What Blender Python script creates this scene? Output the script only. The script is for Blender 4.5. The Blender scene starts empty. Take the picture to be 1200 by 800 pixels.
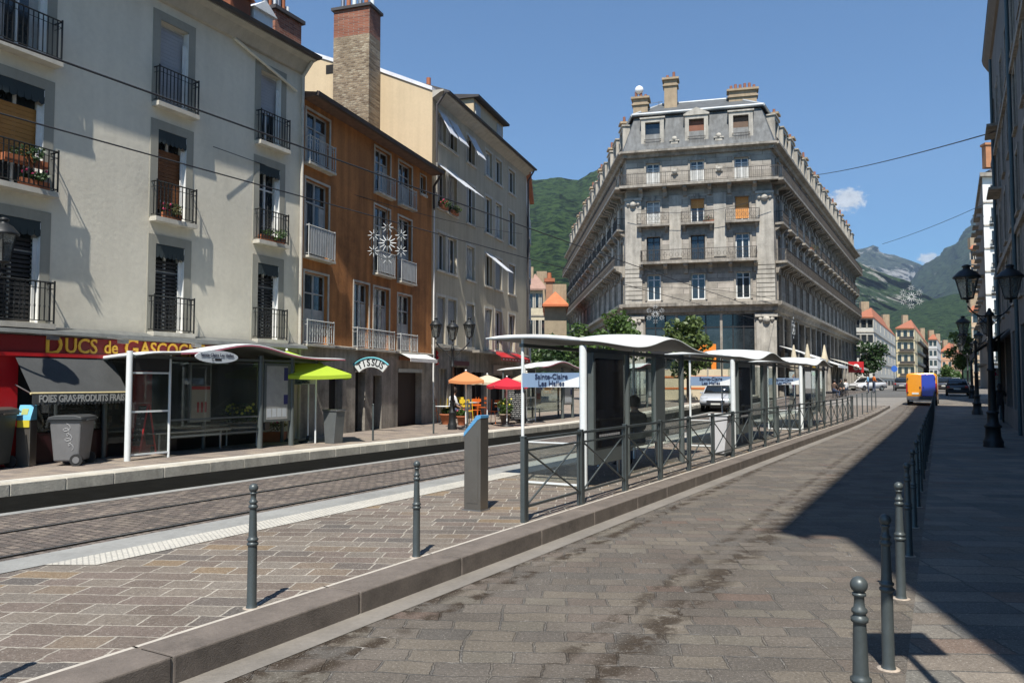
import bpy, bmesh, math, random
from mathutils import Vector, Matrix, noise
random.seed(7)
sc = bpy.context.scene
COL = sc.collection
R = math.radians
H = 1.87; FPX = 933.33; PIT = R(2.95)
# ------------------------------------------------------------------ camera & survey helpers
cam_d = bpy.data.cameras.new('camera'); cam = bpy.data.objects.new('camera', cam_d); COL.objects.link(cam)
cam.location = (0, 0, H); cam.rotation_euler = (math.pi/2 + PIT, 0, 0)
cam_d.sensor_width = 36; cam_d.lens = 28.0; cam_d.clip_end = 40000; cam_d.clip_start = 0.1
sc.camera = cam
HP = [(-500, 0), (34, 0), (42, .12), (49, .3), (58, .5), (67, .7), (80, .86), (100, 1.0), (150, 1.15), (300, 1.4), (1000, 2.5), (9000, 4)]
def hz(y):
    for (a, za), (b, zb) in zip(HP, HP[1:]):
        if y <= b:
            return za + (zb - za)*(y - a)/(b - a)
    return HP[-1][1]
def ray(px, py):
    u = (px - 600)/FPX; v = (400 - py)/FPX
    return Vector((u, math.cos(PIT) - v*math.sin(PIT), math.sin(PIT) + v*math.cos(PIT)))
def G(px, py, z=0.0):                      # ground point seen at a pixel
    d = ray(px, py); zz = z
    for _ in range(60):
        t = (zz - H)/d.z
        if t < 0 or t > 400: t = 400
        zz = .6*zz + .4*(z + hz(d.y*t))
    p = d*t
    return Vector((p.x, p.y, zz))
def DP(px, py, Y):
    d = ray(px, py); t = Y/d.y
    return Vector((d.x*t, Y, H + d.z*t))
def XY(px, Y): return Vector(((px - 600)/FPX*Y*1.0013, Y, 0))

class Frame:
    def __init__(s, o, u, z=0.0):
        s.o = Vector((o[0], o[1], z)); s.u = Vector((u[0], u[1], 0)).normalized(); s.n = Vector((s.u.y, -s.u.x, 0))
    def P(s, a, d, z): return s.o + s.u*a + s.n*d + Vector((0, 0, z))
    def spx(s, px, py=448, d=0):           # distance along the wall seen at a pixel column
        r = ray(px, py); o = s.o + s.n*d
        den = r.x*s.u.y - r.y*s.u.x
        return (o.y*r.x - o.x*r.y)/(-den) if abs(den) > 1e-9 else 0
    def zpx(s, px, py, d=0):
        a = s.spx(px, py, d); p = s.o + s.u*a + s.n*d; r = ray(px, py)
        return H + r.z*(p.y/r.y) - s.o.z
W0 = Frame((0, 0), (1, 0))
def LF(z=0): return Frame((0, 0), (1, 0), z)
# ------------------------------------------------------------------ materials
MATS = {}
def nodes_of(name):
    m = bpy.data.materials.new(name); m.use_nodes = True
    nt = m.node_tree; return m, nt, nt.nodes['Principled BSDF']
def lk(nt, a, b): nt.links.new(a, b)
def N_(nt, t, **kw):
    n = nt.nodes.new(t)
    for k, v in kw.items():
        if k.startswith('i_'):
            key = k[2:]; key = int(key) if key.isdigit() else key.replace('_', ' ')
            n.inputs[key].default_value = v
        else: setattr(n, k, v)
    return n
def rgb(c, k=1): return (min(c[0]*k, 1), min(c[1]*k, 1), min(c[2]*k, 1), 1)
def pm(name, col, rough=.7, metal=0, var=.15, scale=1.5, bump=0., bscale=25, streak=0., grime=0., coat=0, spec=None, local=False):
    if name in MATS: return MATS[name]
    m, nt, b = nodes_of(name)
    if local: pos = N_(nt, 'ShaderNodeTexCoord').outputs['Object']
    else: pos = N_(nt, 'ShaderNodeNewGeometry').outputs['Position']
    n1 = N_(nt, 'ShaderNodeTexNoise', i_Scale=scale, i_Detail=6., i_Roughness=.6); lk(nt, pos, n1.inputs['Vector'])
    r1 = N_(nt, 'ShaderNodeMapRange', i_1=.3, i_2=.7, i_3=1-var, i_4=1+var); lk(nt, n1.outputs['Fac'], r1.inputs[0])
    n2 = N_(nt, 'ShaderNodeTexNoise', i_Scale=scale*14, i_Detail=3.); lk(nt, pos, n2.inputs['Vector'])
    r2 = N_(nt, 'ShaderNodeMapRange', i_1=.3, i_2=.7, i_3=1-var*.5, i_4=1+var*.5); lk(nt, n2.outputs['Fac'], r2.inputs[0])
    mu = N_(nt, 'ShaderNodeMath', operation='MULTIPLY'); lk(nt, r1.outputs[0], mu.inputs[0]); lk(nt, r2.outputs[0], mu.inputs[1])
    out = mu.outputs[0]
    if streak:
        mp = N_(nt, 'ShaderNodeMapping'); mp.inputs['Scale'].default_value = (3.0, 3.0, .22); lk(nt, pos, mp.inputs['Vector'])
        n3 = N_(nt, 'ShaderNodeTexNoise', i_Scale=1.4, i_Detail=5.); lk(nt, mp.outputs[0], n3.inputs['Vector'])
        r3 = N_(nt, 'ShaderNodeMapRange', i_1=.35, i_2=.75, i_3=1.0+streak*.3, i_4=1-streak); lk(nt, n3.outputs['Fac'], r3.inputs[0])
        m3 = N_(nt, 'ShaderNodeMath', operation='MULTIPLY'); lk(nt, out, m3.inputs[0]); lk(nt, r3.outputs[0], m3.inputs[1]); out = m3.outputs[0]
    if grime:
        n4 = N_(nt, 'ShaderNodeTexNoise', i_Scale=scale*.45, i_Detail=9., i_Roughness=.75); lk(nt, pos, n4.inputs['Vector'])
        r4 = N_(nt, 'ShaderNodeMapRange', i_1=.5, i_2=.66, i_3=1.0, i_4=1-grime); lk(nt, n4.outputs['Fac'], r4.inputs[0])
        m4 = N_(nt, 'ShaderNodeMath', operation='MULTIPLY'); lk(nt, out, m4.inputs[0]); lk(nt, r4.outputs[0], m4.inputs[1]); out = m4.outputs[0]
    vm = N_(nt, 'ShaderNodeVectorMath', operation='SCALE'); vm.inputs[0].default_value = col[:3]; lk(nt, out, vm.inputs['Scale'])
    lk(nt, vm.outputs[0], b.inputs['Base Color'])
    b.inputs['Roughness'].default_value = rough; b.inputs['Metallic'].default_value = metal
    if coat: b.inputs['Coat Weight'].default_value = coat; b.inputs['Coat Roughness'].default_value = .08
    if spec is not None: b.inputs['Specular IOR Level'].default_value = spec
    if bump:
        n5 = N_(nt, 'ShaderNodeTexNoise', i_Scale=bscale, i_Detail=5.); lk(nt, pos, n5.inputs['Vector'])
        bp = N_(nt, 'ShaderNodeBump', i_Strength=bump, i_Distance=.02); lk(nt, n5.outputs['Fac'], bp.inputs['Height']); lk(nt, bp.outputs[0], b.inputs['Normal'])
    MATS[name] = m; return m
def brickmat(name, stops, mortar, bw, bh, ms, rot=0.0, wall=None, warp=.02, wscale=1.2, rough=.8, bump=.5, stains=None, off=.5, sq=1.0, sqf=2, smooth=.1, fine=.18, big=.15, patches=0, dist=.01, fade=.35):
    """coursed stone: wall=Frame makes it vertical, otherwise it lies flat"""
    m, nt, b = nodes_of(name)
    pos = N_(nt, 'ShaderNodeNewGeometry').outputs['Position']
    if wall is not None:
        d1 = N_(nt, 'ShaderNodeVectorMath', operation='DOT_PRODUCT'); d1.inputs[1].default_value = wall
        lk(nt, pos, d1.inputs[0]); sx = N_(nt, 'ShaderNodeSeparateXYZ'); lk(nt, pos, sx.inputs[0])
        cx = N_(nt, 'ShaderNodeCombineXYZ'); lk(nt, d1.outputs['Value'], cx.inputs[0]); lk(nt, sx.outputs[2], cx.inputs[1]); vec = cx.outputs[0]
    else:
        mp = N_(nt, 'ShaderNodeMapping'); mp.inputs['Rotation'].default_value = (0, 0, rot); lk(nt, pos, mp.inputs['Vector'])
        sx = N_(nt, 'ShaderNodeSeparateXYZ'); lk(nt, mp.outputs[0], sx.inputs[0])
        cx = N_(nt, 'ShaderNodeCombineXYZ'); lk(nt, sx.outputs[0], cx.inputs[0]); lk(nt, sx.outputs[1], cx.inputs[1]); vec = cx.outputs[0]
    nw = N_(nt, 'ShaderNodeTexNoise', i_Scale=wscale, i_Detail=3.); lk(nt, pos, nw.inputs['Vector'])
    sb = N_(nt, 'ShaderNodeVectorMath', operation='SUBTRACT'); lk(nt, nw.outputs['Color'], sb.inputs[0]); sb.inputs[1].default_value = (.5, .5, .5)
    scl = N_(nt, 'ShaderNodeVectorMath', operation='SCALE'); lk(nt, sb.outputs[0], scl.inputs[0]); scl.inputs['Scale'].default_value = warp*2
    ad = N_(nt, 'ShaderNodeVectorMath', operation='ADD'); lk(nt, vec, ad.inputs[0]); lk(nt, scl.outputs[0], ad.inputs[1])
    nw2 = N_(nt, 'ShaderNodeTexNoise', i_Scale=wscale*9, i_Detail=4.); lk(nt, pos, nw2.inputs['Vector'])
    sb2 = N_(nt, 'ShaderNodeVectorMath', operation='SUBTRACT'); lk(nt, nw2.outputs['Color'], sb2.inputs[0]); sb2.inputs[1].default_value = (.5, .5, .5)
    sc2 = N_(nt, 'ShaderNodeVectorMath', operation='SCALE'); lk(nt, sb2.outputs[0], sc2.inputs[0]); sc2.inputs['Scale'].default_value = warp*.55
    ad0 = ad; ad = N_(nt, 'ShaderNodeVectorMath', operation='ADD'); lk(nt, ad0.outputs[0], ad.inputs[0]); lk(nt, sc2.outputs[0], ad.inputs[1])
    bt = N_(nt, 'ShaderNodeTexBrick', offset=off, offset_frequency=2, squash=sq, squash_frequency=sqf)
    for k, v in (('Scale', 1.), ('Mortar Size', ms), ('Mortar Smooth', smooth), ('Bias', 0.), ('Brick Width', bw), ('Row Height', bh)): bt.inputs[k].default_value = v
    bt.inputs['Color1'].default_value = (0, 0, 0, 1); bt.inputs['Color2'].default_value = (1, 1, 1, 1); bt.inputs['Mortar'].default_value = (.5, .5, .5, 1)
    lk(nt, ad.outputs[0], bt.inputs['Vector'])
    cr = N_(nt, 'ShaderNodeValToRGB'); e = cr.color_ramp; e.interpolation = 'CONSTANT'
    while len(e.elements) > 1: e.elements.remove(e.elements[-1])
    e.elements[0].position = 0; e.elements[0].color = rgb(stops[0][1])
    for p, c in stops[1:]:
        x = e.elements.new(p); x.color = rgb(c)
    lk(nt, bt.outputs['Color'], cr.inputs['Fac'])
    nf = N_(nt, 'ShaderNodeTexNoise', i_Scale=38., i_Detail=6., i_Roughness=.7); lk(nt, pos, nf.inputs['Vector'])
    rf = N_(nt, 'ShaderNodeMapRange', i_1=.25, i_2=.75, i_3=1-fine, i_4=1+fine); lk(nt, nf.outputs['Fac'], rf.inputs[0])
    nb = N_(nt, 'ShaderNodeTexNoise', i_Scale=.9, i_Detail=7., i_Roughness=.65); lk(nt, pos, nb.inputs['Vector'])
    rb = N_(nt, 'ShaderNodeMapRange', i_1=.3, i_2=.7, i_3=1-big, i_4=1+big); lk(nt, nb.outputs['Fac'], rb.inputs[0])
    mx = N_(nt, 'ShaderNodeMix', data_type='RGBA'); 
    nj = N_(nt, 'ShaderNodeTexNoise', i_Scale=3.3, i_Detail=5.); lk(nt, pos, nj.inputs['Vector'])
    rj = N_(nt, 'ShaderNodeMapRange', i_1=.35, i_2=.6, i_3=1-fade, i_4=1.); lk(nt, nj.outputs['Fac'], rj.inputs[0])
    fj = N_(nt, 'ShaderNodeMath', operation='MULTIPLY'); lk(nt, bt.outputs['Fac'], fj.inputs[0]); lk(nt, rj.outputs[0], fj.inputs[1])
    lk(nt, fj.outputs[0], mx.inputs[0]); lk(nt, cr.outputs[0], mx.inputs[6]); mx.inputs[7].default_value = rgb(mortar)
    mm = N_(nt, 'ShaderNodeMath', operation='MULTIPLY'); lk(nt, rf.outputs[0], mm.inputs[0]); lk(nt, rb.outputs[0], mm.inputs[1])
    vs = N_(nt, 'ShaderNodeVectorMath', operation='SCALE'); lk(nt, mx.outputs[2], vs.inputs[0]); lk(nt, mm.outputs[0], vs.inputs['Scale'])
    col = vs.outputs[0]
    if stains:
        nv, cs = stains; tot = None
        dn = N_(nt, 'ShaderNodeVectorMath', operation='DOT_PRODUCT'); dn.inputs[1].default_value = nv; lk(nt, pos, dn.inputs[0])
        for c0, w, st, yr in cs:
            a = N_(nt, 'ShaderNodeMath', operation='SUBTRACT'); lk(nt, dn.outputs['Value'], a.inputs[0]); a.inputs[1].default_value = c0
            a2 = N_(nt, 'ShaderNodeMath', operation='ABSOLUTE'); lk(nt, a.outputs[0], a2.inputs[0])
            a3 = N_(nt, 'ShaderNodeMapRange', interpolation_type='SMOOTHSTEP', i_1=w, i_2=w*.15, i_3=0., i_4=st); lk(nt, a2.outputs[0], a3.inputs[0])
            if tot is None: tot = a3.outputs[0]
            else:
                t2 = N_(nt, 'ShaderNodeMath', operation='MAXIMUM'); lk(nt, tot, t2.inputs[0]); lk(nt, a3.outputs[0], t2.inputs[1]); tot = t2.outputs[0]
        ns = N_(nt, 'ShaderNodeTexNoise', i_Scale=4.2, i_Detail=9., i_Roughness=.7); lk(nt, pos, ns.inputs['Vector'])
        rs = N_(nt, 'ShaderNodeMapRange', interpolation_type='SMOOTHSTEP', i_1=.42, i_2=.52, i_3=.0, i_4=1.); lk(nt, ns.outputs['Fac'], rs.inputs[0])
        rbk = N_(nt, 'ShaderNodeMapRange', i_1=.2, i_2=.4, i_3=.15, i_4=1.0); lk(nt, bt.outputs['Color'], rbk.inputs[0])
        t3 = N_(nt, 'ShaderNodeMath', operation='MULTIPLY'); lk(nt, tot, t3.inputs[0]); lk(nt, rs.outputs[0], t3.inputs[1])
        t4 = N_(nt, 'ShaderNodeMath', operation='MULTIPLY'); lk(nt, t3.outputs[0], t4.inputs[0]); lk(nt, rbk.outputs[0], t4.inputs[1])
        mx2 = N_(nt, 'ShaderNodeMix', data_type='RGBA'); lk(nt, t4.outputs[0], mx2.inputs[0]); lk(nt, col, mx2.inputs[6]); mx2.inputs[7].default_value = (.042, .030, .019, 1)
        col = mx2.outputs[2]
        # pale scuffed joints
        nq = N_(nt, 'ShaderNodeTexNoise', i_Scale=1.7, i_Detail=9., i_Roughness=.8); lk(nt, pos, nq.inputs['Vector'])
        rq = N_(nt, 'ShaderNodeMapRange', i_1=.56, i_2=.64, i_3=0., i_4=.6); lk(nt, nq.outputs['Fac'], rq.inputs[0])
        tq = N_(nt, 'ShaderNodeMath', operation='MULTIPLY'); lk(nt, rq.outputs[0], tq.inputs[0]); lk(nt, bt.outputs['Fac'], tq.inputs[1])
        mx3 = N_(nt, 'ShaderNodeMix', data_type='RGBA'); lk(nt, tq.outputs[0], mx3.inputs[0]); lk(nt, col, mx3.inputs[6]); mx3.inputs[7].default_value = (.5, .47, .42, 1)
        col = mx3.outputs[2]
    if wall is None:                       # grit: pale and dark flecks on the stone
        ng = N_(nt, 'ShaderNodeTexNoise', i_Scale=62., i_Detail=5., i_Roughness=.8); lk(nt, pos, ng.inputs['Vector'])
        for lo_, hi_, cc_, st_ in ((.59, .63, (.42, .39, .34, 1), .75), (.41, .37, (.03, .026, .022, 1), .75)):
            rg = N_(nt, 'ShaderNodeMapRange', i_1=lo_, i_2=hi_, i_3=0., i_4=st_); lk(nt, ng.outputs['Fac'], rg.inputs[0])
            mg = N_(nt, 'ShaderNodeMix', data_type='RGBA'); lk(nt, rg.outputs[0], mg.inputs[0]); lk(nt, col, mg.inputs[6]); mg.inputs[7].default_value = cc_; col = mg.outputs[2]
    lk(nt, col, b.inputs['Base Color'])
    rr = N_(nt, 'ShaderNodeMapRange', i_1=0., i_2=1., i_3=rough-.12, i_4=rough+.1); lk(nt, nf.outputs['Fac'], rr.inputs[0]); lk(nt, rr.outputs[0], b.inputs['Roughness'])
    b.inputs['Specular IOR Level'].default_value = .3
    h1 = N_(nt, 'ShaderNodeMath', operation='MULTIPLY_ADD'); lk(nt, bt.outputs['Fac'], h1.inputs[0]); h1.inputs[1].default_value = -1.; 
    h2 = N_(nt, 'ShaderNodeMath', operation='MULTIPLY'); lk(nt, nf.outputs['Fac'], h2.inputs[0]); h2.inputs[1].default_value = .7; lk(nt, h2.outputs[0], h1.inputs[2])
    bp = N_(nt, 'ShaderNodeBump', i_Strength=bump, i_Distance=dist); lk(nt, h1.outputs[0], bp.inputs['Height']); lk(nt, bp.outputs[0], b.inputs['Normal'])
    MATS[name] = m; return m
def glassmat(name, tint=(.88, .92, .90), refl=.10, dirt=.03):
    m = bpy.data.materials.new(name); m.use_nodes = True; nt = m.node_tree; nt.nodes.clear()
    o = N_(nt, 'ShaderNodeOutputMaterial'); t = N_(nt, 'ShaderNodeBsdfTransparent'); t.inputs[0].default_value = (*tint, 1)
    g = N_(nt, 'ShaderNodeBsdfGlossy'); g.inputs['Roughness'].default_value = .02; g.inputs[0].default_value = (.9, .95, .95, 1)
    lw = N_(nt, 'ShaderNodeLayerWeight', i_Blend=.5); pw5 = N_(nt, 'ShaderNodeMath', operation='POWER'); pw5.inputs[1].default_value = 4.5; lk(nt, lw.outputs['Facing'], pw5.inputs[0]); ad = N_(nt, 'ShaderNodeMath', operation='MULTIPLY_ADD'); ad.inputs[1].default_value = .55; ad.inputs[2].default_value = refl*.35; lk(nt, pw5.outputs[0], ad.inputs[0])
    mx = N_(nt, 'ShaderNodeMixShader'); lk(nt, ad.outputs[0], mx.inputs[0]); lk(nt, t.outputs[0], mx.inputs[1]); lk(nt, g.outputs[0], mx.inputs[2])
    df = N_(nt, 'ShaderNodeBsdfDiffuse'); df.inputs[0].default_value = (.35, .36, .34, 1)
    ns = N_(nt, 'ShaderNodeTexNoise', i_Scale=2., i_Detail=6.); rp = N_(nt, 'ShaderNodeMapRange', i_1=.3, i_2=.8, i_3=dirt*.4, i_4=dirt*2); lk(nt, ns.outputs['Fac'], rp.inputs[0])
    m2 = N_(nt, 'ShaderNodeMixShader'); lk(nt, rp.outputs[0], m2.inputs[0]); lk(nt, mx.outputs[0], m2.inputs[1]); lk(nt, df.outputs[0], m2.inputs[2])
    lk(nt, m2.outputs[0], o.inputs[0]); MATS[name] = m; return m
def leafmat(name, c1, c2, scale=6.):
    m, nt, b = nodes_of(name)
    pos = N_(nt, 'ShaderNodeNewGeometry').outputs['Position']
    n = N_(nt, 'ShaderNodeTexNoise', i_Scale=scale, i_Detail=4.); lk(nt, pos, n.inputs['Vector'])
    r = N_(nt, 'ShaderNodeMapRange', i_1=.35, i_2=.65); lk(nt, n.outputs['Fac'], r.inputs[0])
    mx = N_(nt, 'ShaderNodeMix', data_type='RGBA'); lk(nt, r.outputs[0], mx.inputs[0]); mx.inputs[6].default_value = rgb(c1); mx.inputs[7].default_value = rgb(c2)
    lk(nt, mx.outputs[2], b.inputs['Base Color']); b.inputs['Roughness'].default_value = .5
    tr = N_(nt, 'ShaderNodeBsdfTranslucent'); lk(nt, mx.outputs[2], tr.inputs[0])
    ms = N_(nt, 'ShaderNodeMixShader'); ms.inputs[0].default_value = .3; lk(nt, b.outputs[0], ms.inputs[1]); lk(nt, tr.outputs[0], ms.inputs[2])
    lk(nt, ms.outputs[0], nt.nodes['Material Output'].inputs[0]); MATS[name] = m; return m
# ------------------------------------------------------------------ mesh builder
class MB:
    def __init__(s): s.v = []; s.f = []; s.sm = []; s.mi = []; s.k = 0; s.smooth = False
    def add(s, pts, faces, smooth=None):
        o = len(s.v); s.v += [tuple(p) for p in pts]
        for f in faces:
            s.f.append(tuple(i + o for i in f)); s.sm.append(s.smooth if smooth is None else smooth); s.mi.append(s.k)
        return s
    def quad(s, *p): return s.add(p, [tuple(range(len(p)))])
    def box(s, F, a0, a1, d0, d1, z0, z1, tp=0):
        P = F.P
        s.add([P(a0, d0, z0), P(a1, d0, z0), P(a1, d1, z0), P(a0, d1, z0), P(a0+tp, d0+tp, z1), P(a1-tp, d0+tp, z1), P(a1-tp, d1-tp, z1), P(a0+tp, d1-tp, z1)],
              [(0, 1, 2, 3), (4, 7, 6, 5), (0, 4, 5, 1), (1, 5, 6, 2), (2, 6, 7, 3), (3, 7, 4, 0)]); return s
    def prism(s, F, pts, d0, d1):          # outline in the (along, up) plane, extruded across
        n = len(pts)
        v = [F.P(a, d0, z) for a, z in pts] + [F.P(a, d1, z) for a, z in pts]
        f = [tuple(range(n)), tuple(range(2*n-1, n-1, -1))] + [(i, i+n, (i+1) % n + n, (i+1) % n) for i in range(n)]
        return s.add(v, f)
    def cprism(s, F, pts, a0, a1):         # outline in the (across, up) plane, extruded along
        n = len(pts)
        v = [F.P(a0, d, z) for d, z in pts] + [F.P(a1, d, z) for d, z in pts]
        f = [tuple(range(n)), tuple(range(2*n-1, n-1, -1))] + [(i, i+n, (i+1) % n + n, (i+1) % n) for i in range(n)]
        return s.add(v, f)
    def tube(s, p0, p1, r0, r1=None, n=8, caps=True):
        p0 = Vector(p0); p1 = Vector(p1); r1 = r0 if r1 is None else r1
        d = (p1 - p0)
        if d.length < 1e-6: return s
        d.normalize(); a = Vector((0, 0, 1)) if abs(d.z) < .9 else Vector((1, 0, 0))
        x = d.cross(a).normalized(); y = d.cross(x)
        v = []
        for p, r in ((p0, r0), (p1, r1)):
            for i in range(n):
                t = 2*math.pi*i/n; v.append(p + x*math.cos(t)*r + y*math.sin(t)*r)
        f = [(i, (i+1) % n, (i+1) % n + n, i+n) for i in range(n)]
        s.add(v, f, smooth=n > 4)
        if caps: s.add(v[:n], [tuple(range(n))], smooth=False); s.add(v[n:], [tuple(range(n))], smooth=False)
        return s
    def path(s, pts, r, n=6):
        for a, b in zip(pts, pts[1:]): s.tube(a, b, r, r, n)
        return s
    def lathe(s, c, prof, n=16, sx=1., sy=1., caps=True):
        c = Vector(c); v = []
        for r, z in prof:
            for i in range(n):
                t = 2*math.pi*i/n; v.append(c + Vector((math.cos(t)*r*sx, math.sin(t)*r*sy, z)))
        f = []
        for j in range(len(prof)-1):
            for i in range(n): f.append((j*n+i, j*n+(i+1) % n, (j+1)*n+(i+1) % n, (j+1)*n+i))
        s.add(v, f, smooth=n > 6)
        if caps: s.add(v[:n], [tuple(range(n))], smooth=False); s.add(v[-n:], [tuple(range(n))], smooth=False)
        return s
    def ball(s, c, r, n=12, sz=1., sx=1., sy=1.):
        m = max(4, n//2)
        return s.lathe(c, [(max(math.sin(math.pi*j/m), .01)*r, -math.cos(math.pi*j/m)*r*sz) for j in range(m+1)], n, sx, sy)
    def build(s, name, mats, parent=None, bev=0, tags=None, rn=True):
        me = bpy.data.meshes.new(name)
        off = Vector(ORI.get(parent.name, (0, 0, 0))) if parent is not None else Vector((0, 0, 0))
        me.from_pydata([tuple(Vector(p) - off) for p in s.v], [], s.f)
        if not isinstance(mats, (list, tuple)): mats = [mats]
        for m in mats: me.materials.append(m)
        me.polygons.foreach_set('material_index', s.mi)
        me.polygons.foreach_set('use_smooth', s.sm)
        if rn:
            bm = bmesh.new(); bm.from_mesh(me); bmesh.ops.recalc_face_normals(bm, faces=bm.faces); bm.to_mesh(me); bm.free()
        me.update()
        o = bpy.data.objects.new(name, me); COL.objects.link(o)
        if parent is not None:
            o.parent = parent; ORI[o.name] = tuple(off)
        if bev:
            md = o.modifiers.new('bevel', 'BEVEL'); md.width = bev; md.segments = 2; md.limit_method = 'ANGLE'; md.angle_limit = R(40)
        if tags: tag(o, **tags)
        return o
ORI = {}
def tag(o, label=None, cat=None, group=None, kind=None):
    if label: o['label'] = label
    if cat: o['category'] = cat
    if group: o['group'] = group
    if kind: o['kind'] = kind
    return o
def thing(name, loc, label, cat, group=None, rz=0, world=False):
    """Empty at the base of a thing. world=True: parts are given in world coordinates."""
    o = bpy.data.objects.new(name, None); COL.objects.link(o); o.empty_display_size = .2
    o.location = loc; o.rotation_euler = (0, 0, rz)
    ORI[o.name] = tuple(loc) if world else (0, 0, 0)
    return tag(o, label, cat, group)
def kids(o): return [c for c in bpy.data.objects if c.parent == o]
def dup(root, loc, rz=0, label=None, group=None, scale=None):
    def rec(o, par):
        c = o.copy(); COL.objects.link(c); c.parent = par
        for ch in KID.get(o.name, []): rec(ch, c)
        return c
    KID = {}
    for o in bpy.data.objects:
        if o.parent: KID.setdefault(o.parent.name, []).append(o)
    r = rec(root, None); r.location = loc; r.rotation_euler = (0, 0, rz)
    if scale: r.scale = (scale,)*3 if not isinstance(scale, tuple) else scale
    if label: r['label'] = label
    if group: r['group'] = group
    return r
def relocate(root, loc, rz=0, label=None, group=None, scale=None):
    root.location = loc; root.rotation_euler = (0, 0, rz)
    if scale: root.scale = (scale,)*3 if not isinstance(scale, tuple) else scale
    if label: root['label'] = label
    if group: root['group'] = group
    return root
def place(proto, used, *a, **k):
    if proto.name in used: return dup(proto, *a, **k)
    used.add(proto.name); return relocate(proto, *a, **k)
USED = set()
def text_into(mb, body, F, a, d, z, size, align='CENTER', thick=.004, sx=1., offset=0., rot=0., arc=None):
    cu = bpy.data.curves.new('t', 'FONT'); cu.body = body; cu.size = size; cu.align_x = align; cu.align_y = 'CENTER'; cu.extrude = thick; cu.offset = offset; cu.resolution_u = 3
    ob = bpy.data.objects.new('t', cu); COL.objects.link(ob)
    dg = bpy.context.evaluated_depsgraph_get(); me = bpy.data.meshes.new_from_object(ob.evaluated_get(dg))
    cr, sr = math.cos(rot), math.sin(rot)
    pts = []
    for v in me.vertices:
        x, y = v.co.x*sx, v.co.y
        pts.append(F.P(a + x*cr - y*sr, d + v.co.z, z + x*sr + y*cr))
    mb.add(pts, [tuple(p.vertices) for p in me.polygons], smooth=False)
    bpy.data.objects.remove(ob); bpy.data.curves.remove(cu); bpy.data.meshes.remove(me)
# ------------------------------------------------------------------ street frame
UT = Vector((.549, 1, 0)).normalized(); NT = Vector((UT.y, -UT.x, 0))       # tram street
UI = Vector((.575, 1, 0)).normalized(); NI = Vector((UI.y, -UI.x, 0))       # island edge
def CS(c, s, z=0): return NT*c + UT*s + Vector((0, 0, z))
def cof(p): return p.dot(NT)
SUNAZ = R(9.5); SUNEL = R(58)
# ================================================================== materials
IRON = pm('iron_paint', (.075, .088, .088), .42, .3, .12, 6, bump=.05)
IRONB = pm('dark_iron', (.016, .018, .019), .5, .2, .2, 4)
STEEL = pm('brushed_steel', (.33, .33, .33), .38, .85, .12, 5)
ALU = pm('white_lacquer', (.72, .75, .74), .35, 0, .06, 2, grime=.1)
DKG = pm('shelter_grey_paint', (.10, .115, .112), .4, .1, .1, 3)
GLS = glassmat('clear_glass')
GLD = glassmat('smoked_glass', (.42, .47, .45), .2, .12)
WIN = pm('window_glass', (.022, .028, .032), .06, 0, .5, 1.1, spec=.8)
CURT = pm('net_curtain', (.42, .42, .40), .9, 0, .2, 3)
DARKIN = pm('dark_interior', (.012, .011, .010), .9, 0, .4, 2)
WHITEP = pm('white_paint', (.72, .72, .69), .5, 0, .08, 3, grime=.12)
CREAMP = pm('cream_stone_frame', (.50, .47, .40), .7, 0, .12, 3, streak=.2)
BLACKP = pm('black_paint', (.018, .018, .019), .5, 0, .2, 4)
REDP = pm('red_paint', (.42, .012, .014), .45, 0, .15, 3)
RUBBER = pm('rubber', (.02, .02, .02), .8)
BLUEP = pm('blue_panel', (.10, .30, .52), .4)
def flat(name, c, rough=.6, **k): return pm(name, c, rough, var=.07, **k)
# ================================================================== ground
def xc(c, y, n=NT): return (c - n.y*y)/n.x
def strip(name, fl, fr, ys, z, mat, kind='structure', nx=1):
    mb = MB(); v = []
    for y in ys:
        a, b = fl(y), fr(y)
        for i in range(nx+1): v.append((a + (b-a)*i/nx, y, hz(y) + z))
    f = [(j*(nx+1)+i, j*(nx+1)+i+1, (j+1)*(nx+1)+i+1, (j+1)*(nx+1)+i) for j in range(len(ys)-1) for i in range(nx)]
    mb.add(v, f); o = mb.build(name, mat); o['kind'] = kind; return o
def yr(a, b, st=2.):
    n = max(1, int((b-a)/st)); return [a + (b-a)*i/n for i in range(n+1)]
YR = sorted(set([-20.] + yr(-12, 120, 3) + [150, 300]))
ISLAND_STOPS = [(0, (0.129, 0.104, 0.085)), (.16, (0.159, 0.134, 0.109)), (.34, (0.142, 0.113, 0.094)), (.5, (0.163, 0.141, 0.117)), (.66, (0.116, 0.099, 0.085)), (.8, (0.163, 0.128, 0.096)), (.9, (0.185, 0.136, 0.087)), (.96, (0.099, 0.088, 0.078))]
ROAD_STOPS = [(0, (0.108, 0.093, 0.077)), (.15, (0.127, 0.110, 0.091)), (.3, (0.106, 0.093, 0.079)), (.45, (0.137, 0.118, 0.094)), (.6, (0.116, 0.096, 0.079)), (.74, (0.098, 0.088, 0.076)), (.86, (0.133, 0.118, 0.095)), (.97, (0.125, 0.092, 0.073))]
ROT = -R(3.8)*-1
ISL = brickmat('island_paving', ISLAND_STOPS, (.35, .32, .27), .36, .25, .008, rot=R(3.8), warp=.045, wscale=1.4, stains=None, off=.37, sq=1.5, sqf=3, bump=.6, fine=.30, big=.16)
ROADM = brickmat('road_paving', ROAD_STOPS, (.105, .098, .088), .36, .235, .011, rot=R(3.8), warp=.06, wscale=1.6, off=.42, sq=1.4, sqf=3, bump=1.0, fine=.42, big=.24, smooth=.5,
                 stains=(tuple(NT), [(-3.66, .13, 1., 0), (-3.98, .20, 1., 0), (-2.00, .26, .95, 0), (-2.36, .12, .8, 0), (-.5, .2, .3, 0)]), dist=.016, fade=.75)
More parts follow.
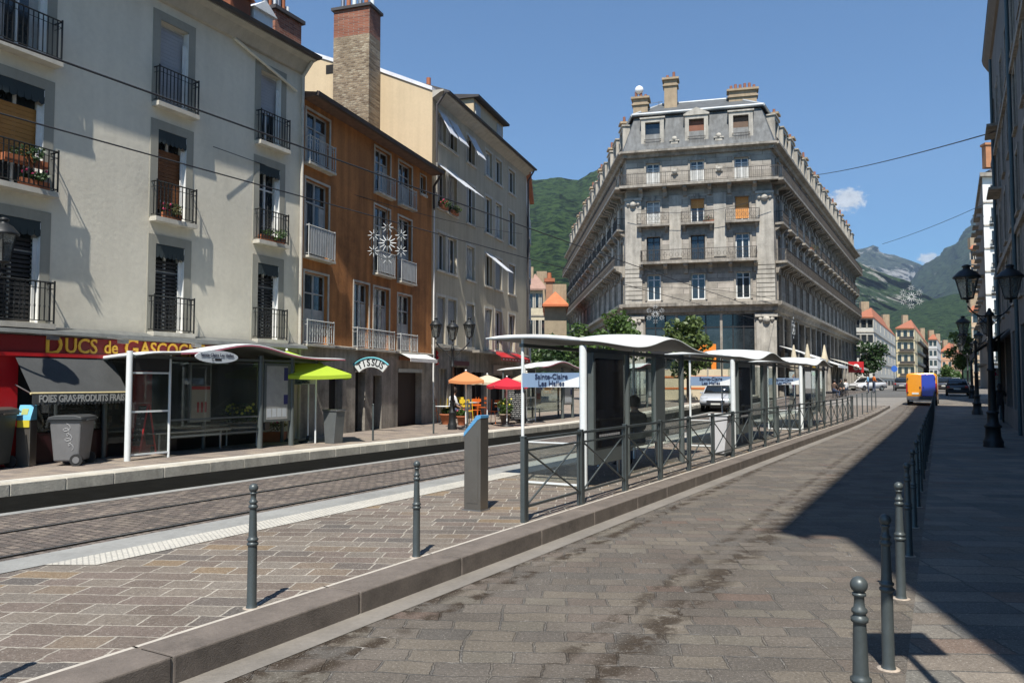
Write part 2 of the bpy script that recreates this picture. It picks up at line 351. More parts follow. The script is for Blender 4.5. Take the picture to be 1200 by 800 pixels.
WALKM = brickmat('sidewalk_paving', [(0, (.135, .128, .112)), (.2, (.17, .155, .132)), (.4, (.12, .115, .105)), (.6, (.19, .165, .135)), (.8, (.15, .128, .105)), (.95, (.16, .12, .095))], (.09, .084, .075), .62, .34, .012, rot=R(3.8), warp=.05, off=.4, sq=1.3, sqf=2, bump=.9, fine=.34, big=.24, smooth=.4)
TRKM = brickmat('track_setts', [(0, (.125, .102, .088)), (.3, (.155, .128, .108)), (.55, (.10, .085, .075)), (.75, (.17, .14, .115)), (.92, (.20, .165, .135))], (.05, .043, .037), .19, .12, .013, rot=R(30), warp=.02, off=.5, bump=1., fine=.4, big=.22, dist=.014)
PLATM = brickmat('platform_paving', [(0, (.22, .18, .15)), (.3, (.255, .21, .17)), (.6, (.19, .16, .138)), (.85, (.27, .225, .175))], (.16, .14, .115), .5, .25, .008, rot=R(28), warp=.01, bump=.3, fine=.15, big=.14)
CONC = pm('pale_concrete', (.56, .535, .465), .8, 0, .12, 1.2, bump=.25, bscale=60, grime=.18)
GCON = pm('grey_concrete', (.25, .25, .235), .8, 0, .14, 1.5, bump=.2, bscale=50, grime=.2)
TACT = brickmat('tactile_strip', [(0, (.47, .45, .395)), (.5, (.52, .495, .43))], (.30, .29, .26), .05, .05, .006, rot=R(-29), warp=.0, off=0., bump=.6, fine=.12, big=.1)
KERB = pm('brown_kerb_stone', (.135, .113, .095), .85, 0, .22, 3.5, bump=.3, bscale=110, grime=.35)
KERBW = pm('pale_kerb_stone', (.44, .41, .34), .8, 0, .2, 1.6, bump=.3, bscale=40, grime=.3, streak=.2)
MORT = pm('mortar', (.42, .385, .33), .9, 0, .1, 6)
GUTT = pm('gutter_stone', (.185, .168, .145), .8, 0, .15, 1.5, bump=.3, bscale=50, grime=.2)
ASPH = pm('asphalt', (.10, .098, .093), .9, 0, .15, .5, bump=.5, bscale=80, grime=.15)
DARKG = pm('near_black_ground', (.007, .007, .006), 1.0, 0, .3, 3, bump=.3, spec=.05)
GRND = pm('square_paving', (.20, .185, .165), .85, 0, .15, .3, bump=.3, bscale=30)

mb = MB(); ysg = [-60, -20, 0, 34, 42, 49, 58, 67, 80, 100, 150, 300, 1000, 2500, 9000]
xg = [-9000, -1500, -300, -60, 0, 60, 300, 1500, 9000]
mb.add([(x, y, hz(y) - .02) for y in ysg for x in xg], [(j*9+i, j*9+i+1, (j+1)*9+i+1, (j+1)*9+i) for j in range(len(ysg)-1) for i in range(8)])
mb.build('ground', GRND, tags=dict(kind='structure'))
CI = NI.dot(Vector((-1.30, 6.42, 0)))              # outer edge of the island kerb
cP = cof(G(300, 536, .20)); IY0, IY1 = -12., 49.
ISLZ = .17
c_band = cof(G(300, 602, ISLZ)); c_tact = cof(G(300, 612, ISLZ)); c_pav = cof(G(300, 622, ISLZ))
cA = cof(G(300, 577)); cB = cof(G(300, 598)); cE = cof(G(300, 561.5))
# main road between island kerb and the right-hand walk
strip('road', lambda y: xc(CI, y, NI) + .28, lambda y: -.39 + .537*y + .12, [y for y in YR if y <= 66], 0., ROADM)
strip('asphalt_road', lambda y: xc(CI, y, NI) - (0 if y < 60 else 6), lambda y: -.39 + .537*y, [y for y in YR if y >= 66], .0, ASPH)
strip('sidewalk', lambda y: -.39 + .537*y + .12, lambda y: 6.5 + .549*y, [y for y in YR if y <= 150], .004, WALKM)
strip('gutter', lambda y: xc(CI, y, NI) - .1, lambda y: xc(CI, y, NI) + .28, [y for y in YR if y <= 66], .004, GUTT)
# track
strip('tram_track', lambda y: xc(cP, y) - .05, lambda y: xc(c_band, y) + .05, [y for y in YR if y <= 90], 0., TRKM)
strip('dark_strip', lambda y: xc(cP, y), lambda y: xc(cE-.12, y), [y for y in YR if y <= 66], .004, DARKG)  # flat near-black strip between the platform kerb and the track edge line
strip('track_edge_line', lambda y: xc(cE-.12, y), lambda y: xc(cE+.10, y), [y for y in YR if y <= 66], .004, GCON)
for cc in (cA, cB):
    strip('rail_groove', lambda y: xc(cc-.075, y), lambda y: xc(cc+.075, y), [y for y in YR if y <= 90], .004, DARKG)
    strip('tram_rail', lambda y: xc(cc-.035, y), lambda y: xc(cc+.012, y), [y for y in YR if y <= 90], .008, STEEL)
# island
mb = MB(); ys = yr(IY0, IY1, 3)
mb.add([p for y in ys for p in ((xc(c_band, y), y, hz(y)+ISLZ), (xc(CI, y, NI) - .36, y, hz(y)+ISLZ))], [(2*j, 2*j+1, 2*j+3, 2*j+2) for j in range(len(ys)-1)])
mb.add([p for y in ys for p in ((xc(c_band, y), y, hz(y)-.1), (xc(c_band, y), y, hz(y)+ISLZ))], [(2*j, 2*j+1, 2*j+3, 2*j+2) for j in range(len(ys)-1)])
xa, xb = xc(c_band, IY1), xc(CI, IY1, NI)-.3
mb.quad((xa, IY1, 0), (xb, IY1, 0), (xb, IY1, hz(IY1)+ISLZ), (xa, IY1, hz(IY1)+ISLZ))
mb.build('island', ISL, tags=dict(kind='structure'))
strip('platform_edge_band', lambda y: xc(c_band, y)-.01, lambda y: xc(c_tact, y), [y for y in ys], ISLZ+.006, GCON)
y_t0 = G(60, 662, ISLZ).y
strip('tactile_paving', lambda y: xc(c_tact, y), lambda y: xc(c_pav, y), [y for y in yr(y_t0, IY1-4, 3)], ISLZ+.006, TACT)
FI = Frame((-1.30, 6.42), UI)                      # d=0 on the kerb face, d>0 over the road
mb = MB(); mm = MB(); s = -16.0; rr = random.Random(3)
while s < 49:
    L = rr.uniform(1.25, 1.75); y = (FI.o + FI.u*s).y
    if y > IY1 - 1: break
    F2 = Frame(FI.P(s, 0, 0), UI, hz(y))
    mb.box(F2, 0.008, L-.008, -.36, 0, -.05, ISLZ+.008)
    s += L
    mm.box(F2, -.01, L+.01, -.375, -.012, -.05, ISLZ-.002)
    mm.box(F2, -.01, L+.01, -.395, -.352, ISLZ-.02, ISLZ+.004)
mb.build('kerb', KERB, bev=.012, tags=dict(kind='structure'))
mm.build('kerb_mortar', MORT, tags=dict(kind='structure'))
# left platform
PZ = .20
strip('left_pavement', lambda y: xc(cP-24, y), lambda y: xc(cP-.62, y), [y for y in YR if y <= 120], PZ, PLATM)
strip('platform_tactile_band', lambda y: xc(cP-.64, y), lambda y: xc(cP-.30, y), [y for y in YR if y <= 66], PZ+.004, CONC)
FP = Frame(tuple(NT*cP)[:2], UT)
mb = MB(); s = -14.
while s < 75:
    y = (FP.o + FP.u*s).y; F2 = Frame(FP.P(s, 0, 0), UT, hz(y))
    L = rr.uniform(.9, 1.1); mb.box(F2, .006, L-.006, -.31, 0, -.05, PZ+.006); mb.box(F2, -.01, L+.01, -.3, -.015, -.05, PZ-.004); s += L
mb.build('platform_kerb', KERBW, bev=.012, tags=dict(kind='structure'))
# ================================================================== bollards
def bollard_proto():
    t = thing('bollard', (0, 0, 0), 'x', 'bollard')
    mb = MB()
    mb.lathe((0, 0, 0), [(.05, 0), (.044, .012), (.039, .03), (.037, .49), (.037, .50), (.046, .507), (.047, .52), (.039, .528), (.036, .536), (.045, .543), (.046, .556), (.036, .564), (.034, .58), (.028, .79), (.028, .80), (.037, .806), (.038, .822), (.029, .83), (.026, .84), (.034, .847), (.034, .86), (.025, .868), (.022, .89), (.022, .915), (.030, .921), (.030, .930), (.018, .936)], 20)
    mb.build('shaft', IRON, t)
    MB().ball((0, 0, .966), .038, 20).build('ball_finial', IRON, t)
    MB().lathe((0, 0, 0), [(.075, -.02), (.07, .004), (.05, .006)], 14).build('base_mortar', pm('mortar_ring', (.36, .30, .24), .9, 0, .3, 20), t)
    return t
BP = bollard_proto()
gL, gR = 'bollards along the kerb of the tram island', 'bollards between the road and the right-hand walk'
pos = [(-3.01, 4.36), (-1.97, 6.12), (-.935, 7.88)]
labs = ['slim iron bollard nearest the bottom left corner, on the island kerb', 'left one of the two iron bollards standing on the sunny island paving', 'iron bollard on the island paving between its twin and the blue-topped pillar']
for (x, y), l in zip(pos, labs):
    place(BP, USED, (x, y, ISLZ), 0, l, gL, .93)
ORD = ['fifth', 'sixth', 'seventh', 'eighth', 'ninth', 'tenth', 'eleventh', 'twelfth']
names = {i+4: o + ' bollard of the right-hand row, dark against the shaded walk' for i, o in enumerate(ORD)}
names.update({0: 'nearest iron bollard, cut by the bottom edge of the picture', 1: 'second iron bollard of the right row, its foot in sunlight', 2: 'third iron bollard of the right row, its foot at the edge of the shade',
         3: 'fourth bollard of the right row, first one wholly in shade'})
for i in range(42):
    y = 3.62 + 1.70*i; x = -.39 + .537*y
    place(BP, USED, (x, y, hz(y)), 0, names.get(i, 'dark iron bollard standing in shade farther along the right row'), gR, 1.0)
# slim posts at the far end of the island
SP = thing('post', (0, 0, 0), 'x', 'post'); MB().lathe((0, 0, 0), [(.03, 0), (.03, 1.0), (.02, 1.03)], 8).build('shaft', IRON, SP); MB().ball((0, 0, 1.05), .035, 8).build('cap', IRON, SP)
for i, px in enumerate((1001, 1006, 1011.5, 1016.5, 1021, 1026)):
    y0 = 36.5 + 1.9*i; x = xc(CI, y0, NI) - .5
    place(SP, USED, (x, y0, hz(y0)+ISLZ), 0, 'slim grey post standing beyond the end of the cross-braced railing', 'slim posts at the end of the island')
for i, (px, py) in enumerate(((437, 516), (508, 508), (548, 505))):
    p = G(px, py, PZ); place(SP, USED, p, 0, ['thin dark post on the left platform in front of the grey arched doorway', 'thin dark post on the left platform beside the orange chair', 'thin dark post on the left platform right of the three-lantern lamp'][i], 'thin posts along the left platform', .98)
# ================================================================== island railing
ft = thing('railing', FI.P(3.6, -.45, 0) , 'dark grey railing of cross-braced panels running along the island kerb', 'railing', world=True)
def fpt(y): return Vector((xc(CI, y, NI) - .50, y, 0))
y0 = G(611, 612, ISLZ).y; fy = [y0 + 1.43*i for i in range(20)]
for i, y in enumerate(fy):
    p = fpt(y); F2 = Frame((p.x, p.y), UI, hz(y)+ISLZ)
    MB().box(F2, -.03, .03, -.03, .03, 0, 1.03).box(F2, -.034, .034, -.034, .034, 1.03, 1.045).build('post', IRON, ft, bev=.004)
    if i < 19:
        q = fpt(fy[i+1]); F3 = F2; L = (q-p).length; mb = MB(); dz = hz(fy[i+1]) - hz(y)
        def bar(a0, z0, a1, z1, w=.013): mb.tube(F3.P(a0, 0, z0+dz*a0/L), F3.P(a1, 0, z1+dz*a1/L), w, w, 6)
        a, b = .085, L-.085
        mb.box(F3, a-.015, a+.015, -.015, .015, .0, 1.0); mb.box(F3, b-.015, b+.015, -.015, .015, .0, 1.0)
        mb.box(F3, .03, L-.03, -.022, .022, .985+dz*.5, 1.02+dz*.5); mb.box(F3, .03, L-.03, -.012, .012, .855+dz*.5, .88+dz*.5); mb.box(F3, .03, L-.03, -.015, .015, .17+dz*.5, .20+dz*.5)
        bar(a, .2, b, .86); bar(a, .86, b, .2)
        mb.ball(F3.P(L/2, 0, .53+dz/2), .032, 10)
        mb.build('cross_braced_panel', IRON, ft)
# ================================================================== information pillar
p = G(558, 597, ISLZ)
t = thing('information_pillar', p, 'grey metal pillar with a slanted bright blue top on the island', 'pillar', world=True)
F = Frame((p.x, p.y), NI, ISLZ)
TOT = pm('pillar_metal', (.17, .155, .135), .35, .6, .08, 3)
mb = MB(); mb.prism(F, [(-.13, 0), (.13, 0), (.13, 1.245), (.07, 1.245), (-.13, 1.02)], -.10, .10); mb.build('body', TOT, t, bev=.006)
mb = MB(); mb.prism(F, [(-.136, .975), (-.136, 1.03), (.07, 1.265), (.134, 1.265), (.134, 1.225), (.085, 1.2)], -.105, .105); mb.build('blue_cap', BLUEP, t, bev=.004)
MB().box(F, -.15, .15, -.12, .12, 0, .012).build('base_plate', STEEL, t)
MB().box(F, -.09, .09, .1, .104, .1, .98).build('service_door', TOT, t)
# ================================================================== street lamps
LGL = glassmat('lantern_glass', (.45, .45, .43), .1, .3)
def lantern(parent, c, w, h, glow=None):
    c = Vector(c); n = 6; r = w/2
    mb = MB(); mb.lathe(c, [(.03*w, -.12*h), (.06*w, -.1*h), (.05*w, -.03*h), (.24*w, .0), (.27*w, .02*h), (.25*w, .03*h)], 12)
    for i in range(n):
        t0 = 2*math.pi*i/n
        a = c + Vector((math.cos(t0)*r*.5, math.sin(t0)*r*.5, .02*h)); b = c + Vector((math.cos(t0)*r*.97, math.sin(t0)*r*.97, .62*h))
        mb.tube(a, b, .022*w, .022*w, 4)
    lo = mb.build('lantern', IRONB, parent)
    MB().lathe(c, [(r*.48, .03*h), (r*.93, .61*h)], 6, caps=False).build('lantern_glass', LGL, lo)
    MB().lathe(c, [(r*1.04, .60*h), (r*1.08, .63*h), (r*1.0, .67*h), (r*.62, .80*h), (r*.3, .86*h), (r*.26, .91*h), (r*.36, .93*h), (r*.3, .97*h), (r*.08, 1.0*h)], 12).build('lantern_cap', IRONB, lo)
def street_lamp(name, label, group, hgt, arms, w, h, center=False, base=1.):
    t = thing(name, (0, 0, 0), label, 'street lamp', group)
    b = base
    MB().lathe((0, 0, 0), [(.21*b, 0), (.21*b, .05), (.20*b, .08), (.21*b, .16), (.19*b, .2), (.16*b, .3), (.15*b, .55), (.18*b, .58), (.18*b, .62), (.12*b, .68), (.105*b, .95), (.13*b, .98), (.13*b, 1.02), (.085*b, 1.06)], 16).build('base', IRONB, t)
    MB().lathe((0, 0, 0), [(.085*b, 1.05), (.07*b, 2.2), (.09*b, 2.22), (.09*b, 2.27), (.065*b, 2.3), (.05*b, hgt-.25), (.09*b, hgt-.22), (.09*b, hgt-.15), (.05*b, hgt-.1), (.03, hgt)], 14).build('pole', IRONB, t)
    for a, sgn in arms:
        mb = MB(); r = a; pts = [Vector((sgn*math.cos(0)*r*k, 0, hgt-.18 - .10*math.sin(k*math.pi*.9) + (.28*k**2.2))) for k in [i/10 for i in range(11)]]
        mb.path(pts, .022, 8)
        mb.tube(Vector((sgn*.02, 0, hgt-.55)), Vector((sgn*r*.55, 0, hgt-.22)), .012, .012, 6)
        sp = [Vector((sgn*(r*.33 + .07*math.cos(q)*(1-q/14)), 0, hgt-.33 + .07*math.sin(q)*(1-q/14))) for q in [i*.6 for i in range(16)]]
        mb.path(sp, .009, 5)
        mb.build('arm', IRONB, t)
        lantern(t, (sgn*r, 0, hgt+.15+.12*h), w, h)
    if center: lantern(t, (0, 0, hgt+.15), w, h)
    return t
DL = street_lamp('street_lamp', 'x', 'two-lantern lamps on the shaded right walk', 4.05, [(.62, 1), (.62, -1)], .70, 1.02, base=1.3)
lab = ['large black two-lantern street lamp on the shaded walk, nearest of its row', 'second two-lantern street lamp on the shaded walk, seen left of the nearest one', 'third two-lantern street lamp on the shaded walk, small beside the dark cars', 'farthest two-lantern street lamp down the right-hand walk']
for i, (px, Y) in enumerate(((1160.5, 23.3), (1143, 43.), (1137.5, 63), (1133, 83))):
    q = XY(px, Y); place(DL, USED, (q.x, Y, hz(Y)), R(-3), lab[i], None)
TL = street_lamp('street_lamp', 'x', 'three-lantern lamps on the left platform', 3.05, [(.60, 1), (.60, -1)], .42, .72, center=True, base=.8)
p = G(530, 503, PZ); place(TL, USED, p, R(0), 'black three-lantern street lamp standing in front of the cafe terrace', None)
q = DP(3, 312, 15.); place(TL, USED, (q.x-.72, 15., PZ), R(0), 'three-lantern street lamp at the left edge with a single lantern showing', None, 1.2)
# no-parking style sign out of frame whose shadow falls across the near bollards
t = thing('sign_post', (2.36, 3.42, 0), 'rectangular sign panel on a pole whose shadow lies by the near bollards', 'sign', world=True)
F = Frame((2.36, 3.42), (1, 0))
MB().tube((2.36, 3.42, 0), (2.36, 3.42, 4.3), .03, .03, 10).build('pole', STEEL, t); MB().box(F, -.27, .27, .03, .045, 3.55, 4.35).build('panel', WHITEP, t)
# ================================================================== tram shelters
def roof_surface(x0, x1, y0, y1, A, B, th, mb, nx=28, ny=10, F=None, edge=None):
    """waved roof: A(x) along, B(t) across"""
    top, bot = [], []
    for i in range(nx+1):
        for j in range(ny+1):
            x = x0 + (x1-x0)*i/nx; t = j/ny; y = y0 + (y1-y0)*t
            z = A((x-x0)/(x1-x0)) + B(t)
            e = min(1, min(j, ny-j)/1.5)
            top.append(F.P(x, y, z + th*(.35+.65*e)*.5)); bot.append(F.P(x, y, z - th*(.35+.65*e)*.5))
    n = len(top); m = ny+1
    f = []
    for i in range(nx):
        for j in range(ny):
            a = i*m+j; f += [(a, a+1, a+m+1, a+m), (a+n, a+m+n, a+m+1+n, a+1+n)]
    for i in range(nx):
        a = i*m; f.append((a, a+m, a+m+n, a+n)); a = i*m+ny; f.append((a, a+n, a+m+n, a+m))
    for j in range(ny):
        f.append((j, j+n, j+1+n, j+1)); a = nx*m+j; f.append((a, a+1, a+1+n, a+n))
    nt_ = nx*ny*2
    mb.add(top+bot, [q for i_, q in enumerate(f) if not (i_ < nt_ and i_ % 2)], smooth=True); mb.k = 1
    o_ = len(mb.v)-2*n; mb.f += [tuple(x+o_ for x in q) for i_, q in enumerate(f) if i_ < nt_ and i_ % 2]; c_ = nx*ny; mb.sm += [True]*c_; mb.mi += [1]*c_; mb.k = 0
SIGNB = pm('sign_blue_grey', (.20, .28, .40), .4, 0, .04); SIGNT = flat('sign_lettering', (.012, .02, .06)); SIGNW = flat('sign_white', (.75, .76, .75))
def sign_panel(parent, F, a0, a1, d, z0, z1, th=.02):
    s = MB().box(F, a0, a1, d, d+th, z0, z1).build('name_sign', SIGNB, parent)
    e = th+.003
    MB().prism(F, [(a0+(a1-a0)*.42, z0+.005), (a1-.005, z0+.005), (a1-.005, z0+(z1-z0)*.72)], d+th, d+e).build('white_swoosh', SIGNW, s)
    mb = MB(); L = a1-a0; cx = (a0+a1)/2 + L*.02; hh = z1-z0
    text_into(mb, 'Sainte-Claire', F, cx, d+e+.006, z0+hh*.74, hh*.50, sx=.98, thick=.003, offset=.0015); text_into(mb, 'Les Halles', F, cx, d+e+.006, z0+hh*.27, hh*.50, thick=.003, offset=.0015)
    mb.build('sign_lettering', SIGNT, s)
def waveI(k): return .27*math.exp(-((k-.63)/.19)**2) - .0 + .03*math.cos(k*6.28)
def archB(t): return .055*math.sin(math.pi*min(1, t*1.0))**.9 + .085*t
REDLINE = flat('pink_roof_edge', (.38, .10, .14))
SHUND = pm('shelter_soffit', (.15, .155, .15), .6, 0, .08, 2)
def island_shelter(origin, label, n):
    F = Frame((origin.x, origin.y), UI, ISLZ)      # d>0 towards road ; track side d<0
    t = thing('tram_shelter', (origin.x, origin.y, ISLZ), label, 'tram shelter', 'tram shelters on the island', world=True)
    zr = 2.24
    mb = MB(); roof_surface(-.10, 6.55, .16, -1.80, lambda k: zr+.10+waveI(k), archB, .065, mb, F=F); mb.build('roof', [ALU, SHUND], t)
    for s_, w, d_, m, zt in ((0, .062, 0, ALU, 2.3), (1.9, .05, 0, DKG, 2.25), (5.05, .06, 0, DKG, 2.3)):
        MB().tube(F.P(s_, d_, 0), F.P(s_, d_, zt), w, w, 16).build('post', m, t)
    for s_, d_, w in ((.05, -1.15, .028), (3.2, -1.15, .022), (5.2, -1.15, .028)):
        MB().tube(F.P(s_, d_, 0), F.P(s_, d_, 2.45), w, w, 10).build('post', ALU, t)
    MB().box(F, .0, 6.0, -.04, .04, 2.2, 2.27).box(F, .0, 6.0, -1.19, -1.11, 2.3, 2.36).build('roof_beam', DKG, t)
    # advertising case
    a = MB(); a.box(F, .20, 1.55, -.09, .09, .35, 2.2); ao = a.build('poster_case', DKG, t, bev=.01)
    MB().box(F, .28, 1.47, .085, .097, .62, 2.1).build('poster', pm('black_poster', (.014, .014, .015), .04, 0, .3, 3), ao)
    tm = MB(); text_into(tm, 'STOP', F, .8, .105, .78, .01); 
    tm = MB()
    for k in range(9): tm.box(F, .42+k*.1, .50+k*.1, .097, .100, .80, .84)
    tm.build('poster_print', flat('poster_print', (.3, .3, .3)), ao)
    # glazed wall on the road side behind the bench, steel mullion panels
    MB().box(F, 1.95, 3.28, -.006, .006, .45, 2.15).build('glass_panel', GLS, t)
    MB().box(F, 3.87, 5.0, -.006, .006, .45, 2.15).build('glass_panel', GLS, t)
    MB().box(F, 3.30, 3.85, -.05, .05, .55, 2.2).build('column_panel', DKG, t, bev=.01)
    MB().box(F, 3.9, 5.0, -1.15, -1.13, .45, 2.15).build('glass_panel', GLS, t)
    # near end: thin frame and name sign facing the camera
    E = Frame(tuple(F.P(0, -1.15, 0))[:2], NI, ISLZ)
    MB().box(E, 0, 1.13, -.012, .012, .03, .06).build('end_rail', ALU, t); MB().box(E, 0, 1.13, -.012, .012, .70, .72).build('end_rail', ALU, t)
    sign_panel(t, E, .03, 1.09, .0, 1.62, 1.86)
    MB().box(E, .02, 1.10, -.006, .006, .08, .69).build('glass_panel', GLS, t)
    # bench
    b = MB()
    for k in range(3): b.box(F, 2.1, 4.6, -.30-.12*k, -.20-.12*k, .46, .49)
    b.box(F, 2.1, 4.6, -.15, -.13, .62, .74)
    bo = b.build('bench_seat', STEEL, t)
    for s_ in (2.3, 4.4): MB().tube(F.P(s_, -.35, 0), F.P(s_, -.35, .46), .03).tube(F.P(s_, -.2, .46), F.P(s_, -.12, .72), .015).build('bench_leg', STEEL, bo)
    # leaning perch bar with slanted plate
    MB().prism(F, [(.9, .62), (1.02, .62), (1.85, 1.12), (1.75, 1.12)], -.55, -.53).build('perch', STEEL, t)
    return t
p0 = G(684, 572, ISLZ)
labs = ['nearest white wave-roofed tram shelter on the island with the readable name sign', 'second wave-roofed tram shelter on the island, beside the silver car', 'third and farthest wave-roofed tram shelter on the island']
for i in range(3):
    y = p0.y + 7.75*i; o = Vector((p0.x + .59*7.75*i, y, 0)); island_shelter(o, labs[i], i)

def oval(mb, F, a, d, z, w, h, th, n=28):
    mb.prism(F, [(a + w*math.cos(2*math.pi*i/n), z + h*math.sin(2*math.pi*i/n)) for i in range(n)], d, d+th)
def platform_shelter(F, label, near=False):
    """F.o at the near end of the track-side line, runs away from the camera; d>0 = track side"""
    t = thing('tram_shelter', tuple(F.o), label, 'tram shelter', 'tram shelters on the left platform', world=True)
    zr = 2.20; xl, xr = .10, 6.55
    mb = MB(); roof_surface(xl, xr, .35, -1.35, lambda k: zr+.10+.33*math.exp(-((k-.47)/.2)**2)-.05*math.exp(-((k+.02)/.06)**2)+.03*math.cos(k*6.28), lambda t: -.10*t+.02*math.sin(math.pi*t), .08, mb, F=F); ro = mb.build('roof', [ALU, SHUND], t)
    e_ = MB(); fA = lambda k: zr+.10+.33*math.exp(-((k-.47)/.2)**2)-.05*math.exp(-((k+.02)/.06)**2)+.03*math.cos(k*6.28)
    for i in range(4, 28): k0, k1 = i/28, (i+1)/28; e_.tube(F.P(xl+(xr-xl)*k0, .355, fA(k0)-.032), F.P(xl+(xr-xl)*k1, .355, fA(k1)-.032), .013, .013, 5)
    e_.build('roof_edge_strip', REDLINE, ro)
    for s_, w, m in ((0, .065, ALU), (1.02, .03, ALU), (3.72, .07, DKG), (4.82, .07, DKG)):
        MB().tube(F.P(s_, 0, 0), F.P(s_, 0, 2.35), w, w, 14).build('post', m, t)
    MB().tube(F.P(5.75, 0, 0), F.P(5.75, 0, 2.3), .025, .025, 10).build('post', ALU, t)
    for s_ in (.2, 2.9, 5.6): MB().tube(F.P(s_, -1.1, 0), F.P(s_, -1.1, 2.25), .05, .05, 10).build('post', DKG, t)
    MB().box(F, .0, 5.8, -.04, .04, 2.2, 2.26).box(F, .15, 5.8, -1.14, -1.06, 2.2, 2.26).build('roof_beam', DKG, t)
    for za_, zb2 in ((.10, .14), (1.86, 1.90), (1.02, 1.06)): MB().box(F, .07, .99, -.015, .015, za_, zb2).build('frame_rail', ALU, t)
    MB().box(F, .08, .98, -.005, .005, .15, 1.85).build('glass_panel', GLS, t)
    MB().box(F, .08, .98, -.02, .02, 1.92, 2.2).build('dark_fascia', BLACKP, t)
    MB().box(F, 1.06, 3.65, -.005, .005, .45, 2.15).build('glass_panel', GLS, t)
    MB().box(F, .25, 2.85, -1.105, -1.095, .3, 2.18).build('glass_panel', GLS, t); MB().box(F, 2.95, 5.55, -1.105, -1.095, .3, 2.18).build('glass_panel', GLS, t)
    MB().box(F, 1.06, 3.65, -.02, .02, .42, .46).box(F, 1.06, 3.65, -.02, .02, .80, .84).build('glass_rail', DKG, t)
    # timetable case
    c = MB().box(F, 3.80, 4.74, -.05, .05, .66, 2.18).build('map_case', DKG, t, bev=.01)
    MB().box(F, 3.88, 4.62, .05, .054, .72, 2.1).build('map', pm('map_paper', (.34, .34, .32), .3, 0, .12, 6), c)
    for za_, zb2 in ((1.72, 2.06), (1.1, 1.35)): MB().box(F, 4.48, 4.62, .055, .058, za_, zb2).build('map_header', flat('map_navy', (.02, .02, .12)), c)
    m = MB()
    for k in range(4): m.box(F, 3.9+k*.18, 4.04+k*.18, .055, .058, .78, 1.0)
    m.build('timetable', flat('timetable_paper', (.45, .48, .50)), c)
    # poster
    c = MB().box(F, 2.0, 2.62, -.60, -.52, .72, 2.15).build('poster_case', STEEL, t, bev=.008)
    MB().box(F, 2.04, 2.58, -.52, -.515, 1.6, 2.1).build('poster_header', flat('poster_black', (.015, .015, .02)), c)
    MB().box(F, 2.04, 2.58, -.52, -.515, .78, 1.58).build('poster', flat('poster_cream', (.42, .34, .28)), c)
    m = MB().box(F, 2.04, 2.58, -.515, -.512, 1.5, 1.58)
    for k in range(3): m.box(F, 2.2+.11*k, 2.26+.11*k, -.515, -.510, .95, 1.2)
    m.build('poster_print', flat('poster_red', (.4, .03, .03)), c)
    # oval sign under the roof edge
    if near:
        m = MB(); oval(m, F, 2.0, .36, 2.27, .62, .145, .03); s = m.build('oval_sign', flat('oval_white', (.60, .64, .66)), t)
        m = MB(); text_into(m, 'Sainte-Claire Les Halles', F, 2.0, .40, 2.31, .10, thick=.002, offset=.002); m.build('sign_lettering', SIGNT, s)
        m = MB().box(F, 1.93, 2.12, .391, .395, 2.18, 2.23); text_into(m, 'C', F, 1.86, .40, 2.205, .09, thick=.002, offset=.002); m.build('sign_mark', BLACKP, s)
    # bench
    b = MB()
    for k in range(3): b.box(F, 1.3, 3.5, -.9-.12*k, -.8-.12*k, .46, .49)
    bo = b.build('bench_seat', STEEL, t)
    for s_ in (1.5, 3.3): MB().tube(F.P(s_, -.95, 0), F.P(s_, -.95, .46), .03).build('bench_leg', STEEL, bo)
    # name sign at the far end, facing the camera
    E = Frame(tuple(F.P(5.75, -.92, 0))[:2], NT, PZ)
    sign_panel(t, E, .0, .90, .0, 1.62, 1.86)
    if near: MB().box(F, 2.0, 2.5, .0, .012, .92, .95)
    return t
q0 = G(149, 540, PZ); FS = Frame((q0.x, q0.y), UT, PZ)
platform_shelter(FS, 'nearest tram shelter on the left platform, with the oval name sign, before the red shop', True)
for Y, l in ((614, 'second tram shelter on the left platform, seen behind the blue name sign'), (731, 'third tram shelter on the left platform, small, seen through the island shelter')):
    c = cof(q0); Y = c/(.8766*(Y-600)/FPX-.4812); x = xc(c, Y); platform_shelter(Frame((x, Y), UT, PZ + hz(Y)), l)
# ================================================================== building kit
def wall_grid(mb, F, S0, S1, Z0, Z1, ops, depth=.25, d=0):
    xs = sorted(set([S0, S1] + [min(max(v, S0), S1) for o in ops for v in o[:2]])); zs = sorted(set([Z0, Z1] + [min(max(v, Z0), Z1) for o in ops for v in o[2:4]]))
    def inside(x, z): return any(o[0] < x < o[1] and o[2] < z < o[3] for o in ops)
    for a, b in zip(xs, xs[1:]):
        if b-a < 1e-5: continue
        for c, e in zip(zs, zs[1:]):
            if e-c < 1e-5 or inside((a+b)/2, (c+e)/2): continue
            mb.quad(F.P(a, d, c), F.P(b, d, c), F.P(b, d, e), F.P(a, d, e))
    for o in ops:
        a, b, c, e = o[:4]; D = d-depth
        mb.quad(F.P(a, d, c), F.P(a, D, c), F.P(a, D, e), F.P(a, d, e)); mb.quad(F.P(b, d, c), F.P(b, D, c), F.P(b, D, e), F.P(b, d, e))
        mb.quad(F.P(a, d, c), F.P(b, d, c), F.P(b, D, c), F.P(a, D, c)); mb.quad(F.P(a, d, e), F.P(b, d, e), F.P(b, D, e), F.P(a, D, e))
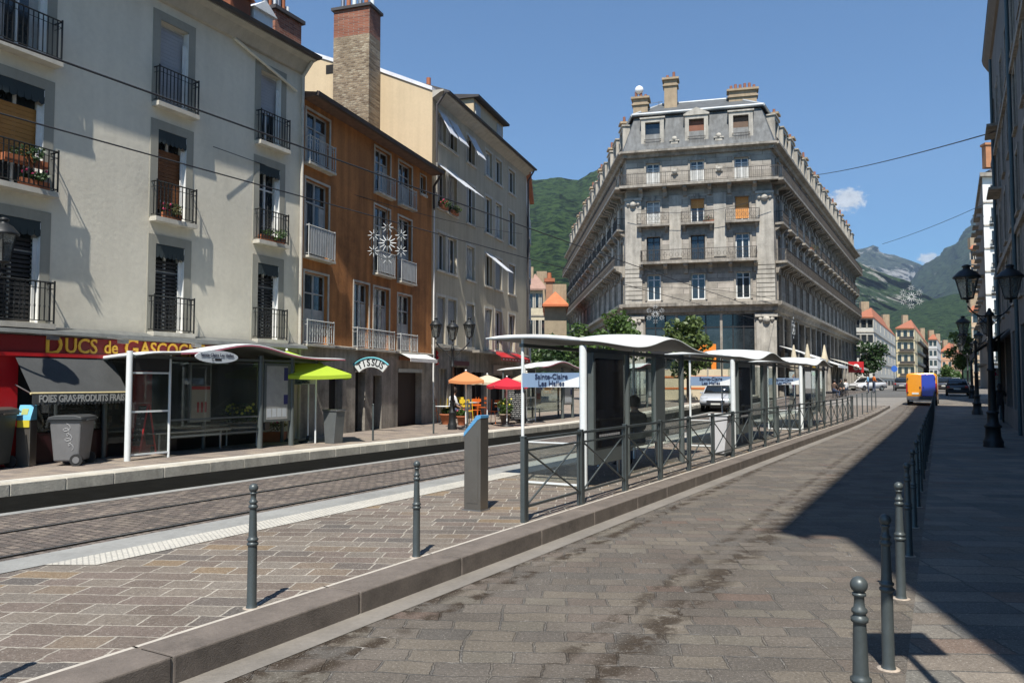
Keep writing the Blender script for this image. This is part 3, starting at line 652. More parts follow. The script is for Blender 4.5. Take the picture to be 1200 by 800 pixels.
def body(mb, F, S0, S1, D, Z0, Z1):          # side walls, back and lid behind a gridded front
    P = F.P
    mb.quad(P(S0, 0, Z0), P(S0, -D, Z0), P(S0, -D, Z1), P(S0, 0, Z1)); mb.quad(P(S1, 0, Z0), P(S1, -D, Z0), P(S1, -D, Z1), P(S1, 0, Z1))
    mb.quad(P(S0, -D, Z0), P(S1, -D, Z0), P(S1, -D, Z1), P(S0, -D, Z1)); mb.quad(P(S0, 0, Z1), P(S1, 0, Z1), P(S1, -D, Z1), P(S0, -D, Z1))
BLIND = pm('orange_blind', (.42, .20, .05), .7, 0, .12, 4); BLINDB = pm('brown_blind', (.17, .065, .02), .7, 0, .15, 4)
AWNB = pm('slate_awning', (.028, .040, .042), .85, 0, .1, 3); SHUTW = pm('roller_shutter', (.36, .36, .37), .5, 0, .05, 2); SLATD = pm('dark_slats', (.03, .03, .031), .6, 0, .1, 5)
SHUTG = pm('grey_shutter', (.23, .24, .25), .6, 0, .08, 3)
RIN = random.Random(11)
def window(parent, F, s0, s1, z0, z1, depth=.22, frame=WHITEP, fw=.055, mull=1, trans=.74, curtain=None, blind=None, shade=None, style='', name='window', label=None, handrail=False, detail=True):
    mb = MB(); d0, d1 = -depth, -depth+.05
    def b(a0, a1, c0, c1, e=0.): mb.box(F, a0, a1, d0, d1+e, c0, c1)
    b(s0, s0+fw, z0, z1); b(s1-fw, s1, z0, z1); b(s0+fw, s1-fw, z1-fw, z1); b(s0+fw, s1-fw, z0, z0+fw*1.4)
    n = mull+1 if detail else 1
    for i in range(1, n): x = s0+(s1-s0)*i/n; b(x-fw*.55, x+fw*.55, z0+fw*1.4, z1-fw, .012)
    if trans and detail: z = z0+(z1-z0)*trans; b(s0+fw, s1-fw, z-fw*.4, z+fw*.4, .006)
    w_ = mb.build(name, frame, parent)
    if label: w_['label'] = label
    p = MB(); p.quad(F.P(s0+.01, -depth+.022, z0+.01), F.P(s1-.01, -depth+.022, z0+.01), F.P(s1-.01, -depth+.022, z1-.01), F.P(s0+.01, -depth+.022, z1-.01)); p.build('pane', WIN, w_)
    if curtain:
        k, c0, c1 = curtain
        q = MB(); n = 10
        for (a0, a1) in (((s0+fw, s0+fw+(s1-s0)*k), (s1-fw-(s1-s0)*k, s1-fw)) if k < .5 else ((s0+fw, s1-fw),)):
            pts = [(a0+(a1-a0)*i/n, -depth+.026+(.006 if i % 2 else 0)) for i in range(n+1)]
            zt = z0+(z1-z0)*c1; zb = z0+(z1-z0)*c0
            q.add([F.P(a, d, z) for z in (zb, zt) for a, d in pts], [(i, i+1, i+n+2, i+n+1) for i in range(n)])
        q.build('curtain', CURT, w_)
    if blind:
        m, c0, c1 = blind; q = MB(); zt = z0+(z1-z0)*c1; zb = z0+(z1-z0)*c0; n = max(3, int((zt-zb)/.09))
        for i in range(n): z = zb+(zt-zb)*i/n; q.box(F, s0+.03, s1-.03, -depth+.07, -depth+.085, z, z+(zt-zb)/n*(.93 if m != SLATD else .6))
        q.build('blind', m, w_)
    if shade:                                 # valance box hanging at the head
        h = shade; q = MB(); n = 7
        q.box(F, s0-.02, s1+.02, -depth+.10, .01, z1-h*.55, z1-.005)
        for i in range(n):
            a = s0-.02+(s1-s0+.04)*i/n; b_ = (s1-s0+.04)/n
            q.prism(F, [(a, z1-h*.5), (a+b_, z1-h*.5), (a+b_*.95, z1-h*.88), (a+b_*.5, z1-h), (a+b_*.05, z1-h*.88)], .0, .012)
        q.build('valance', AWNB, w_)
    return w_
def surround(mb, F, s0, s1, z0, z1, w, proud, sill=True, below=True):
    mb.box(F, s0-w, s0, -.02, proud, z0, z1); mb.box(F, s1, s1+w, -.02, proud, z0, z1); mb.box(F, s0-w, s1+w, -.02, proud, z1, z1+w)
    if sill: mb.box(F, s0-w*1.1, s1+w*1.1, -.18, proud+.06, z0-.09, z0)
def balcony(parent, F, s0, s1, z, dep, h=.95, sp=.11, slab=.10, mat=IRONB, slabmat=CREAMP, style='bar', zb=0, brackets=None, barw=.009):
    b = MB().box(F, s0, s1, 0, dep, z-slab, z)
    if brackets:
        for a in brackets: b.cprism(F, [(0, z-slab-.45), (.12, z-slab-.4), (dep*.8, z-slab-.08), (dep*.8, z-slab), (0, z-slab)], a-.09, a+.09)
    o = b.build('balcony', slabmat, parent)
    r = MB(); e = .03; a0, a1, d = s0+e, s1-e, dep-e
    for zz, t in ((z+h, .018), (z+.06, .01)) + (((z+h-.13, .008),) if style != 'sheet' else ()):
        r.tube(F.P(a0, 0, zz), F.P(a0, d, zz), t, t, 4); r.tube(F.P(a1, 0, zz), F.P(a1, d, zz), t, t, 4); r.tube(F.P(a0, d, zz), F.P(a1, d, zz), t, t, 4)
    for a in (a0, a1): r.box(F, a-.014, a+.014, d-.014, d+.014, z, z+h+.04)
    n = max(2, int((a1-a0)/sp)); w = barw
    for i in range(1, n):
        a = a0+(a1-a0)*i/n
        if style == 'sheet': r.box(F, a-sp*.36, a+sp*.36, d-.01, d+.01, z+.06, z+h-.02)
        else: r.box(F, a-w, a+w, d-w, d+w, z+.06, z+h)
        if style == 'belly': r.ball(F.P(a, d, z+h*.42), .022, 6, 2.2)
        if style == 'scroll' and i % 2:
            c = F.P(a, d, z+h*.5); R_ = sp*.9
            for q in range(10):
                t0, t1 = q*.7, (q+1)*.7; k0, k1 = R_*(1-q/13), R_*(1-(q+1)/13)
                r.tube(F.P(a+math.cos(t0)*k0, d, z+h*.5+math.sin(t0)*k0*1.6), F.P(a+math.cos(t1)*k1, d, z+h*.5+math.sin(t1)*k1*1.6), .008, .008, 3, caps=False)
    m = max(1, int(d/sp))
    for i in range(1, m):
        for a in (a0, a1): r.box(F, a-w, a+w, d*i/m-w, d*i/m+w, z+.06, z+h)
    r.build('balcony_railing', mat, o)
    return o
def leaves(mb, c, rx, ry, rz, n, size, rnd, shell=.5):
    c = Vector(c)
    for _ in range(n):
        while True:
            v = Vector((rnd.uniform(-1, 1), rnd.uniform(-1, 1), rnd.uniform(-1, 1)))
            if shell*shell < v.length_squared < 1: break
        p = c + Vector((v.x*rx, v.y*ry, v.z*rz)); s = size*rnd.uniform(.6, 1.3)
        a = Vector((rnd.gauss(0, 1), rnd.gauss(0, 1), rnd.gauss(0, .6))).normalized(); b = a.cross(Vector((rnd.gauss(0, 1), rnd.gauss(0, 1), rnd.gauss(0, 1)))).normalized()
        mb.quad(p - a*s, p - b*s*.55, p + a*s, p + b*s*.55)
LEAF = leafmat('leaf_green', (.035, .075, .018), (.10, .17, .035)); LEAF2 = leafmat('leaf_dark', (.018, .045, .014), (.05, .095, .028)); LEAFY = leafmat('leaf_olive', (.10, .11, .04), (.17, .17, .07))
TERRA = pm('terracotta', (.36, .12, .05), .75, 0, .12, 8); FLY = flat('yellow_flower', (.80, .72, .08)); FLP = flat('pink_flower', (.55, .05, .14)); FLW = flat('white_flower', (.6, .6, .55)); SOIL = flat('soil', (.03, .02, .013), .95)
def potted(loc, label, r=.16, h=.26, lr=.28, lh=.3, n=260, leaf=None, mat=None, flowers=None, cat='potted plant', group=None, size=.05, seed=1, sx=1.):
    rnd = random.Random(seed); t = thing('potted_plant', loc, label, cat, group)
    MB().lathe((0, 0, 0), [(r*.68, 0), (r*.95, h*.85), (r*1.08, h*.86), (r*1.08, h), (r*.9, h), (r*.88, h*.9)], 16, sx).build('pot', mat or TERRA, t)
    mb = MB(); leaves(mb, (0, 0, h+lh*.8), lr*sx, lr, lh, n, size, rnd, .1)
    for i in range(8): a = rnd.uniform(0, 6.28); mb.tube((0, 0, h-.02), (math.cos(a)*lr*.6*sx, math.sin(a)*lr*.6, h+lh*1.1), .005, .004, 4)
    mb.build('foliage', leaf or LEAF, t)
    if flowers:
        f = MB()
        for i in range(flowers[1]):
            a = rnd.uniform(0, 6.28); q = rnd.uniform(.2, 1)
            f.ball((math.cos(a)*lr*q*sx, math.sin(a)*lr*q, h+lh*(1.1+rnd.uniform(-.1, .6))), .035, 6)
        f.build('blossom', flowers[0], t)
    return t
# ================================================================== GREY HOUSE
PLG = pm('grey_render', (.70, .65, .53), .9, 0, .06, .6, bump=.2, bscale=9, streak=.05, grime=.12)
BANDG = pm('grey_green_band', (.31, .30, .25), .9, 0, .06, 1, streak=.1)
CORN = pm('cream_cornice', (.42, .39, .33), .8, 0, .1, 1.5, streak=.15)
SLATE = pm('roof_slate', (.055, .05, .05), .8, 0, .2, 2)
g0 = G(122, 535, PZ); UG = Vector((.482, 1, 0)).normalized()
FG = Frame((g0.x, g0.y), UG, PZ)
sg1 = FG.spx(350, 450); sg0 = FG.spx(-30, 300) - 4.2
t = thing('grey_house', FG.P(sg0, 0, 0), 'pale grey rendered house above the red shop, iron balconies, dark awnings at its windows', 'house', world=True)
zr4 = (FG.zpx(202, 128), FG.zpx(202, 30)); zr3 = (FG.zpx(200, 259), FG.zpx(200, 156)); zr2 = (FG.zpx(198, 390), FG.zpx(198, 288)); zeave = FG.zpx(350, 70)
c2 = (FG.spx(182, 300), FG.spx(215.5, 300)); wd = (c2[1]-c2[0]); c3 = (FG.spx(303, 250), FG.spx(327, 250)); c1 = (FG.spx(47.5, 260)-1.02, FG.spx(47.5, 260))
c2 = (c2[0], c2[0]+1.02) if wd < .8 else c2
zshop = FG.zpx(200, 392)-.12
cols = [c1, c2, c3, (c1[0]-2.9, c1[1]-2.9)]; rows = [zr2, zr3, zr4]
ops = [(a, b, z0, z1) for a, b in cols for z0, z1 in rows]
mb = MB(); wall_grid(mb, FG, sg0, sg1, 0, zeave, ops, .26); body(mb, FG, sg0, sg1, 10, 0, zeave); wl = mb.build('wall', PLG, t)
mb = MB(); mb.cprism(FG, [(0, zeave-.42), (.10, zeave-.40), (.30, zeave-.12), (.52, zeave-.06), (.52, zeave), (0, zeave)], sg0, sg1+.02); mb.build('cornice', CORN, t)
mb = MB(); mb.cprism(FG, [(.66, zeave-.03), (.70, zeave+.05), (-5, zeave+2.6), (-10, zeave+.1), (-10, zeave-.03)], sg0, sg1+.06); rf = mb.build('roof', SLATE, t)
for ci, (a, b) in enumerate(cols):
    for ri, (z0, z1) in enumerate(rows):
        kw = {}
        if ri == 2 and ci: kw = dict(blind=(SHUTW, 0 if ci == 1 else .45, .97))
        elif ri == 2: kw = dict(curtain=(.2, 0, .95))
        elif ri == 1 and ci < 2: kw = dict(blind=(BLINDB if ci else BLIND, .28 if ci == 0 else .12, .80), shade=.34)
        elif ri == 1: kw = dict(shade=.30)
        else: kw = dict(blind=(SLATD, .02, .84), shade=.34)
        w_ = window(t, FG, a, b, z0, z1, .24, trans=.7, **kw); mb = MB(); surround(mb, FG, a, b, z0, z1, .22, .018, sill=False); mb.build('window_surround', BANDG, w_)
        bl = MB().box(FG, b-.012, b+.012, -.24, .012, z0+.02, z1-.03).box(FG, b-.10, b-.012, -.10, -.07, z0+.02, z1-.35).build('reveal_lining', WHITEP, t)
        balcony(t, FG, a-.20, b+.20, z0, .24 if ci else .30, h=.86, sp=.10, slab=.11, style='belly' if ri < 2 else 'bar')
# rain pipe and leaning pipe
mb = MB(); sp_ = sg1-.10; mb.tube(FG.P(sp_, .10, 0), FG.P(sp_, .10, zeave-.5), .05, .05, 10); mb.tube(FG.P(sp_, .10, zeave-.5), FG.P(sp_, .45, zeave-.1), .05)
mb.build('rain_pipe', CREAMP, t)
MB().tube(FG.P(FG.spx(272, 46), .09, FG.zpx(272, 46)), FG.P(FG.spx(345, 107), .09, FG.zpx(345, 107)), .045).build('vent_pipe', PLG, t)
# dormers on the grey roof
for (pa, pb, zt, m_, lab) in ((268, 292, 1.1, pm('rust_panel', (.22, .07, .03), .8), 'rust-brown clad dormer'), (296, 318, 1.0, WHITEP, 'white dormer with small window')):
    a, b = FG.spx(pa, 30, -.5), FG.spx(pb, 30, -.5); z = zeave+.1
    d = MB().box(FG, a, b, -2.5, -.45, z, z+zt).prism(FG, [(a-.1, z+zt), (b+.1, z+zt), ((a+b)/2, z+zt+.35)], -2.5, -.35).build('dormer', m_, rf)
    d['label'] = lab
BRICK = brickmat('red_brick', [(0, (.26, .09, .05)), (.4, (.20, .07, .042)), (.75, (.30, .12, .07))], (.24, .20, .16), .22, .075, .008, wall=(.7, .7, 0), warp=.01, bump=.6)
RUBBLE = brickmat('rubble_stone', [(0, (.27, .20, .125)), (.25, (.20, .145, .09)), (.5, (.32, .25, .165)), (.75, (.15, .105, .065)), (.9, (.36, .30, .21))], (.22, .18, .13), .20, .085, .016, wall=(.85, -.5, 0), warp=.06, wscale=3, bump=1., fine=.35, big=.25)
def chimney(F, s0, s1, d0, d1, z0, z1, label, mats=(RUBBLE, BRICK), split=.8, pots=5, group='chimneys on the left-hand roofs', name='chimney', pmat=None, seed=1, parent=None):
    rnd = random.Random(seed)
    if parent is None: t = thing(name, F.P((s0+s1)/2, (d0+d1)/2, z0), label, 'chimney', group, world=True)
    else: t = parent
    zs = z0+(z1-z0)*split
    a = MB().box(F, s0, s1, d0, d1, z0, zs).build('stack', mats[0], t)
    MB().box(F, s0+.002, s1-.002, d0+.002, d1-.002, zs, z1).build('brick_top', mats[1], t)
    MB().box(F, s0-.09, s1+.09, d0-.09, d1+.09, z1, z1+.12).build('cap', SLATE, t)
    long_s = abs(s1-s0) > abs(d1-d0); m = MB(); m2 = MB()
    for i in range(pots):
        k = (i+.5)/pots; p = F.P(s0+(s1-s0)*k, (d0+d1)/2, z1+.12) if long_s else F.P((s0+s1)/2, d0+(d1-d0)*k, z1+.12)
        h = rnd.uniform(.5, 1.05); q = MB().tube(p, p+Vector((0, 0, h)), .10, .085, 10)
        q.build('chimney_pot', (pmat or [STEEL, TERRA, ALU])[i % (3 if not pmat else len(pmat))], t)
    return t
FGc = FG; 
s_a = FG.spx(322, 60, -1.5); s_b = FG.spx(353, 60, -1.5)
chimney(FG, s_a, s_b, -2.6, -1.5, zeave-.2, FG.zpx(345, 24, -1.5), 'dark red brick chimney with steel and clay pots on the grey house', (BRICK, BRICK), .6, 6, seed=3)
# ================================================================== RED SHOP
t = thing('delicatessen', FG.P(0, .3, 0), 'dark red delicatessen front with gold lettering at the foot of the grey house', 'shop', world=True)
s0_, s1_ = sg0, FG.spx(398, 420)
DRED = pm('dark_red_fascia', (.22, .010, .012), .4, 0, .12, 2); BRED = pm('bright_red_trim', (.45, .012, .016), .4, 0, .1, 2)
zf0 = FG.zpx(100, 417); zf1 = min(FG.zpx(100, 386), zshop-.10)
send = FG.spx(300, 420)
MB().box(FG, s0_, send, .02, .22, zf0, zf1).build('fascia', DRED, t)
MB().box(FG, s0_, send, .02, .27, zf0-.05, zf0+.03).build('fascia_moulding', BRED, t)
MB().cprism(FG, [(0, zshop), (.0, zshop+.12), (.30, zshop+.02), (.34, zshop-.06), (.30, zshop-.09), (0, zshop-.06)], s0_, sg1).build('ledge', pm('zinc_ledge', (.16, .165, .155), .6, .3, .2, 3), t)
GOLD = pm('gold_lettering', (.88, .50, .05), .4, 0, .08, 4)
mb = MB(); zt = (zf0+zf1)/2-.0
cur = FG.spx(52, 404, .23)
for i, (txt, sz) in enumerate((('D', .60), ('UCS', .45), (' de ', .40), ('G', .60), ('ASCOGNE', .45))):
    import re
    x0 = len(mb.v); text_into(mb, txt.strip(), FG, cur, .232, zt, sz, align='LEFT', sx=.92, thick=.012, offset=.006)
    xs = [(Vector(p)-FG.o).dot(FG.u) for p in mb.v[x0:]]; cur = max(xs)+(.16 if txt in ('UCS', ' de ') else .05)
mb.build('shop_lettering', GOLD, t)
sw0, sw1 = FG.spx(20, 450), FG.spx(150, 450)
# windows, pillars, dado
MB().box(FG, s0_+.4, FG.spx(-14, 480), .02, .08, .7, zf0-.1).build('shop_window', WIN, t); MB().box(FG, s0_+.4, FG.spx(-14, 480), .01, .12, 0, .7).build('stall_riser', BRED, t)
for a, b in ((s0_, s0_+.4), (FG.spx(-14, 480), FG.spx(14, 480)), (FG.spx(150, 480), FG.spx(172, 480))): MB().box(FG, a+.002, b, .01, .16, .0, zf0-.05).build('pilaster', BRED, t)
MB().box(FG, sw0-.2, send, .0, .05, 0, zf0-.05).build('shop_recess', DARKIN, t)
MB().box(FG, sw0, sw1-.6, .05, .14, 0.0, .62).build('stall_riser', pm('maroon_panel', (.035, .006, .008), .5), t)
mb = MB()
for k in range(4): mb.box(FG, sw0+.5, sw1-.65, .06, .12, .75+.28*k, .78+.28*k)
mb.build('display_shelf', STEEL, t)
rj = random.Random(5); mb = MB()
for k in range(3):
    for i in range(16):
        a = sw0+.55+i*.17
        if rj.random() < .75: mb.lathe(FG.P(a, .09, .78+.28*k), [(.04, 0), (.045, .1), (.03, .14)], 8)
jo = mb.build('display_jars', flat('jar_mix', (.11, .08, .06)), t); jo['kind'] = 'stuff'
MB().box(FG, sw0+.35, sw1-.6, .15, .155, .65, zf0-.35).build('shop_window', glassmat('shop_glass', (.5, .52, .5), .15, .1), t)
# doors of the entrance bay seen through the shelter
MB().box(FG, FG.spx(174, 480), FG.spx(205, 480), .05, .09, .0, 2.2).build('shop_door', pm('dark_door', (.02, .02, .022), .3), t)
# lamps on arms
for px in (35, 118, 205):
    a = FG.spx(px, 392); m = MB(); m.tube(FG.P(a-.12, .2, zf1+.05), FG.P(a, .75, zf1-.02), .012, .012, 6); m.box(FG, a-.1, a+.1, .68, .80, zf1-.10, zf1-.02); m.build('sign_lamp', STEEL, t)
# awning with lettering
t = thing('awning', FG.P(sw0, .2, zf0-.1), 'black shop awning lettered FOIES GRAS PRODUITS FRAIS under the gold shop name', 'awning', world=True)
CANV = pm('black_canvas', (.055, .058, .058), .85, 0, .15, 2)
proj = .80; aw0, aw1 = FG.spx(38, 440, proj), FG.spx(150, 440, proj); za, dz_ = zf0-.08, .78
zb_ = za-.72
def slab4(mb, pts, n, th=.012):
    n = Vector(n)*th; v = [Vector(p) for p in pts]; mb.add(v+[p+n for p in v], [(0, 1, 2, 3), (7, 6, 5, 4), (0, 4, 5, 1), (1, 5, 6, 2), (2, 6, 7, 3), (3, 7, 4, 0)])
mb = MB(); slab4(mb, [FG.P(aw0, .25, za), FG.P(aw1, .25, za), FG.P(aw1, proj, zb_), FG.P(aw0, proj, zb_)], (0, 0, 1)); mb.build('canopy', CANV, t)
MB().tube(FG.P(aw0-.03, proj, zb_), FG.P(aw1+.03, proj, zb_), .022, .022, 8).build('front_bar', pm('cream_bar', (.55, .46, .25), .5), t)
mb = MB(); n = 26
for i in range(n):
    a = aw0+(aw1-aw0)*i/n; b_ = (aw1-aw0)/n; mb.prism(FG, [(a, zb_), (a+b_, zb_), (a+b_, zb_-.20), (a+b_*.5, zb_-.245), (a, zb_-.20)], proj+.012, proj+.018)
mb.build('valance', CANV, t)
mb = MB(); text_into(mb, 'FOIES GRAS\u00b7PRODUITS FRAIS', FG, (aw0+aw1)/2+.02, proj+.024, zb_-.115, .20, thick=.002, sx=.80*(aw1-aw0)/2.3, offset=.006); mb.build('awning_lettering', flat('awning_letter_grey', (.36, .36, .34)), t)
for a in (aw0+.05, aw1-.05): MB().tube(FG.P(a, .2, za-.55), FG.P(a, proj-.05, zb_-.02), .014).build('awning_arm', STEEL, t)
# ================================================================== BROWN HOUSE
pb0 = FG.P(sg1, 0, 0); UB = Vector((.327, 1, 0)).normalized()
FB = Frame((pb0.x, pb0.y), UB, PZ)
sb1 = FB.spx(505, 450); zbe = FB.zpx(480, 187)
OCH = pm('ochre_render', (.40, .165, .05), .9, 0, .16, .9, bump=.25, bscale=12, streak=.35, grime=.42)
STG = pm('grey_stone_base', (.29, .265, .225), .9, 0, .22, 1.6, bump=.5, bscale=16, streak=.4, grime=.45)
t = thing('brown_house', FB.P(0, 0, 0), 'narrow ochre brown house with white window frames between the grey and the beige house', 'house', world=True)
def zB(px, py): return FB.zpx(px, py)
B1 = (FB.spx(357.5, 260), FB.spx(385, 260)); B2 = (FB.spx(414.5, 370), FB.spx(432, 370)); B3 = (FB.spx(438.5, 290), FB.spx(456.5, 290)); B4 = (FB.spx(466.5, 300), FB.spx(482, 300)); B5 = (FB.spx(492.5, 220), FB.spx(499, 220))
r3 = (zB(371, 196), zB(371, 134)); r2 = (zB(371, 303), zB(371, 214)); r1 = (zB(371, 404), zB(371, 321))
wins = [(B1, r1), (B2, (r1[0], zB(424, 332))), (B3, (r1[0], zB(447, 338))), (B4, (r1[0], zB(474, 346))), (B1, r2), (B3, (zB(447, 322), zB(447, 243))), (B4, (zB(474, 331), zB(474, 256))), (B1, r3), (B3, (zB(447, 228), zB(447, 176))), (B4, (zB(474, 242), zB(474, 192))), (B5, (zB(496, 228), zB(496, 206)))]
ops = [(a, b, c, d) for (a, b), (c, d) in wins]
zg = zB(440, 412)
mb = MB(); wall_grid(mb, FB, 0, sb1, zg, zbe, ops, .2); body(mb, FB, 0, sb1, 9, 0, zbe); mb.build('wall', OCH, t)
WG = pm('grey_white_paint', (.42, .43, .42), .6, 0, .12, 3, grime=.2)
for i, ((a, b), (c, d)) in enumerate(wins):
    if i < 10: w_ = window(t, FB, a, b, c, d, .18, trans=.72, frame=WG, fw=.05, curtain=(.22, .02, .7) if i % 3 else (.6, .02, .5))
    else: w_ = window(t, FB, a, b, c, d, .18, trans=None, mull=0, frame=WG, fw=.03)
    mb = MB(); surround(mb, FB, a, b, c, d, .07 if i < 10 else .04, .02, sill=(i > 3)); mb.build('window_surround', CREAMP, w_)
for a, b, z, st, h in ((B1[0]-.12, B1[1]+.12, r1[0], 'scroll', .72), (B2[0]-.1, B3[1]+.12, r1[0], 'scroll', .68), (B4[0]-.12, B4[1]+.25, r1[0], 'scroll', .66), (B1[0]-.1, B1[1]+.12, wins[4][1][0], 'sheet', .92), (B3[0]-.1, B3[1]+.1, wins[5][1][0], 'sheet', .8), (B4[0]-.1, B4[1]+.1, wins[6][1][0], 'sheet', .8), (B1[0]-.1, B1[1]+.1, r3[0], 'bar', .8), (B3[0]-.08, B3[1]+.08, wins[8][1][0], 'bar', .7), (B4[0]-.08, B4[1]+.08, wins[9][1][0], 'bar', .7)):
    balcony(t, FB, a, b, z, .22, h=h, sp=.13, slab=.07, mat=WG, style=st)
# roof, eave with tiles
mb = MB(); mb.cprism(FB, [(.0, zbe-.12), (.45, zbe-.1), (.48, zbe+.02), (-4, zbe+.7), (-9, zbe+.4), (-9, zbe-.1)], 0.01, sb1+.0); mb.build('roof', pm('tile_roof', (.13, .075, .05), .9, 0, .3, 5), t)
MB().cprism(FB, [(.40, zbe-.10), (.56, zbe-.10), (.58, zbe+.03), (.50, zbe+.05), (.46, zbe-.04)], 0.0, sb1).build('gutter', pm('brown_gutter', (.05, .035, .028), .7), t)
mb = MB(); a = sb1-.12; mb.tube(FB.P(a, .5, zbe-.1), FB.P(a, .14, zbe-.6), .05); mb.tube(FB.P(a, .14, zbe-.6), FB.P(a, .14, zB(505, 245)), .05); mb.build('rain_pipe', pm('brown_gutter', (.05, .035, .028), .7), t)
MB().tube(FB.P(a+.04, .14, zB(505, 247)), FB.P(a+.04, .14, zg*.3), .035).build('white_pipe', WHITEP, t)
# stone ground floor with arch doorway, openings
gd = [(FB.spx(384, 470), FB.spx(400, 470), 0, zB(392, 432)), (FB.spx(415, 470), FB.spx(426.5, 470), 0, zB(420, 436)), (FB.spx(436, 470), FB.spx(446, 470), 0, zB(440, 440)), (FB.spx(465, 470), FB.spx(493, 470), 0, zB(480, 436))]
mb = MB(); wall_grid(mb, FB, -.0, sb1, 0, zg-.0, gd, .3, d=.04); mb.cprism(FB, [(.04, zg-.02), (.16, zg-.0), (.16, zg+.06), (.0, zg+.1)], 0, sb1); mb.build('ground_floor', STG, t)
mb = MB()
a, b, _, zt = gd[1]; c = (a+b)/2
mb.prism(FB, [(c+(b-a)*.62*math.cos(i*math.pi/10), zt+(b-a)*.62*math.sin(i*math.pi/10)) for i in range(11)]+[(c+(b-a)*.45*math.cos(i*math.pi/10), zt+(b-a)*.45*math.sin(i*math.pi/10)) for i in range(10, -1, -1)], .04, .10); mb.build('arch', STG, t)
for k, (a, b, c, d) in enumerate(gd):
    MB().box(FB, a, b, -.28, -.24, c, d).build('door', [DARKIN, DARKIN, pm('dark_wood', (.025, .014, .010), .7), pm('dark_wood', (.025, .014, .010), .7)][k], t)
MB().box(FB, *gd[3][:2], -.2, .06, zB(480, 437)+.02, zB(480, 437)+.16).build('shop_lintel', STEEL, t)
t = thing('awning', FB.P(gd[3][0], .1, gd[3][3]), 'short off-white awning over the dark shop opening right of the TISSUS sign', 'awning', world=True)
mb = MB(); a, b = gd[3][0]-.1, gd[3][1]+.25; z = zB(480, 421); slab4(mb, [FB.P(a, .06, z+.25), FB.P(b, .06, z+.25), FB.P(b, .6, z), FB.P(a, .6, z)], (0, 0, 1)); mb.build('canopy', WHITEP, t)
MB().box(FB, a, b, .6, .615, z-.12, z+.02).build('valance', WHITEP, t); MB().box(FB, a+.05, b-.05, .10, .14, z-.05, z+.1).build('awning_box', pm('rusty_box', (.25, .09, .04), .6), t)
# TISSUS sign
t = thing('shop_sign', FB.P(1.6, .1, 2.6), 'arched white sign with pale blue rim reading TISSUS, hung in front of the ochre house', 'sign', world=True)
sT = FB.spx(409, 450); o = FB.P(sT, .0, 0); yT = o.y
cTp = DP(435, 440, yT+.0); FT = Frame((cTp.x, cTp.y), tuple(FB.n)[:2], cTp.z)
m_per = yT/FPX; RO, RI = 34*m_per, 23*m_per; zc = -13*m_per-.0
mb = MB(); A0, A1 = R(48), R(132)
arc = lambda r, k: (r*math.cos(A0+(A1-A0)*k), zc+r*math.sin(A0+(A1-A0)*k))
ol = [arc(RO, i/16) for i in range(17)] + [arc(RI, i/16) for i in range(16, -1, -1)]
mb.prism(FT, ol, -.04, .03); mb.build('sign_board', flat('sign_face', (.60, .62, .60)), t)
rim = MB(); pts = [FT.P(x, .035, z) for x, z in [arc(RO, i/16) for i in range(17)]]; rim.path(pts, .03, 6); rim.build('rim', flat('pale_blue_rim', (.12, .42, .48)), t)
mb = MB(); word = 'TISSUS'
for i, ch in enumerate(word):
    th = R(127) - (R(74))*(i+.5)/6; r = (RO+RI)/2-.01
    text_into(mb, ch, FT, r*math.cos(th), .036, zc+r*math.sin(th), .31, thick=.006, rot=th-math.pi/2, sx=.95, offset=.004)
mb.build('lettering', flat('sign_black', (.02, .02, .02)), t)
MB().tube(FT.P(-1.0, -.08, zc+RO*.8), FT.P(0.0, -.08, zc+RO*.9), .02).build('bracket', IRONB, t)
# ================================================================== BEIGE HOUSE
pe0 = FB.P(sb1, 0, 0); FE = Frame((pe0.x, pe0.y), UB, PZ); se1 = FE.spx(617, 450)
def zE(px, py): return FE.zpx(px, py)
zee = zE(560, 152)
BEI = pm('taupe_render', (.44, .385, .285), .9, 0, .07, .8, bump=.12, bscale=14, streak=.16, grime=.12)
CRM = pm('cream_render', (.56, .44, .28), .9, 0, .06, .7, bump=.1, bscale=12, streak=.08)
t = thing('beige_house', FE.P(0, 0, 0), 'tall taupe house with small propped-open window shutters and a sunlit cream gable wall', 'house', world=True)
cb = [(512.5, 522), (525, 535), (547, 556), (568.5, 576.5), (580.5, 588), (596, 603.5)]
cs = [(FE.spx(a, 300), FE.spx(b, 300)) for a, b in cb]
rws = [(zE(518, 403), zE(518, 348)), (zE(518, 317), zE(518, 274)), (zE(518, 245), zE(518, 196)), (zE(518, 168), zE(518, 134))]
ops = []; wl = []
for ri, (z0, z1) in enumerate(rws):
    for ci, (a, b) in enumerate(cs): ops.append((a, b, z0, z1)); wl.append((ri, ci))
ze0 = zE(560, 412)
mb = MB(); wall_grid(mb, FE, 0, se1, ze0, zee, ops, .2); mb.quad(FE.P(se1, 0, 0), FE.P(se1, -9, 0), FE.P(se1, -9, zee), FE.P(se1, 0, zee)); mb.build('wall', BEI, t)
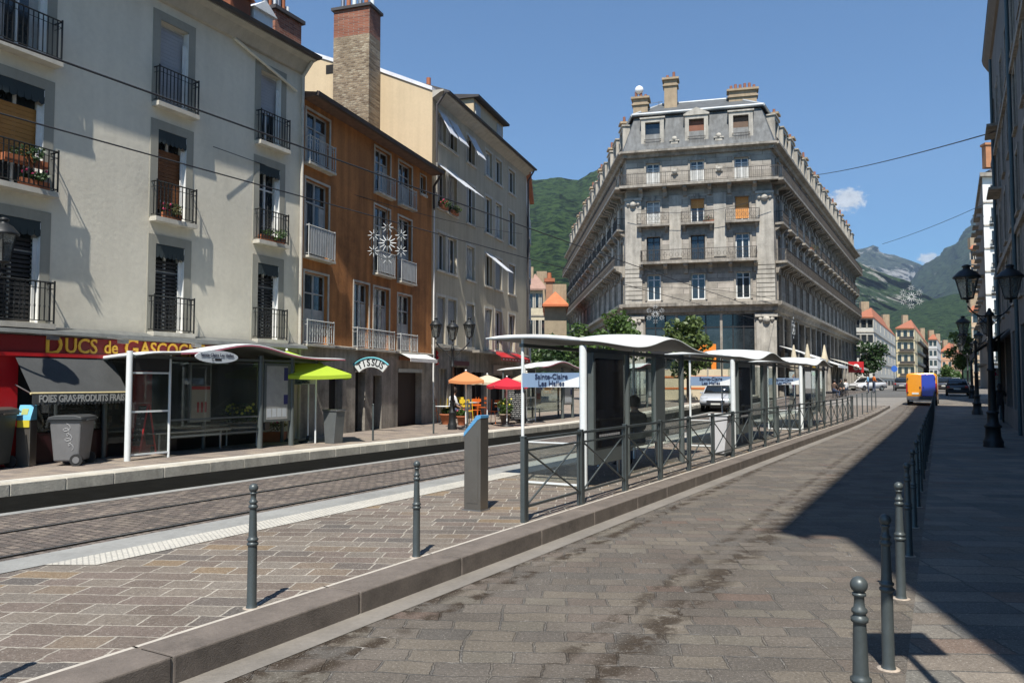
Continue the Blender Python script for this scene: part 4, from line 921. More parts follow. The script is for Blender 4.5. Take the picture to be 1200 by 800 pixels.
# gable wall (faces the camera), sloping top
gz = [(0, 0), (-9.5, 0), (-9.5, zee+.8)]
def dG(px): # depth behind facade along the gable
    r = ray(px, 100); o = FE.o; n = FE.n; return (o.y*r.x - o.x*r.y)/(n.x*r.y - n.y*r.x)
def zG(px, py):
    d = dG(px); p = FE.P(0, d, 0); r = ray(px, py); return H + r.z*p.y/r.y - PZ
top = [(0, zG(508, 106)), (dG(450), zG(450, 86)), (dG(402), zG(402, 66)), (dG(394), zG(394, 74)), (dG(368), zG(368, 66)), (-9.5, zG(368, 66)+.8)]
mb = MB(); outl = [(0, 0)] + top + [(-9.5, 0)]
mb.cprism(FE, outl, 0.002, .35); gw = mb.build('gable_wall', CRM, t)
mb = MB()
for (d0, z0), (d1, z1) in zip(top, top[1:]): mb.cprism(FE, [(d0, z0), (d1, z1), (d1, z1+.16), (d0, z0+.16)], -.05, .6)
mb.build('gable_coping', pm('white_coping', (.68, .69, .72), .6), t)
a = dG(383); z = zG(388, 78); MB().box(FE, -.02, .02, dG(382), dG(394), zG(388, 86), zG(388, 76)).build('gable_vent', DARKIN, t)
mb = MB(); mb.cprism(FE, [(0, zee-.30), (.35, zee-.08), (.5, zee-.05), (.5, zee+.02), (0, zee+.02)], 0, se1); mb.build('cornice', CORN, t)
mb = MB(); mb.cprism(FE, [(.62, zee), (.64, zee+.07), (-5, zee+2.2), (-9.5, zee+.8), (-9.5, zee)], .36, se1+.1); rf = mb.build('roof', SLATE, t)
mb = MB(); mb.tube(FE.P(.15, .55, zee-.05), FE.P(.15, .14, zee-.6), .05); mb.tube(FE.P(.15, .14, zee-.6), FE.P(.15, .14, zE(508, 190)), .05); mb.build('rain_pipe', SLATE, t)
mb = MB(); mb.tube(FE.P(se1-.1, .5, zee-.05), FE.P(se1-.1, .14, zee-.6), .05); mb.tube(FE.P(se1-.1, .14, zee-.6), FE.P(se1-.1, .14, .3), .05); mb.build('rain_pipe', SLATE, t)
PSH = pm('prop_shutter_white', (.55, .57, .60), .6)
for (ri, ci), (a, b, z0, z1) in zip(wl, ops):
    kw = dict(curtain=(.25, 0, .95)) if (ri+ci) % 3 == 0 else {}
    if ri == 0 and ci < 3: kw = dict(blind=(SHUTG, 0, .98))
    if ri == 1 and ci in (4, 5): kw = dict(blind=(SHUTG, .0, .98))
    w_ = window(t, FE, a, b, z0, z1, .18, mull=1, trans=None, fw=.045, **kw); mb = MB(); surround(mb, FE, a, b, z0, z1, .12, .015); mb.build('window_surround', CREAMP, w_)
    if (ri == 3 and ci < 3) or (ri == 2 and ci < 2) or (ri == 1 and ci == 3):     # top-hung shutters pushed out
        k = .45 if ri == 3 else 1.0; h = (z1-z0)*.92; q = MB(); an = R(28) if ri == 3 else R(50)
        q.add([FE.P(x, .03+y+e*math.cos(an), z1-zz+e*math.sin(an)) for e in (0, .03) for x, y, zz in ((a, 0, 0), (b, 0, 0), (b, h*math.sin(an), h*math.cos(an)), (a, h*math.sin(an), h*math.cos(an)))], [(0, 1, 2, 3), (7, 6, 5, 4), (0, 4, 5, 1), (1, 5, 6, 2), (2, 6, 7, 3), (3, 7, 4, 0)])
        q.build('propped_shutter', PSH, w_)
# dormer on the roof
a, b = FE.spx(553, 150), FE.spx(589, 160); z = zee
d = MB().box(FE, a+.1, b-.1, -2.2, .05, z-.05, z+1.35).build('dormer', CRM, rf)
MB().cprism(FE, [(.35, z+1.32), (.37, z+1.42), (-2.4, z+1.75), (-2.4, z+1.32)], a-.05, b+.1).build('dormer_roof', SLATE, rf)
MB().box(FE, a+.3, a+.95, .05, .09, z+.12, z+1.15).box(FE, b-1.1, b-.4, .05, .09, z+.12, z+1.15).build('dormer_window', WG, rf)
# ground floor
ge = [(FE.spx(513, 470), FE.spx(523, 470), 0, zE(518, 432)), (FE.spx(528, 470), FE.spx(546, 470), 0, zE(536, 430)), (FE.spx(552, 470), FE.spx(566, 470), 0, zE(558, 436)), (FE.spx(574, 470), FE.spx(600, 470), 0, zE(588, 440))]
mb = MB(); wall_grid(mb, FE, 0, se1, 0, ze0, ge, .3, d=.04); mb.cprism(FE, [(.04, ze0-.08), (.2, ze0-.04), (.2, ze0+.03), (0, ze0+.08)], 0, se1); mb.build('ground_floor', STG, t)
for k, (a, b, c, d) in enumerate(ge):
    f = MB().box(FE, a, b, -.28, -.24, c, d).build('shop_opening', DARKIN, t)
    MB().box(FE, a, a+.08, -.24, -.1, c, d).box(FE, b-.08, b, -.24, -.1, c, d).box(FE, (a+b)/2-.04, (a+b)/2+.04, -.24, -.1, c, d).build('opening_frame', pm('dark_wood', (.025, .014, .010), .7) if k else CREAMP, f)
MB().box(FE, FE.spx(549, 400), FE.spx(569, 400), .05, .55, zE(558, 414), zE(558, 411)).build('balcony', STG, t)
MB().box(FE, FE.spx(527, 470)-.0, FE.spx(547, 470), .05, .12, zE(536, 428), zE(536, 423)).build('shop_name_board', flat('dark_red_board', (.10, .01, .012)), t)
MB().box(FE, FE.spx(576, 430), FE.spx(598, 430), .05, .12, zE(587, 438), zE(587, 428)).build('pale_board', flat('pale_board', (.34, .28, .25)), t)
# chimney against the gable, brown roof side
sN = -.0
chimney(FE, -1.05, -.05, dG(405), dG(446), zbe-.2, zG(430, 22), 'tall rubble-stone chimney with brick top rising in front of the cream gable', (RUBBLE, BRICK), .84, 6, seed=8)
for i, (px, py, h) in enumerate(((512, 100, .9), (529, 112, .5), (564, 130, .4))):
    s_ = FE.spx(px, py, -.4); z = zee+.25
    o = MB().tube(FE.P(s_, -.8, z), FE.P(s_, -.8, z+h), .11, .1, 10).build('roof_vent', TERRA, rf)
# red awning and signs on the beige house
t = thing('awning', FE.P(8, .5, 3), 'small bright red awning high on the ground floor of the beige house', 'awning', world=True)
a, b = FE.spx(571, 420), FE.spx(606, 420); z1, z0 = zE(588, 413), zE(588, 420)
mb = MB(); slab4(mb, [FE.P(a, .06, z1), FE.P(b, .06, z1), FE.P(b, .75, z0), FE.P(a, .75, z0)], (0, 0, 1)); mb.build('canopy', BRED, t)
mb = MB().box(FE, a, b, .75, .765, z0-.18, z0+.01); mb.build('valance', DRED, t)
mb = MB()
for k in range(9): mb.box(FE, a+.25+k*(b-a-.4)/9, a+.25+k*(b-a-.4)/9+.12, .766, .77, z0-.12, z0-.06)
mb.build('valance_print', flat('print_white', (.5, .5, .5)), t)
t = thing('shop_sign', FE.P(.5, .4, 3), 'small red hanging shop sign in the shape of a leaping figure, left of the lamp', 'sign', world=True)
rs = DP(511, 419, FE.P(.6, .5, 0).y); FR = Frame((rs.x, rs.y), tuple(FE.n)[:2], rs.z)
MB().prism(FR, [(-.10, .28), (.02, .32), (.12, .2), (.04, .1), (.14, 0), (.05, -.08), (.12, -.25), (.0, -.33), (-.06, -.2), (-.12, -.3), (-.08, -.05), (-.14, .05), (-.05, .12)], -.03, .03).build('figure', REDP, t)
MB().tube(FR.P(-.4, 0, .2), FR.P(0, 0, .28), .015).build('bracket', IRONB, t)
# ================================================================== white house beyond
pw = FE.P(se1, 0, 0); FW = Frame((pw.x, pw.y), Vector((.05, 1, 0)).normalized(), PZ); sw_ = 8
t = thing('narrow_white_house', FW.P(0, 0, 0), 'narrow slice of a white-topped house with a red tiled eave behind the beige house', 'house', world=True)
zw = FW.zpx(619, 222); zm = FW.zpx(619, 262)
MB().box(FW, 0.02, sw_, -8, -.02, zm, zw).build('upper_wall', WHITEP, t); MB().box(FW, 0.02, sw_, -8, -.0, 0, zm).build('wall', STG, t)
MB().cprism(FW, [(.25, zw), (.28, zw+.12), (-4, zw+1.2), (-8, zw)], -.2, sw_).build('roof', pm('tile_red', (.34, .12, .06), .85, 0, .2, 4), t)
for k in range(3):
    for r_ in range(4): window(t, FW, 1+k*2.6, 2+k*2.6, 3+r_*2.6, 4.6+r_*2.6, -.03, detail=False)
# ================================================================== corner block
HST = brickmat('ashlar_stone', [(0, (.32, .29, .245)), (.3, (.36, .325, .275)), (.6, (.285, .258, .218)), (.85, (.385, .345, .295))], (.19, .17, .15), 1.15, .42, .018, wall=(.8, .6, 0), warp=.004, bump=.5, fine=.25, big=.34, rough=.85)
HTR = pm('weathered_trim_stone', (.31, .28, .235), .85, 0, .2, 1.2, bump=.3, bscale=18, streak=.45, grime=.42)
HPL = pm('light_pilaster_stone', (.42, .39, .335), .85, 0, .16, 1.3, bump=.25, bscale=18, streak=.3, grime=.3)
ZINC = pm('grey_mansard_zinc', (.115, .12, .12), .7, 0, .25, 1.6, streak=.4, grime=.35)
HRAIL = pm('weathered_balcony_iron', (.055, .047, .04), .6, .1, .2, 4)
R0 = XY(907, 64.4); L0 = XY(735.5, 67.4); R1 = R0 + UT*66; uL = Vector((-.016, 1, 0)).normalized(); L1 = L0 + uL*56
BZ = 0.6
FF = Frame((L0.x, L0.y), (R0-L0).normalized()[:2]); LFN = (R0-L0).length
FRt = Frame((R0.x, R0.y), tuple(UT)[:2]); FLf = Frame((L1.x, L1.y), tuple(-uL)[:2])
ZT = dict(c=8.15, A=11.95, B=15.15, C=18.45, E=21.45, M=24.75)
t = thing('corner_apartment_block', (L0+R0)/2, 'large grey-brown stone apartment block with iron balconies and mansard roof between two streets', 'apartment building', world=True)
BB = t
ROWS = [(8.75, 10.95), (12.0, 14.15), (15.2, 17.2), (18.5, 20.45)]
OBL = pm('bright_orange_blind', (.62, .27, .07), .7, 0, .08, 3); WALLM = []; rest = MB(); rest_g = MB()
def hauss(F, L, centers, near_fn, name, wfr=1.15, front=False):
    ops = []
    for c in centers:
        for z0, z1 in ROWS: ops.append((c-wfr/2, c+wfr/2, z0, z1))
    mb = MB(); wall_grid(mb, F, 0, L, ZT['c']-.2, ZT['E'], ops, .3); mb.build('wall', HST, BB)
    # storefront zone
    gops = []
    cs = [0] + [(a+b)/2 for a, b in zip(centers, centers[1:])] + [L]
    mb = MB(); pw_ = .75 if not front else .2
    gl = MB(); frm = MB()
    for a, b in zip(cs, cs[1:]):
        a2 = a+(1.5 if a == 0 and front else pw_/2+.2*(a == 0)); b2 = b-(1.5 if b == L and front else pw_/2)
        gops.append((a2, b2, BZ+.1, 7.5))
        gl.quad(F.P(a2, -.35, 0), F.P(b2, -.35, 0), F.P(b2, -.35, 7.5), F.P(a2, -.35, 7.5))
        frm.box(F, a2, b2, -.35, -.2, 3.9, 4.5); 
        for k in (1, 2): x = a2+(b2-a2)*k/3; frm.box(F, x-.05, x+.05, -.34, -.26, 0, 7.5)
        frm.box(F, a2, b2, -.34, -.28, 6.4, 6.5)
    wall_grid(mb, F, 0, L, 0, ZT['c']-.2, gops, .4); mb.build('ground_floor', HTR, BB)
    g = gl.build('shop_glazing', WIN, BB); frm.build('glazing_frame', BLACKP, g)
    # cornices and balconies
    pr = lambda z, d, h: [(0, z-h), (d*.35, z-h), (d*.5, z-h*.55), (d, z-h*.35), (d, z), (0, z)]
    e = 0
    mb = MB(); mb.cprism(F, pr(ZT['c']+.3, .75, .75), -.35, L+.35); mb.build('cornice', HTR, BB)
    mb = MB(); mb.cprism(F, pr(ZT['E'], .75, .5), -.45, L+.45); mb.build('eaves_cornice', HTR, BB)
    for lev, key, d in ((0, 'A', .95), (2, 'C', 1.05)):
        z = ZT[key]; m = .0 if key == 'C' else 1.25
        a0, a1 = (-.5, L+.5) if key == 'C' else (m, L-m)
        br = []
        for a, b in zip([m]+centers, centers+[L-m]): br += [(a+b)/2] if not front else []
        for c in centers: br += [c-1.0, c+1.0]
        s = MB().box(F, a0, a1, 0, d, z-.22, z-.02); 
        for a in br: s.cprism(F, [(0, z-1.0), (.2, z-.98), (.28, z-.6), (d*.8, z-.4), (d*.85, z-.22), (0, z-.22)], a-.16, a+.16)
        o = s.build('balcony', HTR, BB)
        r = MB(); q = d-.06; H_ = .95
        r.box(F, a0, a1, q-.025, q+.025, z+H_-.04, z+H_); r.box(F, a0, a1, q-.02, q+.02, z+.05, z+.08)
        n = int((a1-a0)/.16)
        for i in range(n+1): a = a0+(a1-a0)*i/n; w = .022 if i % 12 == 0 else .009; r.box(F, a-w, a+w, q-w, q+w, z, z+H_)
        for a in (a0+.02, a1-.02): 
            for k in range(7): r.box(F, a-.009, a+.009, q*k/7-.009, q*k/7+.009, z, z+H_)
            r.box(F, a-.02, a+.02, 0, q, z+H_-.04, z+H_)
        if key == 'A':
            for i in range(0, n, 3):
                a = a0+(a1-a0)*(i+.5)/n
                for j in range(6): t0, t1 = j*math.pi/3, (j+1)*math.pi/3; r.tube(F.P(a+.14*math.cos(t0), q, z+.5+.2*math.sin(t0)), F.P(a+.14*math.cos(t1), q, z+.5+.2*math.sin(t1)), .012, .012, 3, caps=False)
        r.build('balcony_railing', HRAIL, o)
    for i, c in enumerate(centers):
        z = ZT['B']; near = near_fn(c)
        s = MB().box(F, c-1.35, c+1.35, 0, .7, z-.2, z-.02)
        for a in (c-1.1, c+1.1): s.cprism(F, [(0, z-.7), (.3, z-.5), (.55, z-.2), (0, z-.2)], a-.12, a+.12)
        r = MB(); q = .65; r.box(F, c-1.33, c+1.33, q-.02, q+.02, z+.88, z+.92); r.box(F, c-1.33, c+1.33, q-.015, q+.015, z+.05, z+.08)
        for k in range(18): a = c-1.33+2.66*k/17; r.box(F, a-.009, a+.009, q-.009, q+.009, z, z+.9)
        for a in (c-1.32, c+1.32):
            r.box(F, a-.02, a+.02, 0, q, z+.88, z+.92)
            for k in range(4): r.box(F, a-.009, a+.009, q*k/4-.009, q*k/4+.009, z, z+.9)
        for k in range(1, 17, 2):
            a = c-1.33+2.66*k/17
            for j in range(6): t0, t1 = j*math.pi/3, (j+1)*math.pi/3; r.tube(F.P(a+.13*math.cos(t0), q, z+.45+.2*math.sin(t0)), F.P(a+.13*math.cos(t1), q, z+.45+.2*math.sin(t1)), .011, .011, 3, caps=False)
        if near: o = s.build('balcony', HTR, BB); r.build('balcony_railing', HRAIL, o)
        else:
            WALLM.append((s, r))
        trs = []
        for (z0, z1) in ROWS[:]:
            tr = MB(); trs.append(tr)
            tr.box(F, c-wfr/2-.16, c-wfr/2, 0, .08, z0, z1); tr.box(F, c+wfr/2, c+wfr/2+.16, 0, .08, z0, z1); tr.box(F, c-wfr/2-.16, c+wfr/2+.16, 0, .10, z1, z1+.22)
            tr.box(F, c-.16, c+.16, .02, .18, z1-.02, z1+.42)
        if not near: WALLM.extend([(q_, None) for q_ in trs])
        for ri, (z0, z1) in enumerate(ROWS):
            if near:
                kw = {}
                if front and ri == 2 and i == 1: kw = dict(blind=(OBL, .62, .99))
                elif front and ri == 2 and i == 2: kw = dict(blind=(OBL, .10, .99))
                elif front and ri == 3: kw = dict(curtain=(.8, .0, .75))
                elif front and ri == 2: kw = dict(curtain=(.8, .0, .9))
                elif RIN.random() < .45: kw = dict(curtain=(RIN.choice([.2, .8]), 0, .9))
                fr_ = BLACKP if (front and ri == 1 and i < 2) else WHITEP
                w_ = window(BB, F, c-wfr/2+.02, c+wfr/2-.02, z0, z1, .26, frame=fr_, fw=.085, trans=.8, **kw); trs[ri].build('window_surround', HTR, w_)
            else:
                rest.box(F, c-.5, c-.44, -.26, -.2, z0, z1).box(F, c+.44, c+.5, -.26, -.2, z0, z1).box(F, c-.04, c+.04, -.26, -.2, z0, z1)
                rest_g.quad(F.P(c-wfr/2, -.25, z0), F.P(c+wfr/2, -.25, z0), F.P(c+wfr/2, -.25, z1), F.P(c-wfr/2, -.25, z1))
    # panels between bays
    for a, b in zip(centers, centers[1:]):
        m_ = (a+b)/2; pn = MB()
        if not near_fn(m_): continue
        pn.box(F, m_-.5, m_+.5, 0, .07, 12.3, 17.6)
        pn.box(F, m_-.28, m_+.28, 0, .12, 19.4, 19.9).ball(F.P(m_, .1, 19.55), .22, 8)
        pn.build('wall_panel', HPL, BB)
cx = [FF.spx(p, 300) for p in (766, 818, 870.5)]
hauss(FF, LFN, cx, lambda c: True, 'front', front=True)
LR = 66; nb = 17; cR = [2.6 + (LR-5)*i/(nb-1) for i in range(nb)]
hauss(FRt, LR, cR, lambda c: c < 24, 'right', wfr=1.2)
LL = 56; nb = 14; cL = [2.6 + (LL-5)*i/(nb-1) for i in range(nb)]
hauss(FLf, LL, cL, lambda c: c > LL-14, 'left', wfr=1.2)
a_, b_ = MB(), MB()
def merge(dst, src):
    o = len(dst.v); dst.v += src.v; dst.f += [tuple(i+o for i in f) for f in src.f]; dst.sm += src.sm; dst.mi += src.mi
for s, r in WALLM:
    merge(a_, s)
    if r: merge(b_, r)
o = a_.build('far_stonework', HTR, BB); o['kind'] = 'stuff'; o = b_.build('far_balcony_railing', HRAIL, BB); o['kind'] = 'stuff'
o = rest.build('far_window_frame', WHITEP, BB); o['kind'] = 'stuff'; o = rest_g.build('far_window_pane', WIN, BB); o['kind'] = 'stuff'
# corner pilasters with carved capitals
for a0, a1 in ((-.12, 1.25), (LFN-1.25, LFN+.12)):
    mb = MB()
    mb.box(FF, a0, a1, -.1, .16, ZT['A']-.25, 17.3)
    mb.box(FF, a0-.05, a1+.05, -.1, .26, 17.3, 17.5); c = (a0+a1)/2; mb.ball(FF.P(c, .2, 16.95), .3, 10); mb.ball(FF.P(c-.42, .18, 17.0), .18, 8); mb.ball(FF.P(c+.42, .18, 17.0), .18, 8)
    for k in range(9): mb.box(FF, a0-.03, a1+.03, -.1, .20, 8.5+k*.37, 8.5+k*.37+.31)
    mb.box(FF, a0-.1, a1+.1, -.1, .14, BZ, 6.9); mb.box(FF, a0-.2, a1+.2, -.1, .26, 7.2, 7.45); mb.ball(FF.P(c, .18, 6.95), .32, 10); mb.ball(FF.P(c-.45, .16, 7.0), .18, 8); mb.ball(FF.P(c+.45, .16, 7.0), .18, 8)
    mb.build('corner_pilaster', HPL, BB)
# mansard
def poly(ins, z):
    c = [L0, R0, R1, L1]; out = []
    ns = [FF.n, FRt.n, (R1-L1).normalized().cross(Vector((0, 0, 1)))*-1, FLf.n]
    ds = [(R0-L0).normalized(), UT, (L1-R1).normalized(), -uL]
    nn = [FF.n, FRt.n, Vector((0, 1, 0)), FLf.n]
    for i in range(4):
        n1, n2 = nn[i-1], nn[i]; p = c[i]; e1 = n1.dot(p)-ins; e2 = n2.dot(p)-ins
        det = n1.x*n2.y-n1.y*n2.x; out.append(Vector(((e1*n2.y-e2*n1.y)/det, (n1.x*e2-n2.x*e1)/det, z)))
    return out
pA, pB, pC = poly(-.3, ZT['E']+.02), poly(.85, ZT['M']), poly(3.6, ZT['M']+1.95)
mb = MB(); mb.add(pA+pB, [(i, (i+1) % 4, (i+1) % 4+4, i+4) for i in range(4)]); ms = mb.build('mansard', ZINC, BB)
pB2 = poly(.6, ZT['M']+.02); pB3 = poly(.6, ZT['M']+.2)
mb = MB(); mb.add(pB2+pB3+pC, [(i, (i+1) % 4, (i+1) % 4+4, i+4) for i in range(4)]+[(i+4, (i+1) % 4+4, (i+1) % 4+8, i+8) for i in range(4)]+[(8, 9, 10, 11)]); mb.build('upper_roof', pm('upper_slate', (.085, .09, .092), .7, 0, .2, 1.5), BB)
mb = MB()
for i in range(4): mb.tube(pB3[i], pC[i], .12, .12, 6); mb.tube(pB3[i], pB3[(i+1) % 4], .13, .13, 6); mb.tube(pC[i], pC[(i+1) % 4], .12, .12, 6)
mb.build('roof_ridge', pm('pale_zinc', (.40, .42, .43), .5, .2), BB)
def dormer(F, c, ped, near, blind=None):
    z0, z1 = ZT['E']+.3, ZT['E']+2.45; w = .62
    m = MB(); m.box(F, c-w-.34, c-w, -.9, .05, z0-.2, z1+.1); m.box(F, c+w, c+w+.34, -.9, .05, z0-.2, z1+.1); m.box(F, c-w-.34, c+w+.34, -.9, .05, z1+.1, z1+.4); m.box(F, c-w-.44, c+w+.44, -.9, .15, z1+.4, z1+.52)
    if ped: m.prism(F, [(c-w-.44, z1+.52), (c+w+.44, z1+.52), (c, z1+1.05)], -.9, .15)
    m.box(F, c-w, c+w, -.9, .02, z0-.2, z0)
    if not near: return m
    d = m.build('dormer', HPL, BB)
    window(d, F, c-w, c+w, z0, z1, .25, frame=WHITEP if not blind else HRAIL, fw=.07, trans=None, name='dormer_window') if False else None
    MB().box(F, c-w, c+w, -.3, -.25, z0, z1).build('dormer_pane', blind or WIN, d)
    r = MB(); r.box(F, c-w-.1, c+w+.1, .12, .15, z0+.7, z0+.75)
    for k in range(12): a = c-w-.08+(2*w+.16)*k/11; r.box(F, a-.012, a+.012, .12, .145, z0-.15, z0+.72)
    r.build('dormer_railing', HRAIL, d); return None
RBL = pm('rust_blind', (.20, .075, .04), .7)
dormer(FF, cx[0], False, True); dormer(FF, cx[1], True, True, RBL); dormer(FF, cx[2], False, True, pm('brown_curtain', (.14, .09, .06), .8))
fd = MB()
for c in cR:
    k = dormer(FRt, c, False, c < 16)
    if k: merge(fd, k)
for c in cL:
    k = dormer(FLf, c, False, c > LL-16)
    if k: merge(fd, k)
o = fd.build('far_dormer', HPL, BB); o['kind'] = 'stuff'
for m_ in [(cx[0]+cx[1])/2, (cx[1]+cx[2])/2]: MB().box(FF, m_-.3, m_+.3, -.5, .15, ZT['E']+.5, ZT['E']+.75).box(FF, m_-.4, m_+.4, -.5, .2, ZT['E']+.75, ZT['E']+.85).ball(FF.P(m_, .05, ZT['E']+.95), .25, 8).build('roof_vent', HPL, BB)
# chimneys on the block: parts of its roof
CHS = pm('ochre_chimney_stone', (.34, .26, .17), .85, 0, .18, 2, streak=.2); CHB = pm('clay_brown', (.24, .10, .065), .8)
def bchim(F, s0, s1, d0, d1, z0, z1, pots, seed):
    rnd = random.Random(seed); c = MB().box(F, s0, s1, d0, d1, z0, z1).box(F, s0-.12, s1+.12, d0-.12, d1+.12, z1-.55, z1-.42).box(F, s0-.18, s1+.18, d0-.18, d1+.18, z1, z1+.18).build('chimney', CHS, BB)
    m = MB(); ls = abs(s1-s0) > abs(d1-d0)
    for i in range(pots):
        k = (i+.5)/pots; p = F.P(s0+(s1-s0)*k, (d0+d1)/2, z1+.18) if ls else F.P((s0+s1)/2, d0+(d1-d0)*k, z1+.18); m.tube(p, p+Vector((0, 0, rnd.uniform(.35, .7))), .14, .12, 8)
    m.build('chimney_pots', CHB, c)
s_ = FF.spx(786, 110, -2.5); bchim(FF, s_-.55, s_+.55, -3.2, -2.2, 23.4, FF.zpx(786, 95, -2.5), 2, 1)
s_ = FF.spx(749, 130, -1.6); bchim(FF, s_-.5, s_+.75, -2.6, -1.4, 23.0, FF.zpx(749, 117, -1.6), 3, 2)
s_ = FF.spx(868, 110, -3); bchim(FF, s_-1.0, s_+1.3, -3.3, -2.5, 23.6, FF.zpx(872, 106, -2.5), 6, 3)
for i, c in enumerate(range(4, 62, 4)):
    bchim(FRt, c+.3, c+1.1, -2.6, -.25, 22.4, 25.2 if i % 2 == 0 else 24.5, 4, 10+i)
for i, c in enumerate(range(3, 54, 4)):
    bchim(FLf, LL-c-1.3, LL-c-.5, -2.4, -.2, 22.4, 25.2 if i % 2 == 0 else 24.4, 4, 30+i)
# satellite globe and aerial
MB().ball(FF.P(FF.spx(748.5, 104, -1.6), -2, FF.zpx(748.5, 104, -1.6)), .38, 16).build('roof_globe', flat('white_globe', (.8, .8, .8)), BB)
m = MB(); p = FF.P(FF.spx(772, 110, -3), -3, 24.5); m.tube(p, p+Vector((0, 0, 2.3)), .03, .03, 5); m.tube(p+Vector((-.9, 0, 2.1)), p+Vector((.3, 0, 2.3)), .02, .02, 4); m.build('aerial', STEEL, BB)
# shop bits on the right side and front

# ================================================================== right-hand block (casts the street shadow)
EV = 2.2; rb_o = Vector((EV+.37, 0, 0)); R_s0 = -.6; R_s1 = 46.6
FRB = Frame(tuple(rb_o + UT*R_s1)[:2], tuple(-UT)[:2]); LRB = R_s1-R_s0
HB = 18.7
t = thing('grey_street_block', FRB.P(0, 0, 0), 'tall dark grey building along the shaded side of the street at the right edge', 'apartment building', world=True)
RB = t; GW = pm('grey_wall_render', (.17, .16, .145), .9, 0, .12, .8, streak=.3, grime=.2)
ops = []; wn = []
for k in range(7):
    for r_ in range(6):
        a = 1.2+3.4*k; z = 4.9+2.9*r_
        if z+2 < HB-.8: ops.append((a, a+1.1, z, z+2.1)); wn.append((a, z))
gops = [(1.0+4.5*k, 4.6+4.5*k, .8, 3.9) for k in range(6)]
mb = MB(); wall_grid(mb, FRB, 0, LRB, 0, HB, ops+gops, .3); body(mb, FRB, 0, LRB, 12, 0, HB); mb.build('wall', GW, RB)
for a, z in wn:
    w_ = window(RB, FRB, a, a+1.1, z, z+2.1, .25, frame=pm('dull_frame', (.25, .26, .25), .6), fw=.07, trans=None); mb = MB(); surround(mb, FRB, a, a+1.1, z, z+2.1, .16, .04); mb.build('window_surround', STG, w_)
mb = MB(); mb.cprism(FRB, [(0, HB-.55), (.1, HB-.5), (.30, HB-.15), (.34, HB), (0, HB)], -.3, LRB+1.2); mb.build('eaves_cornice', pm('brown_soffit', (.16, .125, .09), .8, 0, .15, 2), RB)
mb = MB(); mb.cprism(FRB, [(.34, HB+.01), (.36, HB+.12), (-5, HB+1.2), (-12, HB+.15), (-12, HB+.01)], -.3, LRB+1.2); mb.build('roof', SLATE, RB)
for i, a in enumerate((2.6, 14.5)): MB().tube(FRB.P(a, .12, 0), FRB.P(a, .12, HB-.9), .07).build('rain_pipe', pm('blue_grey_pipe', (.05, .08, .09), .5), RB)
for z in (7.4, 13.2): MB().box(FRB, 0, 26, 0, .12, z-.25, z).build('string_course', STG, RB)
for z in (10.7, 13.6):
    m = MB().box(FRB, 3.8, 6.2, 0, .5, z-.12, z); m.build('balcony', STG, RB)
for k, (a, b, c, d) in enumerate(gops): f = MB().box(FRB, a, b, -.3, -.25, c, d).build('shop_window', WIN, RB)
# awning, boards and chimney there
t = thing('awning', FRB.P(3, 0, 3), 'dark slanting shop awning projecting from the shaded building at the right edge', 'awning', world=True)
m = MB(); slab4(m, [FRB.P(-.2, .05, 4.1), FRB.P(9, .05, 4.1), FRB.P(9, 1.3, 3.2), FRB.P(-.2, 1.3, 3.2)], (0, 0, 1)); m.build('canopy', CANV, t)
MB().box(FRB, -.2, 9, 1.3, 1.32, 2.95, 3.22).build('valance', CANV, t)
for px, py0, py1, w_, m_, l, tx, Y in ((1164, 399, 412, 1.0, flat('dark_blue_board', (.06, .075, .10)), 'dark blue-grey shop board above the white pink-lettered poster board', None, 39.5), (1165, 431, 458, .95, flat('white_board', (.62, .63, .62)), 'white poster board with pink lettering beside the standing person on the right walk', 'pink', 39)):
    q = DP(px, (py0+py1)/2, Y); w_ = 14*Y/FPX/2; hh = (py1-py0)*Y/FPX/2
    F = Frame((q.x, q.y), (1, 0), q.z)
    t = thing('sign_board', (q.x, q.y, q.z-hh), l, 'sign', world=True)
    MB().box(F, -w_, w_, -.05, .05, -hh, hh).build('board', m_, t)
    if tx:
        m = MB(); text_into(m, '355', F, 0, .055, hh*.55, hh*.75, thick=.003, offset=.01, sx=1.1); text_into(m, '\u2014', F, 0, .055, hh*.1, .3, thick=.003); m.build('board_lettering', flat('pink_letters', (.5, .02, .12)), t)
    MB().tube(F.P(0, -.08, -hh-1.6), F.P(0, -.08, hh), .05).build('pole', BLACKP, t)
F2 = Frame(tuple(Vector((4.5, 0, 0)) + UT*71)[:2], tuple(-UT)[:2])
t = thing('street_house', F2.P(0, 0, 0), 'shaded house behind the grey block on the right, only a sliver showing', 'house', world=True)
ops = [(1+3*k, 2.1+3*k, 4.5+3*r_, 6.5+3*r_) for k in range(5) for r_ in range(5)]
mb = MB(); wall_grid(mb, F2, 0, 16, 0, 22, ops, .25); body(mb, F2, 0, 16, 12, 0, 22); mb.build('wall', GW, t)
for (a, b, c, d) in ops: window(t, F2, a, b, c, d, .2, frame=MATS['dull_frame'], trans=None, detail=False)
mb = MB(); mb.cprism(F2, [(.5, 22), (.5, 22.2), (-5, 24), (-12, 22.2), (-12, 22)], -.3, 16.3); mb.build('roof', SLATE, t)
